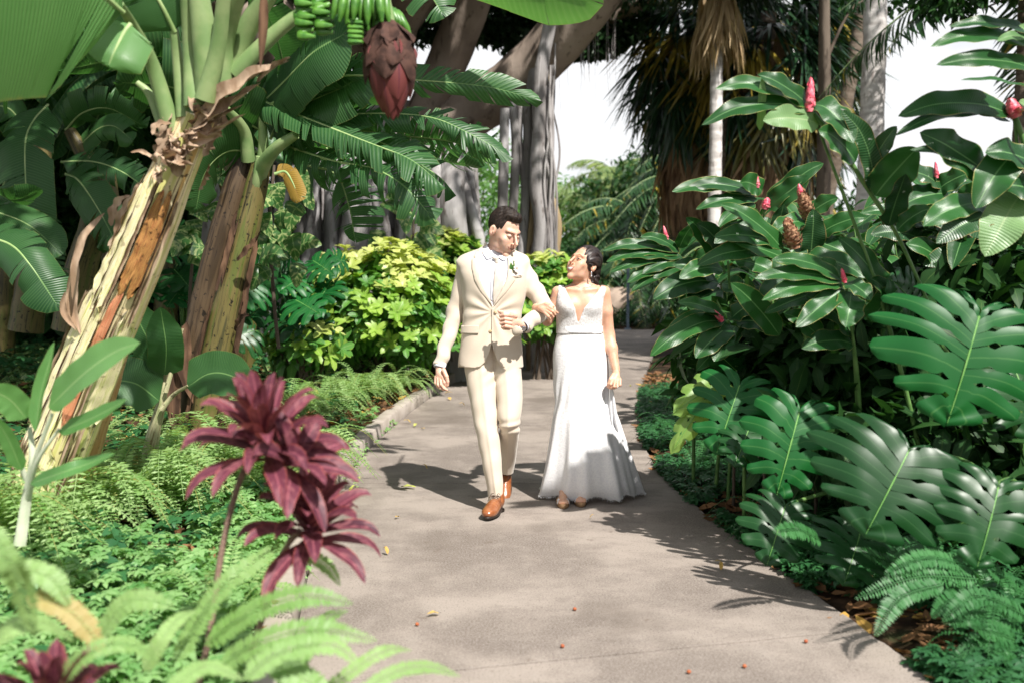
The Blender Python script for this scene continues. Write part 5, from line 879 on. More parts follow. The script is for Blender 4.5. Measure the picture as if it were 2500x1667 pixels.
# shrubs with yellow young leaves
M_sh = leafmat('shrub_leaf_green', (.03, .13, .025), (.10, .26, .04), vein=(.2, .34, .08), rough=.35, transl=.25, freq=9, slant=1.5, latamt=.25); M_shy = leafmat('shrub_leaf_yellow', (.34, .42, .09), (.56, .58, .24), vein=(.6, .6, .25), rough=.4, transl=.35, vari=(.12, .25, .03), varamt=.35); M_shl = leafmat('shrub_leaf_lime', (.16, .32, .04), (.32, .46, .08), vein=(.45, .5, .2), rough=.4, transl=.35)
WH = rosette_tpl(leaf_tpl(1, .44, 6, 3, .22, .25, 'ellip'), 7, .5, .3, 3); 
def shrub(label, c, r_, n, s, yfrac, seed, top=None):
    rg = np.random.default_rng(seed); c = np.asarray(c, float); z0 = float(ground_z(c[0], c[1])); t = thing('variegated_shrub', label, 'shrub', (c[0], c[1], z0)); v = nrm(rg.normal(size=(n*2, 3))); v = v[(v[:, 2] > -.55) & (v[:, 1] < .6)][:n]; q = c+v*np.asarray(r_)*(.82+.26*rg.random((len(v), 1)))*(1+.10*np.sin(v[:, :1]*7)*np.cos(v[:, 2:]*6)); up = nrm(v*.9+(0, -.1, .75)+rg.normal(size=v.shape)*.22)
    hz = (v[:, 2]+.1*rg.normal(size=len(v))); cls = np.where(hz > 1-2*yfrac, 0, np.where(rg.random(len(v)) < .55, 1, 2)); yd = nrm(np.cross(up, rg.normal(size=v.shape)))
    for k, (nm, mt) in enumerate((('young_leaves', M_shy), ('lime_leaves', M_shl), ('leaves', M_sh))):
        kk = cls == k
        if kk.sum(): m = MB(); scatter(m, WH, q[kk], yd[kk], up[kk], s*(.8+.4*rg.random(kk.sum()))); m.build(nm, mt, t)
    m = MB(); leafball(m, c, np.asarray(r_)*.86, n*9, s*1.1, tpl=LF, shell=.5); m.build('inner_leaves', M_sh, t); m = MB()
    for k in range(14): e = q[k*3 % len(q)]; tube(m, [(c[0]+.1*rg.normal(), c[1], z0-.05), (c+e)/2+(0, 0, -.2), e], [.02, .014, .005], 6, 10, None)
    m.build('stem', M_bark, t); return t
shrub('large shrub with yellow young leaves on top, left of the groom by the kerb', D(856, 718, 10.9)+(0, .35, 0), (.92, .75, .72), 380, .135, .27, 1); shrub('green and yellow shrub behind the couple, between their heads', D(1262, 690, 13.2), (.40, .5, .62), 130, .14, .14, 2); shrub('green shrub behind the shoulder of the groom against the banyan roots', D(1010, 630, 13.0), (.62, .5, .52), 170, .14, .12, 3); shrub('shrub mostly hidden behind the groom next to the kerb', D(1105, 730, 12.4), (.5, .45, .5), 120, .14, .1, 4)
shrub('low yellow green sprigs at the left foot of the large shrub', D(700, 790, 9.9), (.34, .3, .22), 26, .15, .3, 7)
for px, py, Y, s in ((790, 752, 10.0, .16), (728, 828, 9.6, .15), (670, 795, 9.4, .15), (900, 795, 9.9, .15), (985, 800, 10, .15), (940, 830, 9.8, .14)):
    pass
# dark monsteras and climbing pothos in the middle distance on the left
m4 = thing('monstera_plant', 'dark monstera in the shade in front of the banyan roots', 'monstera', (D(620, 760, 9.6)[0], 9.6, .5)); F4 = (D(620, 760, 9.6)[0], 9.9, float(ground_z(-2.3, 9.9)))
for b, tp, w in (((690, 640), (640, 665), 90), ((640, 610), (665, 700), 110), ((590, 650), (530, 680), 120), ((610, 690), (560, 740), 110), ((720, 600), (770, 630), 90), ((680, 690), (740, 720), 110), ((760, 650), (720, 700), 100), ((550, 600), (500, 640), 100), ((640, 720), (690, 760), 110), ((580, 760), (520, 780), 110), ((700, 740), (760, 770), 110), ((500, 700), (460, 740), 110), ((790, 600), (745, 590), 70), ((600, 590), (575, 560), 80), ((655, 590), (690, 560), 80)):
    mons(m4, b, tp, w, 9.3+.5*RNG.random(), (RNG.normal()*.3, -1, .6), M_mond if RNG.random() < .6 else M_mon, foot=F4, lobes=6, cut=.3)
m5 = thing('monstera_plant', 'dark monstera seen between the yellow stem and the brown stem', 'monstera', (D(400, 760, 9.4)[0], 9.4, .5)); F5 = (D(400, 760, 9.4)[0], 9.7, .5)
for b, tp, w in (((420, 560), (370, 590), 100), ((400, 620), (440, 660), 100), ((350, 650), (310, 690), 90), ((450, 590), (480, 630), 80), ((420, 660), (380, 700), 100), ((380, 540), (420, 520), 80)): mons(m5, b, tp, w, 9.2+.4*RNG.random(), (RNG.normal()*.3, -1, .6), M_mond if RNG.random() < .5 else M_mon, foot=F5, lobes=6, cut=.3)
def pothos(label, spots, Y, w, vine):
    t = thing('pothos_vine', label, 'climbing plant', D(*vine[-1])); m = MB(); tube(m, Dl(vine), [.012, .014, .016], 6, 30, None, .1); m.build('vine', M_bark, t)
    for i, (px, py) in enumerate(spots):
        m = MB(); b = D(px, py, Y+RNG.normal()*.1); a = RNG.normal()*.9; L = w*(.8+.5*RNG.random()); d = np.array([math.sin(a), -.35, -math.cos(a)*.8]); d = nrm(d); ribbon(m, [b, b+d*L*.5+(0, -.04, .03), b+d*L+(0, .02, -.02)], L*.78, (RNG.normal()*.3, -1, .5), 'ovate', 12, 5, .15, .04, 2); m.build('leaf', M_pot, t)
pothos('variegated pothos climbing beside the mossy banana stem', [(600+60*RNG.random()*(-1 if k % 3 else 1)+45, 400+k*11.5) for k in range(20)]+[(640, 420), (650, 480), (600, 520), (690, 500)], 7.9, .20, [(630, 380, 8.1), (620, 520, 8.1), (630, 700, 8.1), (640, 800, 8.1)])
pothos('variegated pothos with spotted leaves climbing left of the brown banana stem', [(500-90*RNG.random(), 335+k*13) for k in range(20)], 8.2, .19, [(480, 330, 8.4), (460, 450, 8.4), (440, 620, 8.4), (430, 800, 8.4)])
pothos('pothos climbing a thin stem in front of the pale banyan roots', [(880, 465), (930, 480), (965, 520), (985, 570), (880, 530), (860, 560), (950, 450), (905, 560), (1000, 545), (870, 590)], 11.8, .30, [(940, 440, 12), (950, 520, 12), (945, 600, 12), (950, 760, 12)])
# ---------------------------------------------------------------- things at the path end and on the path
tree(3.4, 29.5, 4.4, 2.0, 7000, .2, 'dark tree behind the boulder at the far end of the path', low=.02, cl=12); tree(5.8, 28.5, 5.0, 2.2, 7000, .2, 'dark tree behind the ginger at the end of the path', low=.02, cl=12); tree(2.1, 27.3, 1.8, 1.0, 3000, .16, 'dark bush behind the bride at the path bend', low=.02, cl=10); tree(9, 24, 3.0, 2.4, 4200, .22, 'dark tree beyond the right hedge', low=.02, cl=12); tree(13, 20, 3.2, 2.4, 4200, .24, 'dark tree at the far right behind the hedge', low=.02, cl=12); tree(8.5, 14, 2.1, 1.8, 4000, .24, 'dark bush behind the ginger at the right', low=.02, cl=12); tree(6, 19, 2.0, 1.8, 3000, .2, 'dark bush behind the grey palm trunk', low=.02, cl=10)
for k, (x, y) in enumerate([(2.4, 24.9), (3.1, 25.3), (3.9, 25.0), (4.6, 25.4), (1.7, 25.6), (5.3, 25.2)]): mass('low_hedge', 'low dark leafy bush lining the far bend of the path', 'bush', [((x, y, .28), (.45, .35, .3), 420)], .10, M_belt, group='bushes lining the path bend')


def rock(mb, c, r_, n=40):
    th = np.linspace(0, 2*np.pi, n+1); ph = np.linspace(-1.57, 1.57, 20); A, B = np.meshgrid(ph, th, indexing='ij'); q = np.stack([np.cos(A)*np.cos(B), np.cos(A)*np.sin(B), np.sin(A)], -1); k = 1+.12*np.sin(q[..., 0]*4+1)*np.sin(q[..., 2]*5)+.06*np.sin(q[..., 0]*11)*np.cos(q[..., 1]*9+q[..., 2]*8); k[:, -1] = k[:, 0]; mb.grid(np.asarray(c)+q*np.asarray(r_)*k[..., None], None, .5)
mb = MB(); rock(mb, (2.75, 26.1, .45), (1.1, .5, .6)); M_rock = simple('tan_rock', (.26, .20, .16), (.38, .30, .24), 3, .9, .2, .6, .05); tag(mb.build('boulder', M_rock), 'tan boulder in the shade behind the far bend of the path', 'rock')
mb = MB(); c = D(1442, 700, 24.2); tube(mb, [(c[0], 24.2, 0), (c[0], 24.2, 1.6)], [.035, .035], 10, 4, .5); tube(mb, [(c[0], 24.2, 1.6), (c[0], 24.2, 1.64)], [.045, .03], 10, 3, .5); tube(mb, [(c[0], 24.2, -.02), (c[0], 24.2, .03)], [.09, .08], 12, 3, .5); tag(mb.build('metal_post', simple('blue_grey_metal', (.16, .22, .28), (.2, .26, .33), 5, .5, metal=.3)), 'slim blue grey metal post standing at the far bend of the path', 'post')
# car glimpsed through the leaves on the left
M_rub = simple('tyre_rubber', (.015, .015, .015), (.02, .02, .02), 20, .8)
def car():
    Y = 17.0; c = D(395, 640, Y); zg = float(ground_z(c[0], Y)); t = thing('parked_car', 'parked car with a red tail light half hidden by the leaves behind the yellow stem', 'car', (c[0], Y, zg)); o = np.array([c[0], Y, zg])
    m = MB(); prof = [(0, .35), (0, .95), (.15, 1.05), (.35, 1.55), (.7, 1.68), (2.4, 1.66), (3.1, 1.1), (4.1, .95), (4.25, .6), (4.25, .35)]; V = []
    for k, (yy, s_, dz) in enumerate(((-.85, .88, 0), (-.9, 1, 0), (.9, 1, 0), (.85, .88, 0))): V.append([o+(yy*(1-.16*np.clip(b-1, 0, 1)), a, b) for a, b in prof])
    V = np.array(V)[1:3]; m.grid(V, None, .5); pc = V.mean(0)
    for s_ in (0, 1): ring = V[s_]; cc = ring.mean(0); F = [[i, i+1, len(ring)] if s_ else [i+1, i, len(ring)] for i in range(len(ring)-1)]+[[len(ring)-1, 0, len(ring)] if s_ else [0, len(ring)-1, len(ring)]]; m.add(np.vstack([ring, cc]), np.array(F), None, .5)
    m.build('body', simple('dark_blue_paint', (.02, .03, .06), (.025, .04, .07), 3, .25, coat=1.), t)
    for sx in (-1, 1):
        m = MB(); tube(m, [o+(sx*.74, -.03, .85), o+(sx*.73, .06, 1.25)], [.09, .06], 10, 5, .5); m.build('tail_light', simple('red_lens', (.6, .01, .015), (.5, .01, .01), 5, .15), t)
        for yy in (.8, 3.3): m = MB(); tube(m, [o+(sx*.78, yy, .33), o+(sx*.96, yy, .33)], [.33, .33], 22, 3, .5); m.build('wheel', M_rub, t)
    m = MB(); tube(m, [o+(-.85, -.06, .5), o+(0, -.12, .5), o+(.85, -.06, .5)], [.09, .09, .09], 10, 12, .5); m.build('bumper', simple('silver_bumper', (.55, .56, .58), (.5, .5, .52), 4, .3, metal=.4), t)
    m = MB(); m.grid(np.array([[o+(-.62, .17, 1.1), o+(.62, .17, 1.1)], [o+(-.55, .34, 1.5), o+(.55, .34, 1.5)]])+np.array([0, -.02, 0]), None, .5); m.build('rear_window', simple('dark_glass', (.02, .025, .03), (.02, .02, .03), 3, .08), t)
car()
# fallen leaves and berries lying on the path
M_fl = leafmat('path_leaf_yellow', (.42, .24, .05), (.50, .36, .10), vein=(.3, .2, .06), rough=.7, transl=.1); M_flg = leafmat('path_leaf_green', (.34, .38, .08), (.45, .44, .12), vein=(.5, .5, .2), rough=.6, transl=.1)
spots = [((1030, 902), .09, 0, 'curled yellow leaf on the path nearest the hanging hand of the groom'), ((1031, 917), .10, 0, 'flat yellow brown leaf just below the curled one beside the kerb'), ((1061, 932), .07, 0, 'small yellow leaf between the kerb and the knee of the groom'), ((938, 1120), .13, 1, 'long green yellow leaf lying on the joint left of the tan shoes'), ((955, 978), .08, 1, 'green leaf lying against the kerb'), ((935, 972), .08, 0, 'yellow leaf in the kerb corner beside the green leaf'), ((972, 985), .07, 0, 'yellow leaf right of the green leaf by the kerb'), ((1220, 843), .10, 0, 'upright yellow leaf on the path between the couple'), ((975, 1077), .05, 0, 'tiny orange leaf in the shadow of the groom'), ((912, 1189), .06, 0, 'orange leaf scrap left of the front shoe'), ((1360, 1190), .03, 0, 'tiny leaf scrap in front of the dress'), ((886, 1271), .05, 0, 'orange leaf scrap on the sunlit path by the cordyline'), ((995, 1412), .07, 0, 'pale orange leaf scrap near the front of the path'), ((1506, 762), .13, 0, 'yellow leaf on the far end of the path'), ((1656, 1307), .05, 0, 'brown leaf scrap near the right edge of the path'), ((1650, 1292), .04, 0, 'second brown scrap just above that one at the right edge'), ((820, 1103), .10, 1, 'pale leaf beside the cordyline head'), ((812, 1128), .08, 1, 'green leaf tip on the path below the pale leaf'), ((1010, 885), .05, 0, 'small brown leaf in the kerb shadow'), ((1448, 888), .05, 1, 'small green leaf on the path right of the bride')]
for k, ((px, py), L, g, lb) in enumerate(spots):
    p = G(px*1.063, py*1.063, .006); a = k*1.9; d = np.array([math.cos(a), math.sin(a)*.6, 0]); m = MB(); h = .012+.012*(k % 3); ribbon(m, [p-d*L/2+(0, 0, .003), p+(0, 0, h), p+d*L/2+(0, 0, .004+h*.6)], L*.42, (0, 0, 1), 'ovate', 10, 5, .3, .15, 2); tag(m.build('fallen_leaf', M_flg if g else M_fl), lb, 'leaf', 'fallen leaves on the path')
M_ber = simple('orange_berry', (.30, .07, .03), (.36, .11, .04), 40, .4)
for k, ((px, py), lb) in enumerate([((958, 1432), 'red berry at the lower left of the path'), ((1320, 1397), 'orange berry in the middle of the front path'), ((1292, 1482), 'dark orange berry below the middle one'), ((1710, 1528), 'orange berry at the bottom right of the path'), ((1851, 1471), 'dark red berry on the joint line at the right'), ((1582, 1541), 'flat orange berry left of the bottom right one')]):
    m = MB(); c = G(px*1.063, py*1.063, .010); rock(m, c, (.008, .008, .007), 12); tag(m.build('berry', M_ber), lb, 'berry', 'berries on the path')
# tree standing outside the picture behind the photographer: it shades the monstera bed
tree(8.4, .4, 7.5, 2.4, 5200, .3, 'tall leafy tree right of the path behind the camera', low=.55, cl=12)
# ---------------------------------------------------------------- people: signed distance modelling + surface nets
from mathutils.geometry import delaunay_2d_cdt
def smin(a, b, k):
    h = np.clip(.5+.5*(b-a)/k, 0, 1); return b*(1-h)+a*h-k*h*(1-h)
def smax(a, b, k): return -smin(-a, -b, k)
def ell(X, c, r, R=None):
    q = X-np.asarray(c, float)
    if R is not None: q = q @ R
    r = np.asarray(r, float); k0 = np.linalg.norm(q/r, axis=1); k1 = np.linalg.norm(q/r**2, axis=1)
    return k0*(k0-1)/np.maximum(k1, 1e-9)
def cone(X, a, b, ra, rb):
    a = np.asarray(a, float); b = np.asarray(b, float); d = b-a
    t = np.clip(((X-a) @ d)/(d @ d), 0, 1); return np.linalg.norm(X-a-t[:, None]*d, axis=1)-(ra+(rb-ra)*t)
def chain(X, pts, rs, k=.004):
    d = None
    for i in range(len(pts)-1):
        e = cone(X, pts[i], pts[i+1], rs[i], rs[i+1]); d = e if d is None else smin(d, e, k)
    return d
def stack(rows, p=2.2, mod=None):
    rows = sorted(rows, key=lambda r: -r[0]); z = []; cx = []; rx = []; cyy = []; ry = []
    for py, xl, xr, Yc, r in rows:
        a = P(xl, py, Yc); b = P(xr, py, Yc); z.append(a[2]); cx.append((a[0]+b[0])/2); rx.append((b[0]-a[0])/2); cyy.append(Yc); ry.append(r)
    z = np.array(z)
    def f(X):
        Z = X[:, 2]; a = smooth1(Z, z, cx); b = smooth1(Z, z, rx); c = smooth1(Z, z, cyy); d = smooth1(Z, z, ry)
        u = (X[:, 0]-a)/b; v = (X[:, 1]-c)/d
        rho = (np.abs(u)**p+np.abs(v)**p)**(1/p); m = np.minimum(b, d)
        g = (rho-1)*(m+ (np.sqrt(b*d)-m)*.5)
        if mod is not None: g = g-mod(X, np.arctan2(v, u), Z)
        return np.maximum(g, np.maximum(Z-z[-1], z[0]-Z))
    return f
def snets(f, lo, hi, h):
    lo = np.asarray(lo, float); n = np.ceil((np.asarray(hi)-lo)/h).astype(int)+1
    ax = [lo[i]+h*np.arange(n[i]) for i in range(3)]
    val = np.empty(n)
    for i0 in range(0, n[0], 24):
        g = np.stack(np.meshgrid(ax[0][i0:i0+24], ax[1], ax[2], indexing='ij'), -1); val[i0:i0+24] = f(g.reshape(-1, 3)).reshape(g.shape[:3])
    s = val < 0
    c = np.zeros(n-1, int)
    for dx in (0, 1):
        for dy in (0, 1):
            for dz in (0, 1): c += s[dx:n[0]-1+dx, dy:n[1]-1+dy, dz:n[2]-1+dz]
    I = np.argwhere((c > 0) & (c < 8)); idm = np.full(n-1, -1); idm[tuple(I.T)] = np.arange(len(I))
    acc = np.zeros((len(I), 3)); cnt = np.zeros(len(I))
    corners = [(a, b, d) for a in (0, 1) for b in (0, 1) for d in (0, 1)]
    for ca in corners:
        for k in range(3):
            if ca[k]: continue
            cb = list(ca); cb[k] = 1
            va = val[tuple((I+ca).T)]; vb = val[tuple((I+cb).T)]; m = (va < 0) != (vb < 0)
            t = np.where(m, va/np.where(va-vb == 0, 1, va-vb), 0)
            p = np.tile(np.array(ca, float), (len(I), 1)); p[:, k] = t
            acc[m] += p[m]; cnt[m] += 1
    V = lo+h*(I+acc/np.maximum(cnt, 1)[:, None])
    Fs = []
    for k in range(3):
        o = [i for i in range(3) if i != k]
        sl = [slice(0, n[i]-1) for i in range(3)]; A = s.copy()
        a = np.take(A, range(0, n[k]-1), axis=k); b = np.take(A, range(1, n[k]), axis=k)
        E = np.argwhere(a != b)
        E = E[(E[:, o[0]] > 0) & (E[:, o[1]] > 0) & (E[:, o[0]] < n[o[0]]-1) & (E[:, o[1]] < n[o[1]]-1)]
        if not len(E): continue
        q = []
        for d0, d1 in ((-1, -1), (0, -1), (0, 0), (-1, 0)):
            J = E.copy(); J[:, o[0]] += d0; J[:, o[1]] += d1; q.append(idm[tuple(J.T)])
        q = np.stack(q, 1); inside = s[tuple(E.T)]
        flip = inside if k != 1 else ~inside
        q[~flip] = q[~flip][:, ::-1]; Fs.append(q[(q >= 0).all(1)])
    return V, np.vstack(Fs)
def sdf_mesh(mb, f, lo, hi, h, r=.5, mi=0):
    V, F = snets(f, lo, hi, h); mb.add(V, F, np.zeros((len(V), 2)), r, mi)
def hitY(f, x, z, off=0., y0=5.4, y1=6.6):
    x = np.asarray(x, float); z = np.asarray(z, float); y = np.full(x.shape, y0); done = np.zeros(x.shape, bool)
    for _ in range(160):
        d = f(np.stack([x, y, z], 1))-off
        y = np.where(d > 0, np.minimum(y+np.maximum(d*.6, 2e-4), y1), y)
    return y
def psd(px, py, poly):
    poly = np.asarray(poly, float); d = np.full(px.shape, 1e9); inside = np.zeros(px.shape, bool); n = len(poly)
    for i in range(n):
        a = poly[i]; b = poly[(i+1) % n]; e = b-a; wx = px-a[0]; wy = py-a[1]
        t = np.clip((wx*e[0]+wy*e[1])/(e @ e), 0, 1); d = np.minimum(d, (wx-e[0]*t)**2+(wy-e[1]*t)**2)
        c = ((a[1] > py) != (b[1] > py)) & (px < (b[0]-a[0])*(py-a[1])/((b[1]-a[1]) or 1e-9)+a[0]); inside ^= c
    return np.where(inside, -1, 1)*np.sqrt(d)
YF = 6.1
_p0 = P(1250, 659, YF); _px = P(1251, 659, YF)[0]-_p0[0]; _z0 = P(1250, 600, YF)[2]; _z1 = P(1250, 900, YF)[2]
def topx(X): return 1250+X[:, 0]/_px, 600+(X[:, 2]-_z0)/(_z1-_z0)*300
def prism(X, poly):
    a, b = topx(X); return psd(a, b, poly)*_px
def panel(name, poly, f, off, thick, mat, parent, step=3.0, bulge=0., smooth=False):
    poly = np.asarray(poly, float); pts = []
    if smooth: poly = catmull(np.vstack([np.c_[poly, poly[:, :1]*0], np.r_[poly[0], 0]]), len(poly)*4)[:-1, :2]
    for i in range(len(poly)):
        a, b = poly[i], poly[(i+1) % len(poly)]; m = max(1, int(np.linalg.norm(b-a)/step))
        for k in range(m): pts.append(a+(b-a)*k/m)
    nb = len(pts); gx, gy = np.meshgrid(np.arange(poly[:, 0].min(), poly[:, 0].max(), step), np.arange(poly[:, 1].min(), poly[:, 1].max(), step))
    gx, gy = gx.ravel(), gy.ravel(); k = psd(gx, gy, poly) < -step*.5
    pts += list(np.stack([gx[k], gy[k]], 1))
    r = delaunay_2d_cdt([Vector(p) for p in pts], [(i, (i+1) % nb) for i in range(nb)], [list(range(nb))], 1, 1e-4)
    v2 = np.array([list(v) for v in r[0]]); W = np.array([P(a, b, YF) for a, b in v2])
    y = hitY(f, W[:, 0], W[:, 2], off)
    if bulge: y = y-bulge*np.clip(-psd(v2[:, 0], v2[:, 1], poly)/8, 0, 1)
    V = np.stack([W[:, 0], y, W[:, 2]], 1)
    F = np.array([list(t) for t in r[2] if len(t) == 3])
    nz_ = np.cross(V[F[:, 1]]-V[F[:, 0]], V[F[:, 2]]-V[F[:, 0]])[:, 1]
    F[nz_ > 0] = F[nz_ > 0][:, ::-1]
    m = MB(); m.add(V, F, (v2-v2.min(0))/np.ptp(v2, axis=0).max(), .5); o = m.build(name, mat, parent)
    return mod_solid(o, thick)
def wr(X, amp, s=1., seed=0):       # soft cloth wrinkles
    q = X*s; ph = seed*1.7
    return amp*(np.sin(q[:, 0]*38+q[:, 2]*22+ph+2*np.sin(q[:, 2]*17+ph))+.7*np.sin(q[:, 2]*52-q[:, 0]*31+q[:, 1]*20+2.1*ph)+.5*np.sin(q[:, 1]*60+q[:, 2]*33-ph))/2.2

def skinmat(name, c, c2):
    m, nt = newmat(name); n1 = noise(nt, 18, 3); col = mixn(nt, ramp(nt, n1, .35, .7), c, c2)
    finish(nt, col, .48, .45, noise(nt, 260, 2), .06, .002, sss=.35); return m
M_skinm = skinmat('skin_fair', (.66, .42, .32), (.62, .36, .26))
M_skinw = skinmat('skin_tan', (.62, .37, .26), (.58, .32, .21))
def fabric(name, c, c2, scale=420, rough=.85, bstr=.12, sheen=.25, weave=True):
    m, nt = newmat(name); n1 = noise(nt, scale, 2); n2 = noise(nt, 7, 2)
    col = mixn(nt, ramp(nt, n1, .3, .7), c, c2); finish(nt, col, rough, .25, n1, bstr, .002, sheen=sheen); return m
M_suit = fabric('beige_suit_cloth', (.60, .515, .42), (.55, .47, .375))
M_shirt = fabric('white_shirt_cloth', (.68, .68, .74), (.64, .64, .71), bstr=.05)
M_tie = simple('champagne_satin', (.62, .55, .48), (.55, .48, .41), 25, .35, .5, .05)
M_hair_d = simple('dark_brown_hair', (.010, .006, .0045), (.026, .016, .011), 90, .62, .3, .5, .004, stretch=(1, .35, 1))
M_hair_b = simple('black_brown_hair', (.010, .006, .006), (.03, .018, .015), 90, .42, .45, .5, .003, stretch=(.5, .5, 1))
M_browm = simple('brown_brow', (.07, .04, .025), (.09, .05, .03), 60, .7)
M_leather = simple('tan_leather', (.30, .11, .04), (.22, .07, .025), 30, .3, .5, .08, coat=.3)
M_sole = simple('dark_sole', (.02, .012, .01), (.03, .02, .015), 20, .5)
M_lace_s = simple('brown_laces', (.06, .03, .02), (.09, .05, .03), 60, .8)
M_white = simple('tooth_white', (.56, .52, .48), (.54, .50, .46), 30, .25)
M_lipm = simple('lip_pink', (.50, .24, .19), (.46, .2, .16), 60, .4)
M_lipw = simple('lip_rose', (.55, .14, .12), (.5, .12, .1), 60, .3)
M_dark = simple('dark_lash', (.02, .013, .010), (.03, .02, .016), 60, .5)
M_eyew = simple('eye_white', (.7, .68, .65), (.66, .62, .6), 60, .2)
M_steel = simple('steel', (.5, .5, .52), (.4, .4, .42), 40, .25, metal=1.)
M_silver = simple('gem_silver', (.85, .82, .82), (.7, .66, .68), 90, .15, metal=.8)
M_button = simple('horn_button', (.62, .48, .3), (.5, .38, .22), 60, .4)
M_petal = simple('cream_petals', (.85, .8, .76), (.78, .66, .6), 20, .6)
M_sprig = simple('sprig_green', (.03, .10, .02), (.06, .16, .03), 20, .5)
M_cork = simple('cork_sole', (.45, .28, .16), (.35, .2, .1), 60, .8)
def lacemat(name, open_=0.):
    m, nt = newmat(name); co = nd(nt, 'ShaderNodeTexCoord').outputs['Object']
    warp = mixn(nt, .06, co, nd(nt, 'ShaderNodeTexNoise', {'Vector': co, 'Scale': 22.}).outputs[1], 'ADD')
    vo = nd(nt, 'ShaderNodeTexVoronoi', {'Vector': warp, 'Scale': 46.}, feature='DISTANCE_TO_EDGE').outputs[0]
    w2 = nd(nt, 'ShaderNodeTexVoronoi', {'Vector': co, 'Scale': 150.}, feature='F1').outputs[0]
    pat = mth(nt, 'ADD', ramp(nt, vo, .14, .03), mth(nt, 'MULTIPLY', ramp(nt, w2, .25, .5), .5), clamp=True)
    col = mixn(nt, pat, (.78, .78, .81), (.86, .86, .87))
    if open_: col = mixn(nt, mth(nt, 'MULTIPLY', pat, .8), (.57, .54, .53), (.82, .82, .83))
    finish(nt, col, .75, .3, pat, .35, .004, sheen=.2, transl=.12); return m
M_lace = lacemat('white_lace'); M_lace2 = lacemat('beaded_lace', 1.); M_satin = simple('white_satin', (.80, .80, .82), (.76, .76, .79), 12, .5, .4, .1)

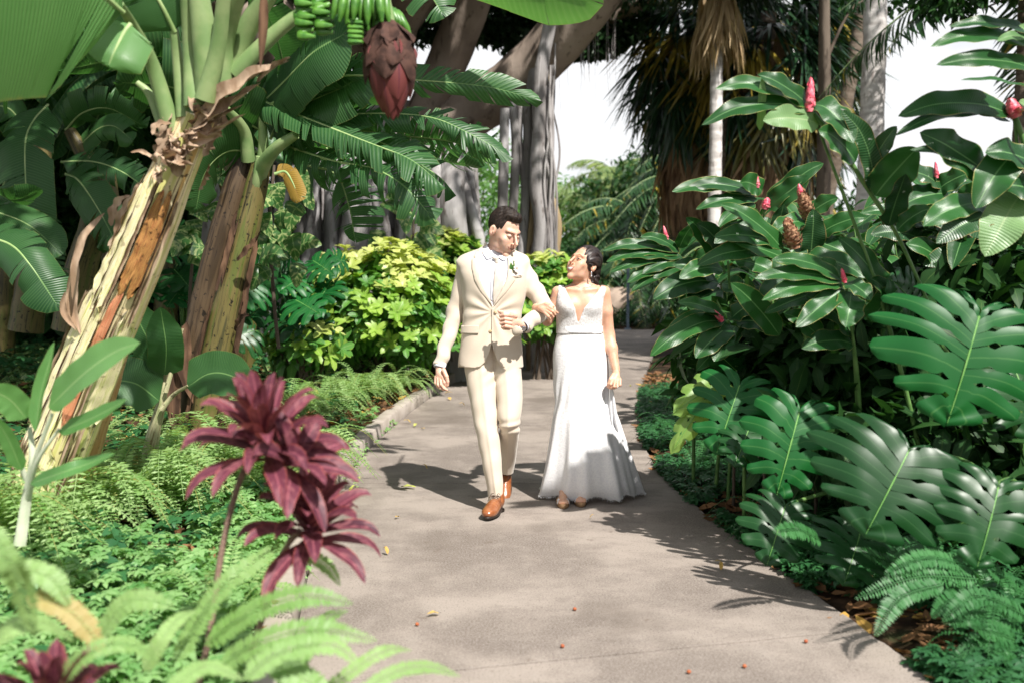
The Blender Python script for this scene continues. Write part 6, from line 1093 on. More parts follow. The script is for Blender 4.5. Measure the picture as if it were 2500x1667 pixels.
# -------- head, built in its own frame: x = the head's left, -y = forward, z = up
class Head:
    def __init__(s, c, fd, roll, scale, female=False):
        fd = nrm(np.array(fd, float)); Y = -fd; up = np.array([0, 0, 1.])+np.array([1., 0, 0])*roll; Z = nrm(up-Y*(up @ Y)); X = np.cross(Y, Z)
        s.R = np.stack([X, Y, Z], 1); s.c = np.asarray(c, float); s.k = scale; s.f = female
    def loc(s, X): return ((X-s.c) @ s.R)/s.k
    def wld(s, q): return s.c+(np.asarray(q, float)*s.k) @ s.R.T
    def sdf(s, X): return s.local(s.loc(X))*s.k
    def local(s, q):
        F = s.f; qa = q.copy(); qa[:, 0] = np.abs(q[:, 0])
        d = ell(q, (0, .018, .032), (.076, .096, .092))
        d = smin(d, ell(q, (0, -.03, -.035), (.059 if not F else .058, .060, .078)), .03)
        d = smin(d, ell(qa, (.033, -.034, -.080), (.020, .040, .022)) if not F else ell(qa, (.028, -.036, -.078), (.022, .038, .024)), .02)             # jaw
        d = smin(d, ell(q, (0, -.076, -.106), (.024 if not F else .020, .018, .018)), .022 if not F else .032)    # chin
        d = smin(d, ell(qa, (.043, -.062, -.02), (.022, .022, .02)), .02)                     # cheek bone
        d = smin(d, ell(qa, (.034, -.070, -.048), (.018, .013, .018)), .026)                  # smiling cheek
        d = smin(d, cone(qa, (.008, -.085, .03), (.045, -.069, .032), .008, .006), .02)     # brow
        d = smax(d, -ell(qa, (.031, -.1, .008), (.014, .012, .0085)), .014)                    # socket
        d = smin(d, ell(qa, (.031, -.077, .006), (.015, .013, .011)), .005)                   # lidded eye
        d = smin(d, cone(q, (0, -.088, .022), (0, -.1235 if not F else -.1135, -.024 if not F else -.020), .0065, .0088 if not F else .0078), .008)   # nose
        d = smin(d, ell(qa, (.0105, -.104 if not F else -.099, -.030 if not F else -.027), (.0075, .0105, .0065) if not F else (.0062, .009, .0055)), .006)                     # nostril wing
        d = smin(d, ell(q, (0, -.084, -.060), (.027, .0125, .02)), .016)                          # muzzle
        d = smax(d, -cone(qa, (0, -.108, -.0605), (.030, -.084, -.0525), .0028, .0016), .004)  # mouth line
        d = smin(d, chain(q, [(-.02, -.088, -.056), (0, -.0955, -.0555), (.02, -.088, -.056)], [.003, .0045, .003]), .004)
        d = smin(d, chain(q, [(-.018, -.086, -.067), (0, -.0935, -.0695), (.018, -.086, -.067)], [.003, .005, .003]), .005)
        ear = ell(qa, (.079, .016, -.003), (.010, .019, .032), rotm((0, 0, 1), -.35)); ear = smax(ear, -ell(qa, (.089, .008, .002), (.0085, .0095, .020)), .003); ear = smin(ear, ell(qa, (.083, .004, -.006), (.004, .004, .006)), .003)
        return smin(d, ear, .006)
    def on(s, x, z, off=0.):        # points on the face surface for local x, z
        x = np.asarray(x, float); z = np.asarray(z, float); y = np.full(x.shape, -.2)
        for _ in range(80):
            d = s.local(np.stack([x, y, z], 1)); y = np.where(d > 0, np.minimum(y+np.maximum(d*.7, 1e-4), 0), y)
        return s.wld(np.stack([x, y-off, z], 1))
    def curve(s, name, xz, rad, mat, parent, off=0., n=14, flat=1.):
        xz = np.asarray(xz, float); c = catmull(np.c_[xz, xz[:, :1]*0], n); m = MB()
        tube(m, s.on(c[:, 0], c[:, 1], off), np.asarray(rad)*s.k, 6, n, .5); return m.build(name, mat, parent)
    def features(s, parent, lip, smile):
        for sd in (-1, 1):
            if s.f: s.curve('eyebrow', [(sd*.012, .028), (sd*.03, .0355), (sd*.05, .027)], [.0012, .0022, .001], M_hair_b, parent, -.0006)
            else: s.curve('eyebrow', [(sd*.011, .022), (sd*.032, .0275), (sd*.052, .020)], [.0016, .0022, .0010], M_browm, parent, -.0006)
            m = MB(); f = lambda X: ell(s.loc(X), (sd*.031, -.0795, .0065), (.0112, .0112, .0062 if s.f else .0035))*s.k
            c = s.wld((sd*.031, -.0795, .0065)); sdf_mesh(m, f, c-.02, c+.02, .002); e = m.build('eye', M_eyew, parent)
            gx = -.003*sd if False else (.003 if s.f else .002)
            m = MB(); f = lambda X: ell(s.loc(X), (sd*.031+gx, -.0862, .0068 if s.f else .0045), (.0058, .0052, .0056 if s.f else .003))*s.k
            c = s.wld((sd*.031, -.084, .0065)); sdf_mesh(m, f, c-.015, c+.015, .0013); m.build('iris', M_dark, e)
            zz = .0125 if s.f else .0085
            s.curve('eyelash', [(sd*.017, .006), (sd*.028, zz), (sd*.039, zz-.002), (sd*.048, .005)], [.0010, .0019, .0019, .0008] if s.f else [.0004, .0008, .0008, .0003], M_dark, parent, .0006)
        if smile == 'open':
            m = MB(); xs = np.linspace(-.027, .027, 17); hi = -.0565+8*xs**2; lo = -.0735+.0225*(np.abs(xs)/.027)**2.4+0*xs
            top = s.on(xs, np.maximum(hi, lo), .0035); bot = s.on(xs, lo, .0035); V = np.stack([top, (top+bot)/2, bot], 1); m.grid(V, None, .5); mod_solid(m.build('teeth', M_white, parent), -.001)
            s.curve('lip', [(-.0295, -.0475), (-.014, -.0530), (0, -.0548), (.014, -.0530), (.0295, -.0475)], [.0008, .0020, .0020, .0020, .0008], lip, parent, .002)
            s.curve('lip', [(-.0295, -.048), (-.016, -.0700), (0, -.0762), (.016, -.0700), (.0295, -.048)], [.0008, .0024, .0030, .0024, .0008], lip, parent, .002)
        else:
            s.curve('mouth_line', [(-.027, -.0525), (-.012, -.0600), (0, -.0615), (.012, -.0600), (.027, -.0525)], [.0006, .0014, .0016, .0014, .0006], M_dark, parent, .0008)
            m = None; xs = np.linspace(-.024, .024, 13); hi = -.0590+8*xs**2; lo = -.0622+6*xs**2
            s.curve('lip', [(-.031, -.0500), (-.014, -.0568), (0, -.0585), (.014, -.0568), (.031, -.0500)], [.0006, .0016, .0016, .0016, .0006], lip, parent, .001)
            s.curve('lip', [(-.030, -.0505), (-.014, -.0650), (0, -.0685), (.014, -.0650), (.030, -.0505)], [.0006, .0020, .0027, .0020, .0006], lip, parent, .0005)
def hand(X, wrist, palm, kn, fingers, thumb, s=1., wr_r=.026):
    """palm between the wrist and the knuckle line; fingers = list of point chains, thumb = one chain"""
    wrist, palm = np.asarray(wrist, float), np.asarray(palm, float); k0, k1 = np.asarray(kn[0], float), np.asarray(kn[1], float)
    d = cone(X, wrist, palm, wr_r*s, .021*s)
    for t in (0, .33, .66, 1.):
        k = k0*(1-t)+k1*t; d = smin(d, cone(X, palm+(k-palm)*-.4+(k0*(1-t)+k1*t-(k0+k1)/2)*.3, k, .014*s, .0105*s), .012)
    for i, ch in enumerate(fingers):
        n = len(ch); d = smin(d, chain(X, ch, list(np.linspace(.0096, .0072, n)*s), .002), .0035)
    n = len(thumb); return smin(d, chain(X, thumb, list(np.linspace(.0135, .0088, n)*s), .003), .008)

# ================================================================ the groom
groom = thing('person', 'man in a beige suit and tan shoes looking down at the bride on his arm', 'person', (P(1225, 1240, 6.1)[0], 6.1, 0), 'couple walking down the path')
bride = thing('person', 'woman in a white lace wedding dress smiling up at the man in the beige suit', 'person', (P(1430, 1240, 6.2)[0], 6.2, 0), 'couple walking down the path')
HM = Head(P(1230.5, 568, 6.06), (.64, -.66, -.40), .10, 1.07)
neck_m = lambda X: smin(cone(X, HM.wld((0, .025, -.05)), P(1205, 640, 6.14), .052, .058), cone(X, P(1203, 640, 6.14), P(1203, 690, 6.14), .07, .09), .03)
J = stack([(596, 1186, 1236, 6.15, .055), (606, 1173, 1248, 6.15, .075), (615, 1148, 1266, 6.14, .092), (623, 1128, 1283, 6.13, .105), (634, 1117, 1292, 6.12, .115), (660, 1119, 1290, 6.10, .128),
           (702, 1128, 1286, 6.09, .132), (740, 1131, 1279, 6.09, .125), (768, 1131, 1272, 6.09, .12), (800, 1128, 1271, 6.09, .122), (850, 1123, 1275, 6.09, .13), (897, 1118, 1278, 6.09, .135)], 2.35)
LSH, LEL, LWR = P(1139, 656, 6.12), P(1109, 768, 6.14), P(1074, 893, 6.02)
RSH, REL, RWR = P(1272, 657, 6.12), P(1334, 757, 6.06), P(1279, 795, 5.87)
def slL(X): return smin(cone(X, LSH, LEL, .058, .048), cone(X, LEL, LWR+(LWR-LEL)*.12, .048, .038), .03)
def slR(X): return smin(cone(X, RSH, REL, .060, .053), cone(X, REL, RWR+(RWR-REL)*.25, .052, .041), .025)
openL = [(1203, 829), (1196, 856), (1186, 878), (1174, 889), (1160, 893), (1120, 891), (1118, 930), (1290, 930), (1279, 895), (1240, 895.5), (1226, 890), (1214, 874), (1205, 848)]
vneck = [(1180, 560), (1186, 600), (1168, 640), (1168, 680), (1178, 706), (1204.5, 746), (1222, 712), (1240, 675), (1244, 640), (1238, 600), (1240, 560)]
def jacket(X):
    d = J(X)
    # pulling folds towards the buttoned waist and soft vertical drape
    a, b = topx(X); r = np.hypot(a-1204, b-760)+1e-3; an = np.arctan2(b-760, a-1204)
    d = d-.0045*np.exp(-((r-42)/30)**2)*np.sin(an*11)*(X[:, 1] < 6.1)-wr(X, .0022, .6, 2)
    arm = smin(slL(X)-wr(X, .0072, 1.1, 1)*np.clip((1.36-X[:, 2])*4, .3, 1), slR(X)-wr(X, .0075, 1.25, 4), .001)
    d = smin(d, arm, .012)
    front = X[:, 1]-6.12
    d = np.maximum(d, -np.maximum(prism(X, vneck), front-.02))
    d = np.maximum(d, -np.maximum(prism(X, openL), front))
    return d
def cut(f, p, n, inv=False):
    p = np.asarray(p, float); n = nrm(np.asarray(n, float)); return lambda X: np.maximum(f(X), (X-p) @ n)
nL, nR = nrm(LWR-LEL), nrm(RWR-REL)
def jk(X): # sleeve ends, cut square across the wrist
    d = jacket(X); k = np.minimum(np.linalg.norm(X-LWR, axis=1), 1)
    dl = np.maximum((X-LWR) @ nL-0, np.linalg.norm(X-LWR, axis=1)-.12)
    d = np.where(np.linalg.norm(X-LWR, axis=1) < .12, np.maximum(d, (X-LWR) @ nL), d)
    return np.where(np.linalg.norm(X-RWR, axis=1) < .085, np.maximum(d, (X-RWR) @ nR), d)
mb = MB(); sdf_mesh(mb, jk, (-.52, 5.75, P(0, 905, 6.1)[2]), (.33, 6.32, P(0, 590, 6.1)[2]), .0048); ojk = mb.build('jacket', M_suit, groom)
# trousers
def crease(ph0, amp):
    return lambda X, th, Z: amp*np.exp(-((th+1.57+ph0)/.16)**2)+wr(X, .0040, .85, 3)
TL = stack([(800, 1132, 1214, 6.09, .1), (893, 1134, 1213, 6.07, .098), (965, 1144, 1213.5, 6.03, .092), (1051, 1161, 1218, 5.97, .078), (1137, 1178, 1225, 5.93, .066), (1200, 1190, 1228, 5.92, .06), (1224, 1193, 1229, 5.92, .06)], 2.1, crease(-.1, .006))
TR = stack([(800, 1196, 1272, 6.09, .1), (893, 1203, 1272, 6.07, .1), (979, 1213, 1275, 6.0, .094), (1019, 1216, 1271, 5.97, .092), (1045, 1218, 1268, 5.99, .088), (1090, 1221, 1264, 6.14, .078), (1128, 1224, 1258, 6.27, .07), (1154, 1226, 1253, 6.33, .066)], 2.1, crease(.1, .004))
def trs(X):
    d = smin(TL(X), TR(X), .006); a, b = topx(X)
    d = d-.005*np.exp(-((b-905)/25)**2)*np.exp(-((a-1212)/34)**2)*np.sin((a-1212)*.16+(b-900)*.2)
    return d-.006*np.exp(-((b-1034)/16)**2)*(a > 1214)*np.sin((b-1020)*.28+a*.05)
mb = MB(); sdf_mesh(mb, trs, (-.34, 5.75, .03), (.12, 6.5, P(0, 795, 6.1)[2]), .0048); mb.build('trousers', M_suit, groom)
# shirt and collar
sh = lambda X: smin(J(X)+.010, neck_m(X)-.007, .02)
mb = MB(); a = P(1160, 780, 6.1); b = P(1250, 600, 6.1); sdf_mesh(mb, lambda X: np.maximum(np.maximum(sh(X), X[:, 2]-P(1200, 612, 6.1)[2]), -X[:, 2]+a[2]), (a[0], 5.9, a[2]-.01), (b[0]+.02, 6.25, b[2]), .005); oshirt = mb.build('shirt', M_shirt, groom)
# the cuff rings that show at both wrists
for W_, n_, r_ in ((LWR, nL, .036), (RWR, nR, .037)):
    mb = MB(); th = np.linspace(0, 6.283, 21); x = nrm(np.cross(n_, (0, 1, .2))); y = np.cross(n_, x)
    V = np.stack([W_+n_*q+(np.cos(th)[:, None]*x+np.sin(th)[:, None]*y)*r_ for q in (-.02, 0, .012)], 0); mb.grid(V, None, .5); mod_solid(mb.build('shirt_cuff', M_shirt, groom), .002)
colf = lambda X: np.minimum(smin(J(X)+.004, neck_m(X)-.010, .03), 9)
panel('collar', [(1185, 593), (1179, 600), (1175.5, 608), (1181, 622), (1190, 634.5), (1200, 630), (1207, 627), (1199, 616), (1191, 604)], colf, .007, .0035, M_shirt, oshirt, 2.)
panel('collar', [(1240, 618), (1235, 620), (1224, 624), (1214, 627), (1220, 631), (1229, 637), (1236, 634), (1241, 628)], colf, .007, .0035, M_shirt, oshirt, 2.)
panel('placket', [(1196, 640), (1203, 642), (1204, 735), (1199, 732)], sh, .0022, .002, M_shirt, oshirt, 3.)
tie = panel('tie', [(1212.5, 644), (1216.5, 644), (1223, 656), (1229, 676), (1229, 700), (1219, 722), (1206, 742), (1204, 720), (1206, 690), (1208.5, 660)], sh, .008, .003, M_tie, groom, 2.5, bulge=.003)
mb = MB(); kc = P(1212, 635, 6.1); kc[1] = hitY(colf, [kc[0]], [kc[2]])[0]-.004
sdf_mesh(mb, lambda X: smin(ell(X, kc+(-.004, 0, .010), (.019, .012, .012)), ell(X, kc+(.004, 0, -.012), (.012, .010, .016)), .012), kc-.04, kc+.04, .003); mb.build('tie_knot', M_tie, tie)
# lapels (thin folded panels that follow the jacket)
LL = [(1173, 604), (1163, 613), (1158, 627), (1161, 630), (1153.5, 634), (1153.5, 655), (1160, 685), (1176, 714), (1203, 744.5), (1198, 730), (1184, 704), (1174, 680), (1170.5, 655), (1172, 634), (1178, 618), (1180, 608)]
LR = [(1243, 606), (1249, 612), (1257, 622), (1255, 630), (1264, 637), (1265, 652), (1257, 685), (1236, 714), (1206, 746), (1214, 728), (1231, 700), (1238.5, 678), (1241, 655), (1240, 636), (1238, 618)]
for LP_ in (LL, LR): panel('lapel', LP_, lambda X: J(X)+.002, .007, .004, M_suit, ojk, 2.5, bulge=.003)
panel('jacket_collar', [(1186, 592), (1176, 598), (1166, 612), (1173, 616), (1179, 606), (1186, 600)], lambda X: smin(J(X), neck_m(X)-.014, .02), .008, .005, M_suit, ojk, 2.)
def jfront(X): return J(X)-.0035
panel('pocket_flap', [(1127, 793), (1170, 791.5), (1169.5, 811), (1125.5, 812.5)], jfront, .005, .004, M_suit, ojk, 2.5)
panel('pocket_welt', [(1209, 803), (1240, 808), (1268, 814), (1268, 817), (1240, 811), (1209, 805.5)], jfront, .002, .002, M_sole, ojk, 2.) if False else None
panel('jacket_edge', [(1201.5, 752), (1206, 751), (1204.5, 790), (1205.5, 830), (1210, 856), (1206, 850), (1201.5, 829)], jfront, .0035, .003, M_suit, ojk, 2.)
panel('breast_pocket', [(1252, 675), (1274, 671.5), (1274.5, 675.5), (1252.5, 679)], jfront, .003, .003, M_suit, ojk, 2.)
panel('pocket_square', [(1251, 676), (1254, 668), (1259, 671), (1263, 667), (1267, 671), (1271.5, 665), (1273, 672)], jfront, .006, .003, M_petal, groom, 1.5)
for bx, by in ((1198, 805), (1210.5, 760)):
    c = P(bx, by, 6.1); c[1] = hitY(jfront, [c[0]], [c[2]])[0]-.004; mb = MB()
    tube(mb, [c+(0, .004, 0), c, c+(0, -.002, 0)], [.0095, .0095, .006], 14, 3, .5); mb.build('button', M_button, ojk)
bt = thing('boutonniere', 'white flower and green leaf pinned to the left lapel of the beige jacket', 'boutonniere', P(1258, 650, 5.97))
mb = MB(); c = P(1256, 650, 6.1); c[1] = hitY(jfront, [c[0]], [c[2]])[0]-.012
ribbon(mb, [c+(-.012, .004, -.055), c+(-.018, -.008, -.01), c+(-.022, -.004, .022)], .026, (-.3, -1, .1), 'lance', 8, 5, .25); ribbon(mb, [c+(-.012, .004, -.05), c+(-.004, -.012, 0), c+(-.006, -.010, .038)], .012, (.3, -1, .1), 'lance', 8, 5, .2); mb.build('leaf', M_sprig, bt)
mb = MB()
for k in range(16):
    a = k*2.4; q = c+np.array([.012, -.006, -.018]); d = np.array([math.cos(a)*.022, -.008-.004*(k % 3), math.sin(a)*.022])*(1-.03*k); ribbon(mb, [q, q+d*.6+(0, -.006, 0), q+d], .017, (0, -1, .3), 'ellip', 6, 3, .3)
for k in range(6):
    q = c+np.array([-.004, -.006, .02]); a = k*1.2; d = np.array([math.cos(a)*.010, -.006, math.sin(a)*.012]); ribbon(mb, [q, q+d], .008, (0, -1, .3), 'ellip', 5, 3, .3)
mb.build('petals', M_petal, bt)
# body: head, neck, hands and the limbs inside the clothes, one mesh
def H(px, py, Y): return P(px, py, Y)
lh_w = LWR+nL*.01
def handL(X):
    f = [[H(1064, 920, 6.0), H(1063, 934, 5.99), H(1069, 943, 5.98), H(1076, 948, 5.98)], [H(1069, 923, 5.985), H(1069, 938, 5.97), H(1076, 947, 5.965), H(1084, 951, 5.97)],
         [H(1075, 924, 5.975), H(1077, 938, 5.955), H(1084, 947, 5.955), H(1091, 951, 5.96)], [H(1081, 921, 5.97), H(1085, 933, 5.955), H(1088, 941, 5.96), H(1087, 948, 5.965)]]
    return hand(X, lh_w, H(1073, 909, 6.0), (H(1065, 921, 6.0), H(1082, 920, 5.97)), f, [H(1083, 903, 5.97), H(1090, 918, 5.95), H(1093, 931, 5.95), H(1092.5, 940, 5.955)], 1.0, .025)
rw = RWR+nR*.005
def handR(X):
    f = []
    for i in range(4):
        y = 770.5+i*9.2; x0 = 1247-i*.5; xx = 1221+(0, 0, 1.5, 5)[i]
        f.append([H(x0, y+1, 5.80), H(1232+i, y-1, 5.785), H(xx+1, y+1, 5.80), H(xx+4, y+4, 5.835), H(xx+17, y+5, 5.85)])
    return hand(X, rw, H(1258, 787, 5.835), (H(1247, 772, 5.81), H(1250, 800, 5.82)), f, [H(1258, 772, 5.82), H(1243, 767, 5.80), H(1230, 764, 5.795), H(1219, 761, 5.80)], 1.14, .027)
Z805 = P(0, 806, 6.1)[2]
def torso_in(X): return np.minimum(np.maximum(J(X)+.03, Z805-X[:, 2]), np.minimum(np.minimum(cone(X, LSH, LEL, .05, .042), cone(X, LEL, lh_w, .04, .026)), np.minimum(cone(X, RSH, REL, .05, .042), cone(X, REL, rw, .04, .026))))
def legs_in(X): return np.minimum(np.minimum(TL(X), TR(X))+.026, 9)
mb = MB()
hn = lambda X: smin(HM.sdf(X), neck_m(X), .03)
cc = HM.c; sdf_mesh(mb, hn, cc-(.17, .17, .2), cc+(.17, .17, .17), .0028)
sdf_mesh(mb, handL, H(1050, 960, 5.9)-(0, .0, .01), H(1100, 880, 6.1)+(0, .02, 0), .0028)
sdf_mesh(mb, handR, H(1208, 825, 5.7), H(1292, 750, 5.95), .0028)
sdf_mesh(mb, lambda X: np.minimum(np.minimum(torso_in(X), neck_m(X)), legs_in(X)), (-.5, 5.7, .1), (.33, 6.5, P(0, 625, 6.1)[2]), .012)
body_m = mb.build('body', M_skinm, groom)
HM.features(body_m, M_lipm, 'closed')
def hairm(X):
    q = HM.loc(X); d = ell(q, (0, .022, .043), (.079, .099, .097)); qa = np.abs(q[:, 0])
    d = smin(d, ell(q, (0, -.030, .108), (.05, .044, .024)), .025)                                  # raised front
    g = .0025*np.sin(q[:, 0]*210+q[:, 1]*60)*np.sin(q[:, 1]*170+q[:, 2]*90)+.002*np.sin(q[:, 1]*390+q[:, 0]*170)
    d = d-g*np.clip((q[:, 2]-.0)*14, .2, 1)
    # fringe line across the forehead, sideburn, round the ear and the nape
    face = np.maximum(q[:, 1]-(-.038+.35*np.clip(q[:, 2]-.045, -1, .05)*-1), q[:, 2]-.083+.1*qa)
    d = smax(d, -np.maximum(q[:, 1]+.040, q[:, 2]-.082), .006)
    d = smax(d, -ell(np.stack([qa, q[:, 1], q[:, 2]], 1), (.085, .012, -.012), (.03, .026, .04)), .004)
    d = smax(d, -(q[:, 2]+.02+.5*(q[:, 1]-.02)*.6)*1., .004)
    return d*HM.k
mb = MB(); sdf_mesh(mb, hairm, cc-(.15, .15, .12), cc+(.15, .15, .19), .0026)
rg = np.random.default_rng(3); v = nrm(rg.normal(size=(9000, 3))); q = v*(.080, .100, .098)+(0, .022, .043)
k = (q[:, 2] > .075+.05*(q[:, 1] < -.03)) | ((q[:, 1] > .03) & (q[:, 2] > .0)); q = q[k][:2600]; vn = nrm((q-(0, .022, .043))/np.array([.08, .1, .098])**2)
dr = nrm(vn+np.array([.25, -.75, .25])+rg.normal(size=q.shape)*.25); L_ = (.006+.014*np.clip((q[:, 2]-.06)/.06, 0, 1)*np.clip(.6-q[:, 1]*5, .3, 1))
tpl = (np.array([(-.5, 0, 0), (.5, 0, 0), (0, 1, 0)], float)*(.09, 1, 1), np.array([[0, 1, 2, 2]]), np.zeros((3, 2)))
scatter(mb, tpl, HM.wld(q), (dr @ HM.R.T), (vn @ HM.R.T)+rg.normal(size=q.shape)*.3, L_*HM.k)
mb.build('hair', M_hair_d, body_m)
# watch
mb = MB(); wc = RWR+nR*.012; x = nrm(np.cross(nR, (0, 1, .2))); y = np.cross(nR, x); th = np.linspace(0, 6.283, 25)
V = np.stack([wc+nR*q+(np.cos(th)[:, None]*x*1.05+np.sin(th)[:, None]*y*.95)*rr for q, rr in ((-.006, .030), (-.005, .0335), (.005, .0335), (.006, .030))], 0); mb.grid(V, None, .5); wat = thing('watch', 'steel watch on the left wrist of the groom', 'watch', wc); mb.build('strap', M_sole, wat)
mb = MB(); fdv = nrm(np.array([.1, -1, -.35])); p = wc+fdv*.031; tube(mb, [p, p+fdv*.008, p+fdv*.009], [.017, .017, .014], 18, 3, .5); mb.build('watch_case', M_steel, wat)
# shoes
def shoe(parent, heel, toe, pitch, name='shoe'):
    heel = np.asarray(heel, float); d = np.asarray(toe, float)-heel; d[2] = 0; d = nrm(d); x = np.array([d[1], -d[0], 0]); R = np.stack([x, d, np.array([0, 0, 1.])], 1) @ rotm((1, 0, 0), pitch)
    piv = np.array([0, .24, 0]); org = heel+ (np.stack([x, d, np.array([0, 0, 1.])], 1) @ piv)
    loc_ = lambda X: (X-org) @ R+piv; wl = lambda q: org+(np.asarray(q, float)-piv) @ R.T
    def f(X):
        q = loc_(X); e = ell(q, (.002, .235, .030), (.046, .072, .034)); e = smin(e, ell(q, (0, .15, .045), (.041, .085, .042)), .03)
        e = smin(e, ell(q, (0, .05, .052), (.035, .052, .05)), .02); e = smin(e, cone(q, (0, .055, .06), (0, .05, .095), .033, .034), .02)
        e = e-.0012*np.sin(q[:, 1]*240)*np.exp(-((q[:, 1]-.19)/.03)**2)
        e = smax(e, q[:, 2]-.098-.1*(.06-q[:, 1]), .004); return np.maximum(e, .014-q[:, 2])
    m = MB(); c = wl((0, .15, .05)); sdf_mesh(m, f, c-.19, c+.19, .0036); o = m.build(name, M_leather, parent)
    t = np.linspace(0, 1, 40)*6.283; yy = .153+.156*np.cos(t); xx = np.sin(t)*(.036+.012*np.clip((yy-.1)/.1, 0, 1))
    m = MB(); ring = lambda z, s: wl(np.stack([xx*s, .153+(yy-.153)*s, np.full(40, z)], 1))
    V = np.stack([wl(np.tile((0, .153, .0), (40, 1))), ring(0, .98), ring(.013, 1.0), ring(.016, .97), wl(np.tile((0, .153, .017), (40, 1)))], 0); m.grid(V, None, .5)
    hb = []
    for z in (-.012, .002): hb.append(wl(np.stack([np.sin(t)*.036, .045+.042*np.cos(t), np.full(40, z)], 1)))
    m.grid(np.stack([wl(np.tile((0, .045, -.012), (40, 1)))]+hb, 0), None, .5)
    m.build('sole', M_sole, o)
    m = MB()
    for k in range(5):
        y0 = .105+k*.016; z0 = .096-k*.0045; tube(m, [wl((-.020, y0, z0-.008)), wl((0, y0+.004, z0+.002)), wl((.020, y0, z0-.008))], .0022, 5, 7, .5)
    for s_ in (-1, 1): tube(m, [wl((0, .10, .1)), wl((s_*.022, .11, .112)), wl((s_*.034, .125, .09)), wl((s_*.012, .108, .1))], .0016, 5, 10, .5); tube(m, [wl((0, .10, .1)), wl((s_*.03, .12, .095)), wl((s_*.04, .15, .07))], .0014, 5, 8, .5)
    m.build('laces', M_lace_s, o); return o, wl
z12 = np.array([0, 0, .012])
shoe(groom, G(1222, 1243)+z12, G(1193, 1269)+z12, 0.)
shoe(groom, G(1240, 1190)+z12*0, G(1233, 1207), -.75)
# ================================================================ the bride
YB = 6.18
HW = Head(P(1424.5, 647, YB-.02), (-.70, -.60, .36), .10, .98, True)
neck_w = lambda X: cone(X, HW.wld((0, .03, -.055)), P(1421, 700, YB+.01), .047, .052)
BT = stack([(690, 1400, 1446, YB, .05), (697, 1386, 1462, YB, .062), (704, 1362, 1476, YB, .072), (714, 1356, 1482, YB, .08), (730, 1358, 1475, YB, .092), (748, 1359, 1472, YB, .104), (772, 1361, 1470, YB, .102), (800, 1362, 1468, YB, .094),
            (830, 1360, 1474, YB, .1), (870, 1356, 1480, YB, .11), (920, 1358, 1480, YB, .115)], 2.1)
SHa, ELa, WRa = P(1474, 714, YB), P(1487, 818, YB+.01), P(1504, 905, YB-.09)
SHb, ELb, WRb = P(1362, 714, YB), P(1336, 782, YB+.02), P(1309, 752, 5.99)
def bodyw(X):
    d = BT(X)
    for bx in (1390, 1440): d = smin(d, ell(X, P(bx, 748, YB-.055), (.056, .062, .058)), .03)
    d = smin(d, neck_w(X), .035)
    d = smin(d, cone(X, P(1386, 706, YB-.06), P(1412, 709, YB-.072), .008, .008), .02); d = smin(d, cone(X, P(1456, 706, YB-.06), P(1430, 709, YB-.072), .008, .008), .02)
    a = chain(X, [SHa, P(1481, 760, YB), ELa, P(1494, 850, YB-.03), WRa], [.041, .036, .034, .033, .025], .02)
    b = chain(X, [SHb, P(1352, 748, YB+.01), ELb, WRb], [.039, .036, .034, .025], .015)
    return smin(smin(d, a, .02), b, .02)
def handA(X):       # holds up the skirt
    f = [[H(1514, 925, 6.05), H(1514, 939, 6.03), H(1506, 944, 6.035), H(1500, 940, 6.05)], [H(1508, 927, 6.035), H(1507, 943, 6.015), H(1499, 947, 6.025), H(1495, 941, 6.045)],
         [H(1502, 927, 6.03), H(1499, 943, 6.01), H(1493, 947, 6.025), H(1490, 941, 6.045)], [H(1497, 924, 6.035), H(1491, 938, 6.015), H(1488, 946, 6.025), H(1487, 942, 6.045)]]
    return hand(X, WRa, H(1505, 917, 6.06), (H(1513, 926, 6.05), H(1498, 925, 6.035)), f, [H(1498, 914, 6.05), H(1490, 926, 6.03), H(1486, 936, 6.03), H(1484, 943, 6.035)], .92, .024)
def handB(X):       # rests over his forearm
    f = [[H(1337, 748, 5.915), H(1348, 754, 5.885), H(1355, 760, 5.89), H(1361, 764, 5.90)], [H(1337, 754, 5.905), H(1349, 761, 5.875), H(1355, 768, 5.89), H(1352, 773, 5.905)],
         [H(1335, 760, 5.90), H(1345, 767, 5.875), H(1350, 774, 5.89), H(1346, 778, 5.905)], [H(1331, 765, 5.90), H(1339, 773, 5.875), H(1343, 778, 5.885), H(1340, 781, 5.90)]]
    return hand(X, WRb, H(1324, 754, 5.93), (H(1338, 748, 5.915), H(1332, 765, 5.90)), f, [H(1322, 747, 5.935), H(1333, 743, 5.92), H(1343, 745, 5.91), H(1351, 749, 5.905)], .95, .024)
mb = MB()
nf = lambda X: smin(HW.sdf(X), bodyw(X), .028)
cc = HW.c; zc = P(0, 688, YB)[2]
sdf_mesh(mb, nf, (cc[0]-.15, cc[1]-.16, zc), cc+(.16, .16, .16), .0028)
sdf_mesh(mb, lambda X: nf(X), (P(1326, 0, YB)[0], 5.98, P(0, 925, YB)[2]), (P(1522, 0, YB)[0], 6.36, zc+.006), .0055)
sdf_mesh(mb, lambda X: smin(handA(X), bodyw(X), .004), H(1476, 955, 5.96), H(1525, 898, 6.17)+(0, 0, .0), .0027)
sdf_mesh(mb, lambda X: smin(handB(X), cone(X, ELb, WRb, .034, .025), .01), H(1296, 790, 5.83), H(1368, 736, 6.06), .0027)
FW = []
for fx, fy in ((1376, 1240), (1419, 1236)):      # feet and shins under the skirt
    g = G(fx, fy+1); FW.append(g)
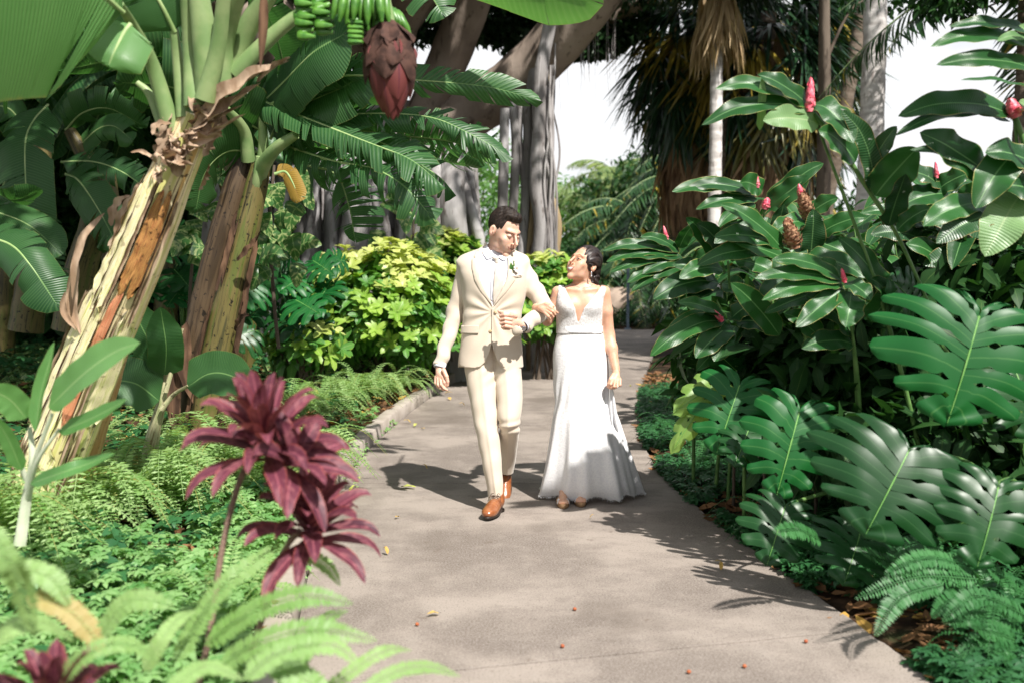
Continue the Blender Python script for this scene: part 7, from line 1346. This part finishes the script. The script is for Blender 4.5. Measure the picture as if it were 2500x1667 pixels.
def legsw(X):
    d = None
    for (g, hx) in zip(FW, (1395, 1442)):
        an = g+(.012, .21, .12); e = chain(X, [P(hx, 900, YB), P(hx-2, 1060, YB+.03), an], [.085, .055, .036], .03)
        e = smin(e, cone(X, an+(0, .02, -.02), g+(0, .08, .044), .030, .022), .03); e = smin(e, cone(X, g+(0, .08, .044), g+(.0, .018, .040), .024, .017), .02)
        for t in range(5): e = smin(e, cone(X, g+(-.022+.011*t, .03, .044), g+(-.026+.0125*t, -.004-.004*(1 if t == (0 if hx > 1400 else 4) else 0)+.003*abs(t-2), .036), .0085, .0075), .005)
        d = e if d is None else np.minimum(d, e)
    return d
sdf_mesh(mb, legsw, (FW[0][0]-.12, 5.97, .005), (FW[1][0]+.16, 6.42, P(0, 905, YB)[2]), .0065)
body_w = mb.build('body', M_skinw, bride)
HW.features(body_w, M_lipw, 'open')
for g in FW:
    m = MB(); t = np.linspace(0, 6.283, 28); out = lambda z, s: np.stack([g[0]+np.sin(t)*(.041*s), g[1]+.105+np.cos(t)*(.125*s), np.full(28, z)], 1)
    zt = lambda z: z+.05*np.clip(np.cos(t), 0, 1)*0
    m.grid(np.stack([np.tile(g+(0, .105, .002), (28, 1)), out(.002, .94), out(.024, 1.), out(.030, .99), np.tile(g+(0, .105, .031), (28, 1))], 0), None, .5); o = m.build('shoe', M_cork, bride)
    m = MB(); th = np.linspace(-1.35, 1.35, 12); V = np.stack([np.stack([g[0]+np.sin(th)*.040, g[1]+.050+q+0*th, .024+np.cos(th)*.034-(.012*(th**2)*.3)], 1) for q in (-.016, .05)], 0); V[0, :, 2] -= .004; m.grid(V, None, .5); mod_solid(m.build('strap', M_satin, o), .003)
# hair: smooth crown swept back into a low curled bun
def hairw(X):
    q = HW.loc(X); d = ell(q, (0, .026, .037), (.086, .098, .098))
    d = smin(d, ell(q, (0, .085, -.035), (.066, .052, .062)), .03); d = smin(d, ell(q, (.03, .092, -.075), (.040, .036, .040)), .012); d = smin(d, ell(q, (-.025, .098, -.08), (.040, .036, .036)), .010)
    qa = np.abs(q[:, 0]); d = smin(d, ell(np.stack([qa, q[:, 1], q[:, 2]], 1), (.074, .008, .022), (.018, .05, .04)), .02)
    ang = np.arctan2(q[:, 2]-.0, q[:, 1]+.02); part = q[:, 0]-.018
    d = d-.0022*np.sin(ang*2+np.abs(part)*230+3*np.sin(q[:, 1]*22))-.0014*np.sin(np.abs(part)*470+q[:, 1]*70+ang*5)
    d = d+.006*np.exp(-(part/.004)**2)*(q[:, 2] > .05)
    bn = np.clip((q[:, 1]-.05)*30, 0, 1)*np.clip((-.01-q[:, 2])*30, 0, 1); d = d-.007*bn*np.sin(q[:, 0]*120+np.sin(q[:, 2]*80)*2+q[:, 1]*60)
    d = smax(d, -ell(q, (0, -.112, .0), (.066, .078, .083)), .008)                       # face opening
    d = smax(d, -ell(np.stack([qa, q[:, 1], q[:, 2]], 1), (.09, .012, -.022), (.022, .022, .026)), .006)
    return d*HW.k
mb = MB(); sdf_mesh(mb, hairw, cc-(.17, .17, .2), cc+(.17, .19, .17), .0027)
rg = np.random.default_rng(5)
for k in range(46):
    s0 = rg.choice([-1, 1]); a0 = rg.random(); q0 = np.array([s0*(.02+.06*a0), -.055+.05*a0, .115-.06*a0]); q2 = np.array([s0*.045*rg.random(), .09, -.03+.04*rg.random()]); q1 = np.array([s0*(.072+.02*a0), .03, .085-.06*a0])
    c = catmull(np.stack([q0, q1, q2+(0, .03, 0)]), 12); e_ = (c-(0, .026, .037))/np.array([.0868, .0988, .0988]); c = (0, .026, .037)+nrm(e_)*np.array([.0868, .0988, .0988]); tube(mb, HW.wld(c), [.0006, .0014, .0008], 4, 12, None)
for k in range(14):     # loose curls at the bun and nape
    q = np.array([rg.normal()*.03, .1+rg.random()*.035, -.05-rg.random()*.05]); t = np.linspace(0, 1, 9)[:, None]*(5+3*rg.random()); c = q+np.hstack([np.cos(t)*.012, np.sin(t)*.012, -.006*t]); tube(mb, HW.wld(c), [.0022, .002, .0008], 5, 18, None)
mb.build('hair', M_hair_b, body_w)
mb = MB()
for k in range(26):
    q = HW.wld((.030-.02*rg.random()+.0, .118+rg.random()*.012, -.04-rg.random()*.055)); d = rdir(1)[0]*.009; ribbon(mb, [q, q+d], .006, (0, -1, 0), 'ellip', 4, 3, .2)
hp = tag(mb.build('hair_pin', M_petal, None), 'sprig of tiny white flowers pinned in the dark bun', 'hair pin')
er = thing('earring', 'dangling jewelled earring below the ear of the bride', 'earring', HW.wld((.083, .008, -.035)))
p = HW.wld((.083, .006, -.036))
for k, r_ in enumerate((.0042, .0055, .0045, .0062)):
    mb = MB(); c = p-np.array([0, .002, .0088*k+.003]); sdf_mesh(mb, lambda X: ell(X, c, (r_, r_*.7, r_*1.1)), c-.012, c+.012, .0022); mb.build('gem', M_silver, er)
th = np.linspace(2.7, 6.7, 22); nk = P(1421, 697, YB)
mb = MB(); tt = np.linspace(1397, 1446, 18); zz = 694+9*np.sin((tt-1397)/49*np.pi); W_ = np.array([P(a, b, YB) for a, b in zip(tt, zz)]); yk = hitY(bodyw, W_[:, 0], W_[:, 2], .002)
tube(mb, np.c_[W_[:, 0], yk, W_[:, 2]], .0011, 5, 40, .5); tag(mb.build('necklace', M_silver), 'thin silver necklace round the neck of the bride', 'necklace')
mb = MB(); c = H(1509, 944, 6.005); sdf_mesh(mb, lambda X: ell(X, c, (.005, .004, .004)), c-.01, c+.01, .0018); tag(mb.build('ring', M_silver), 'diamond ring on the hand that lifts the skirt', 'ring')
# dress
dress_poly = [(1366, 690), (1377.5, 690), (1379, 701), (1391.5, 729), (1404, 753), (1410.5, 786), (1413, 786), (1426, 751), (1448, 727), (1467, 704), (1471, 698), (1482, 703), (1477, 725), (1473, 748), (1472, 815), (1358, 815), (1356, 748), (1362, 722)]
def torso_only(X):
    d = BT(X)
    for bx in (1390, 1440): d = smin(d, ell(X, P(bx, 748, YB-.055), (.056, .062, .058)), .03)
    d = smin(d, cone(X, SHa, SHb, .036, .036), .02); return d
bod = lambda X: np.maximum(torso_only(X)-.0075, prism(X, dress_poly))
mb = MB(); sdf_mesh(mb, bod, (P(1350, 0, YB)[0], 5.98, P(0, 818, YB)[2]), (P(1490, 0, YB)[0], 6.36, P(0, 686, YB)[2]), .0042)
dress = mb.build('dress', M_lace2, bride)
def ringloft(name, rows, mat, parent, nth=120, nz=60, mod=None, thick=.002):
    rows = sorted(rows, key=lambda r: r[0]); py = np.array([r[0] for r in rows], float)
    q = np.linspace(py[0], py[-1], nz); I = [smooth1(q, py, [r[k] for r in rows]) for k in range(1, 5)]
    th = np.linspace(0, 2*np.pi, nth+1); V = np.zeros((nz, nth+1, 3))
    for i, y in enumerate(q):
        a = P(I[0][i], y, I[2][i]); b = P(I[1][i], y, I[2][i]); cx = (a[0]+b[0])/2; rx = (b[0]-a[0])/2
        m = mod(th, y) if mod is not None else 0*th; ry = I[3][i]
        V[i] = np.stack([cx+(rx+m)*np.cos(th), I[2][i]+(ry+m)*np.sin(th), np.full(th.shape, a[2])], 1)
    U = np.stack(np.meshgrid(np.linspace(0, 1, nz), th/6.283, indexing='ij'), -1)
    return V, U
V, U = ringloft('belt', [(796, 1360.5, 1470, YB, .101), (812, 1360, 1471, YB, .1)], None, None, 80, 5); m = MB(); m.grid(V, U, .5); mod_solid(m.build('belt', M_lace, dress), .004)
rows = [(808, 1361, 1470, YB, .096), (830, 1356, 1476, YB, .106), (855, 1351, 1480, YB, .116), (900, 1350, 1486, YB, .122), (940, 1352, 1487, YB, .122), (979, 1355, 1496, YB-.005, .128), (1036, 1347, 1513, YB, .15), (1090, 1339, 1528, YB+.02, .175), (1137, 1331, 1541, YB+.05, .205), (1180, 1321, 1553, YB+.1, .235), (1210, 1316, 1558, YB+.14, .25), (1222, 1314, 1560, YB+.15, .255)]
def fold(th, y):
    g = np.clip((y-960)/260, 0, 1); h = np.clip((y-860)/80, 0, 1)*np.exp(-((y-950)/60)**2)
    w = g**1.25*(.020*np.cos(7*th+.6)+.014*np.cos(12*th+2.+.004*y)+.008*np.cos(19*th+1.))
    lift = np.exp(-((th-6.0)/.35)**2)+np.exp(-((th+.28)/.35)**2)
    return w+h*.004*np.cos(16*th+y*.08)+.006*g*lift
V, U = ringloft('skirt', rows, None, None, 220, 90, fold)
n = V.shape[0]; k = np.clip((np.arange(n)/(n-1)-.84)/.16, 0, 1)[:, None]; th = np.linspace(0, 2*np.pi, V.shape[1])[None]
side = np.clip(-np.sin(th)*1.4, 0, 1)                       # the front hem is held higher than the back
V[..., 2] = V[..., 2]*(1-k)+k*(V[..., 2]*0+.012+(.020*side+.010*np.cos(th*9+1)*side)*1+(1-k)*.11)
train = np.exp(-((th-.75)/.5)**2)*k[..., None][..., 0]**2     # small train swept to her left behind
V[..., 0] += train*.10; V[..., 1] += train*.12
V[..., 2] += .008*k*np.abs(np.sin(th*26))*(k > .9)
zmin = .006; V[..., 2] = np.maximum(V[..., 2], zmin)
m = MB(); m.grid(V, U, .5)
last = V[-1]; rg = np.random.default_rng(9)
for i in range(0, last.shape[0]-1):      # fringe of lace eyelashes on the hem
    for q in range(2):
        a = last[i]*(1-q/2)+last[i+1]*q/2; b = last[i]*(1-(q+.45)/2)+last[i+1]*(q+.45)/2; t = (a+b)/2+np.array([rg.normal()*.004, rg.normal()*.003-.002, -min(.014*rg.random()+.004, max(a[2]-.004, .001))]); m.add([a, b, t], [[0, 1, 2]], None, .5)
sk = m.build('skirt', M_lace, dress)
# cloth gathered in her fist
m = MB(); top = H(1491, 943, 6.04); nzv = 26
for s_, (ex, ey, eY, w_) in enumerate(((1504, 1060, 6.04, .028),)):
    c = catmull([top+(0, 0, .012), H(1494, 975, 6.07), H(1499, 1030, 6.07), H(ex, ey, eY+.06)], nzv); t = np.linspace(0, 1, nzv); v = np.linspace(-1, 1, 13)
    Wd = (.008+w_*t**.8); V2 = c[:, None]+np.stack([v[None]*Wd[:, None], .022*np.cos(v[None]*7+s_)*t[:, None]+.02*t[:, None]*v[None]**2+.03*t[:, None]**3, 0*v[None]*t[:, None]], -1); m.grid(V2, None, .5)
m.build('gathered_fold', M_lace, dress)
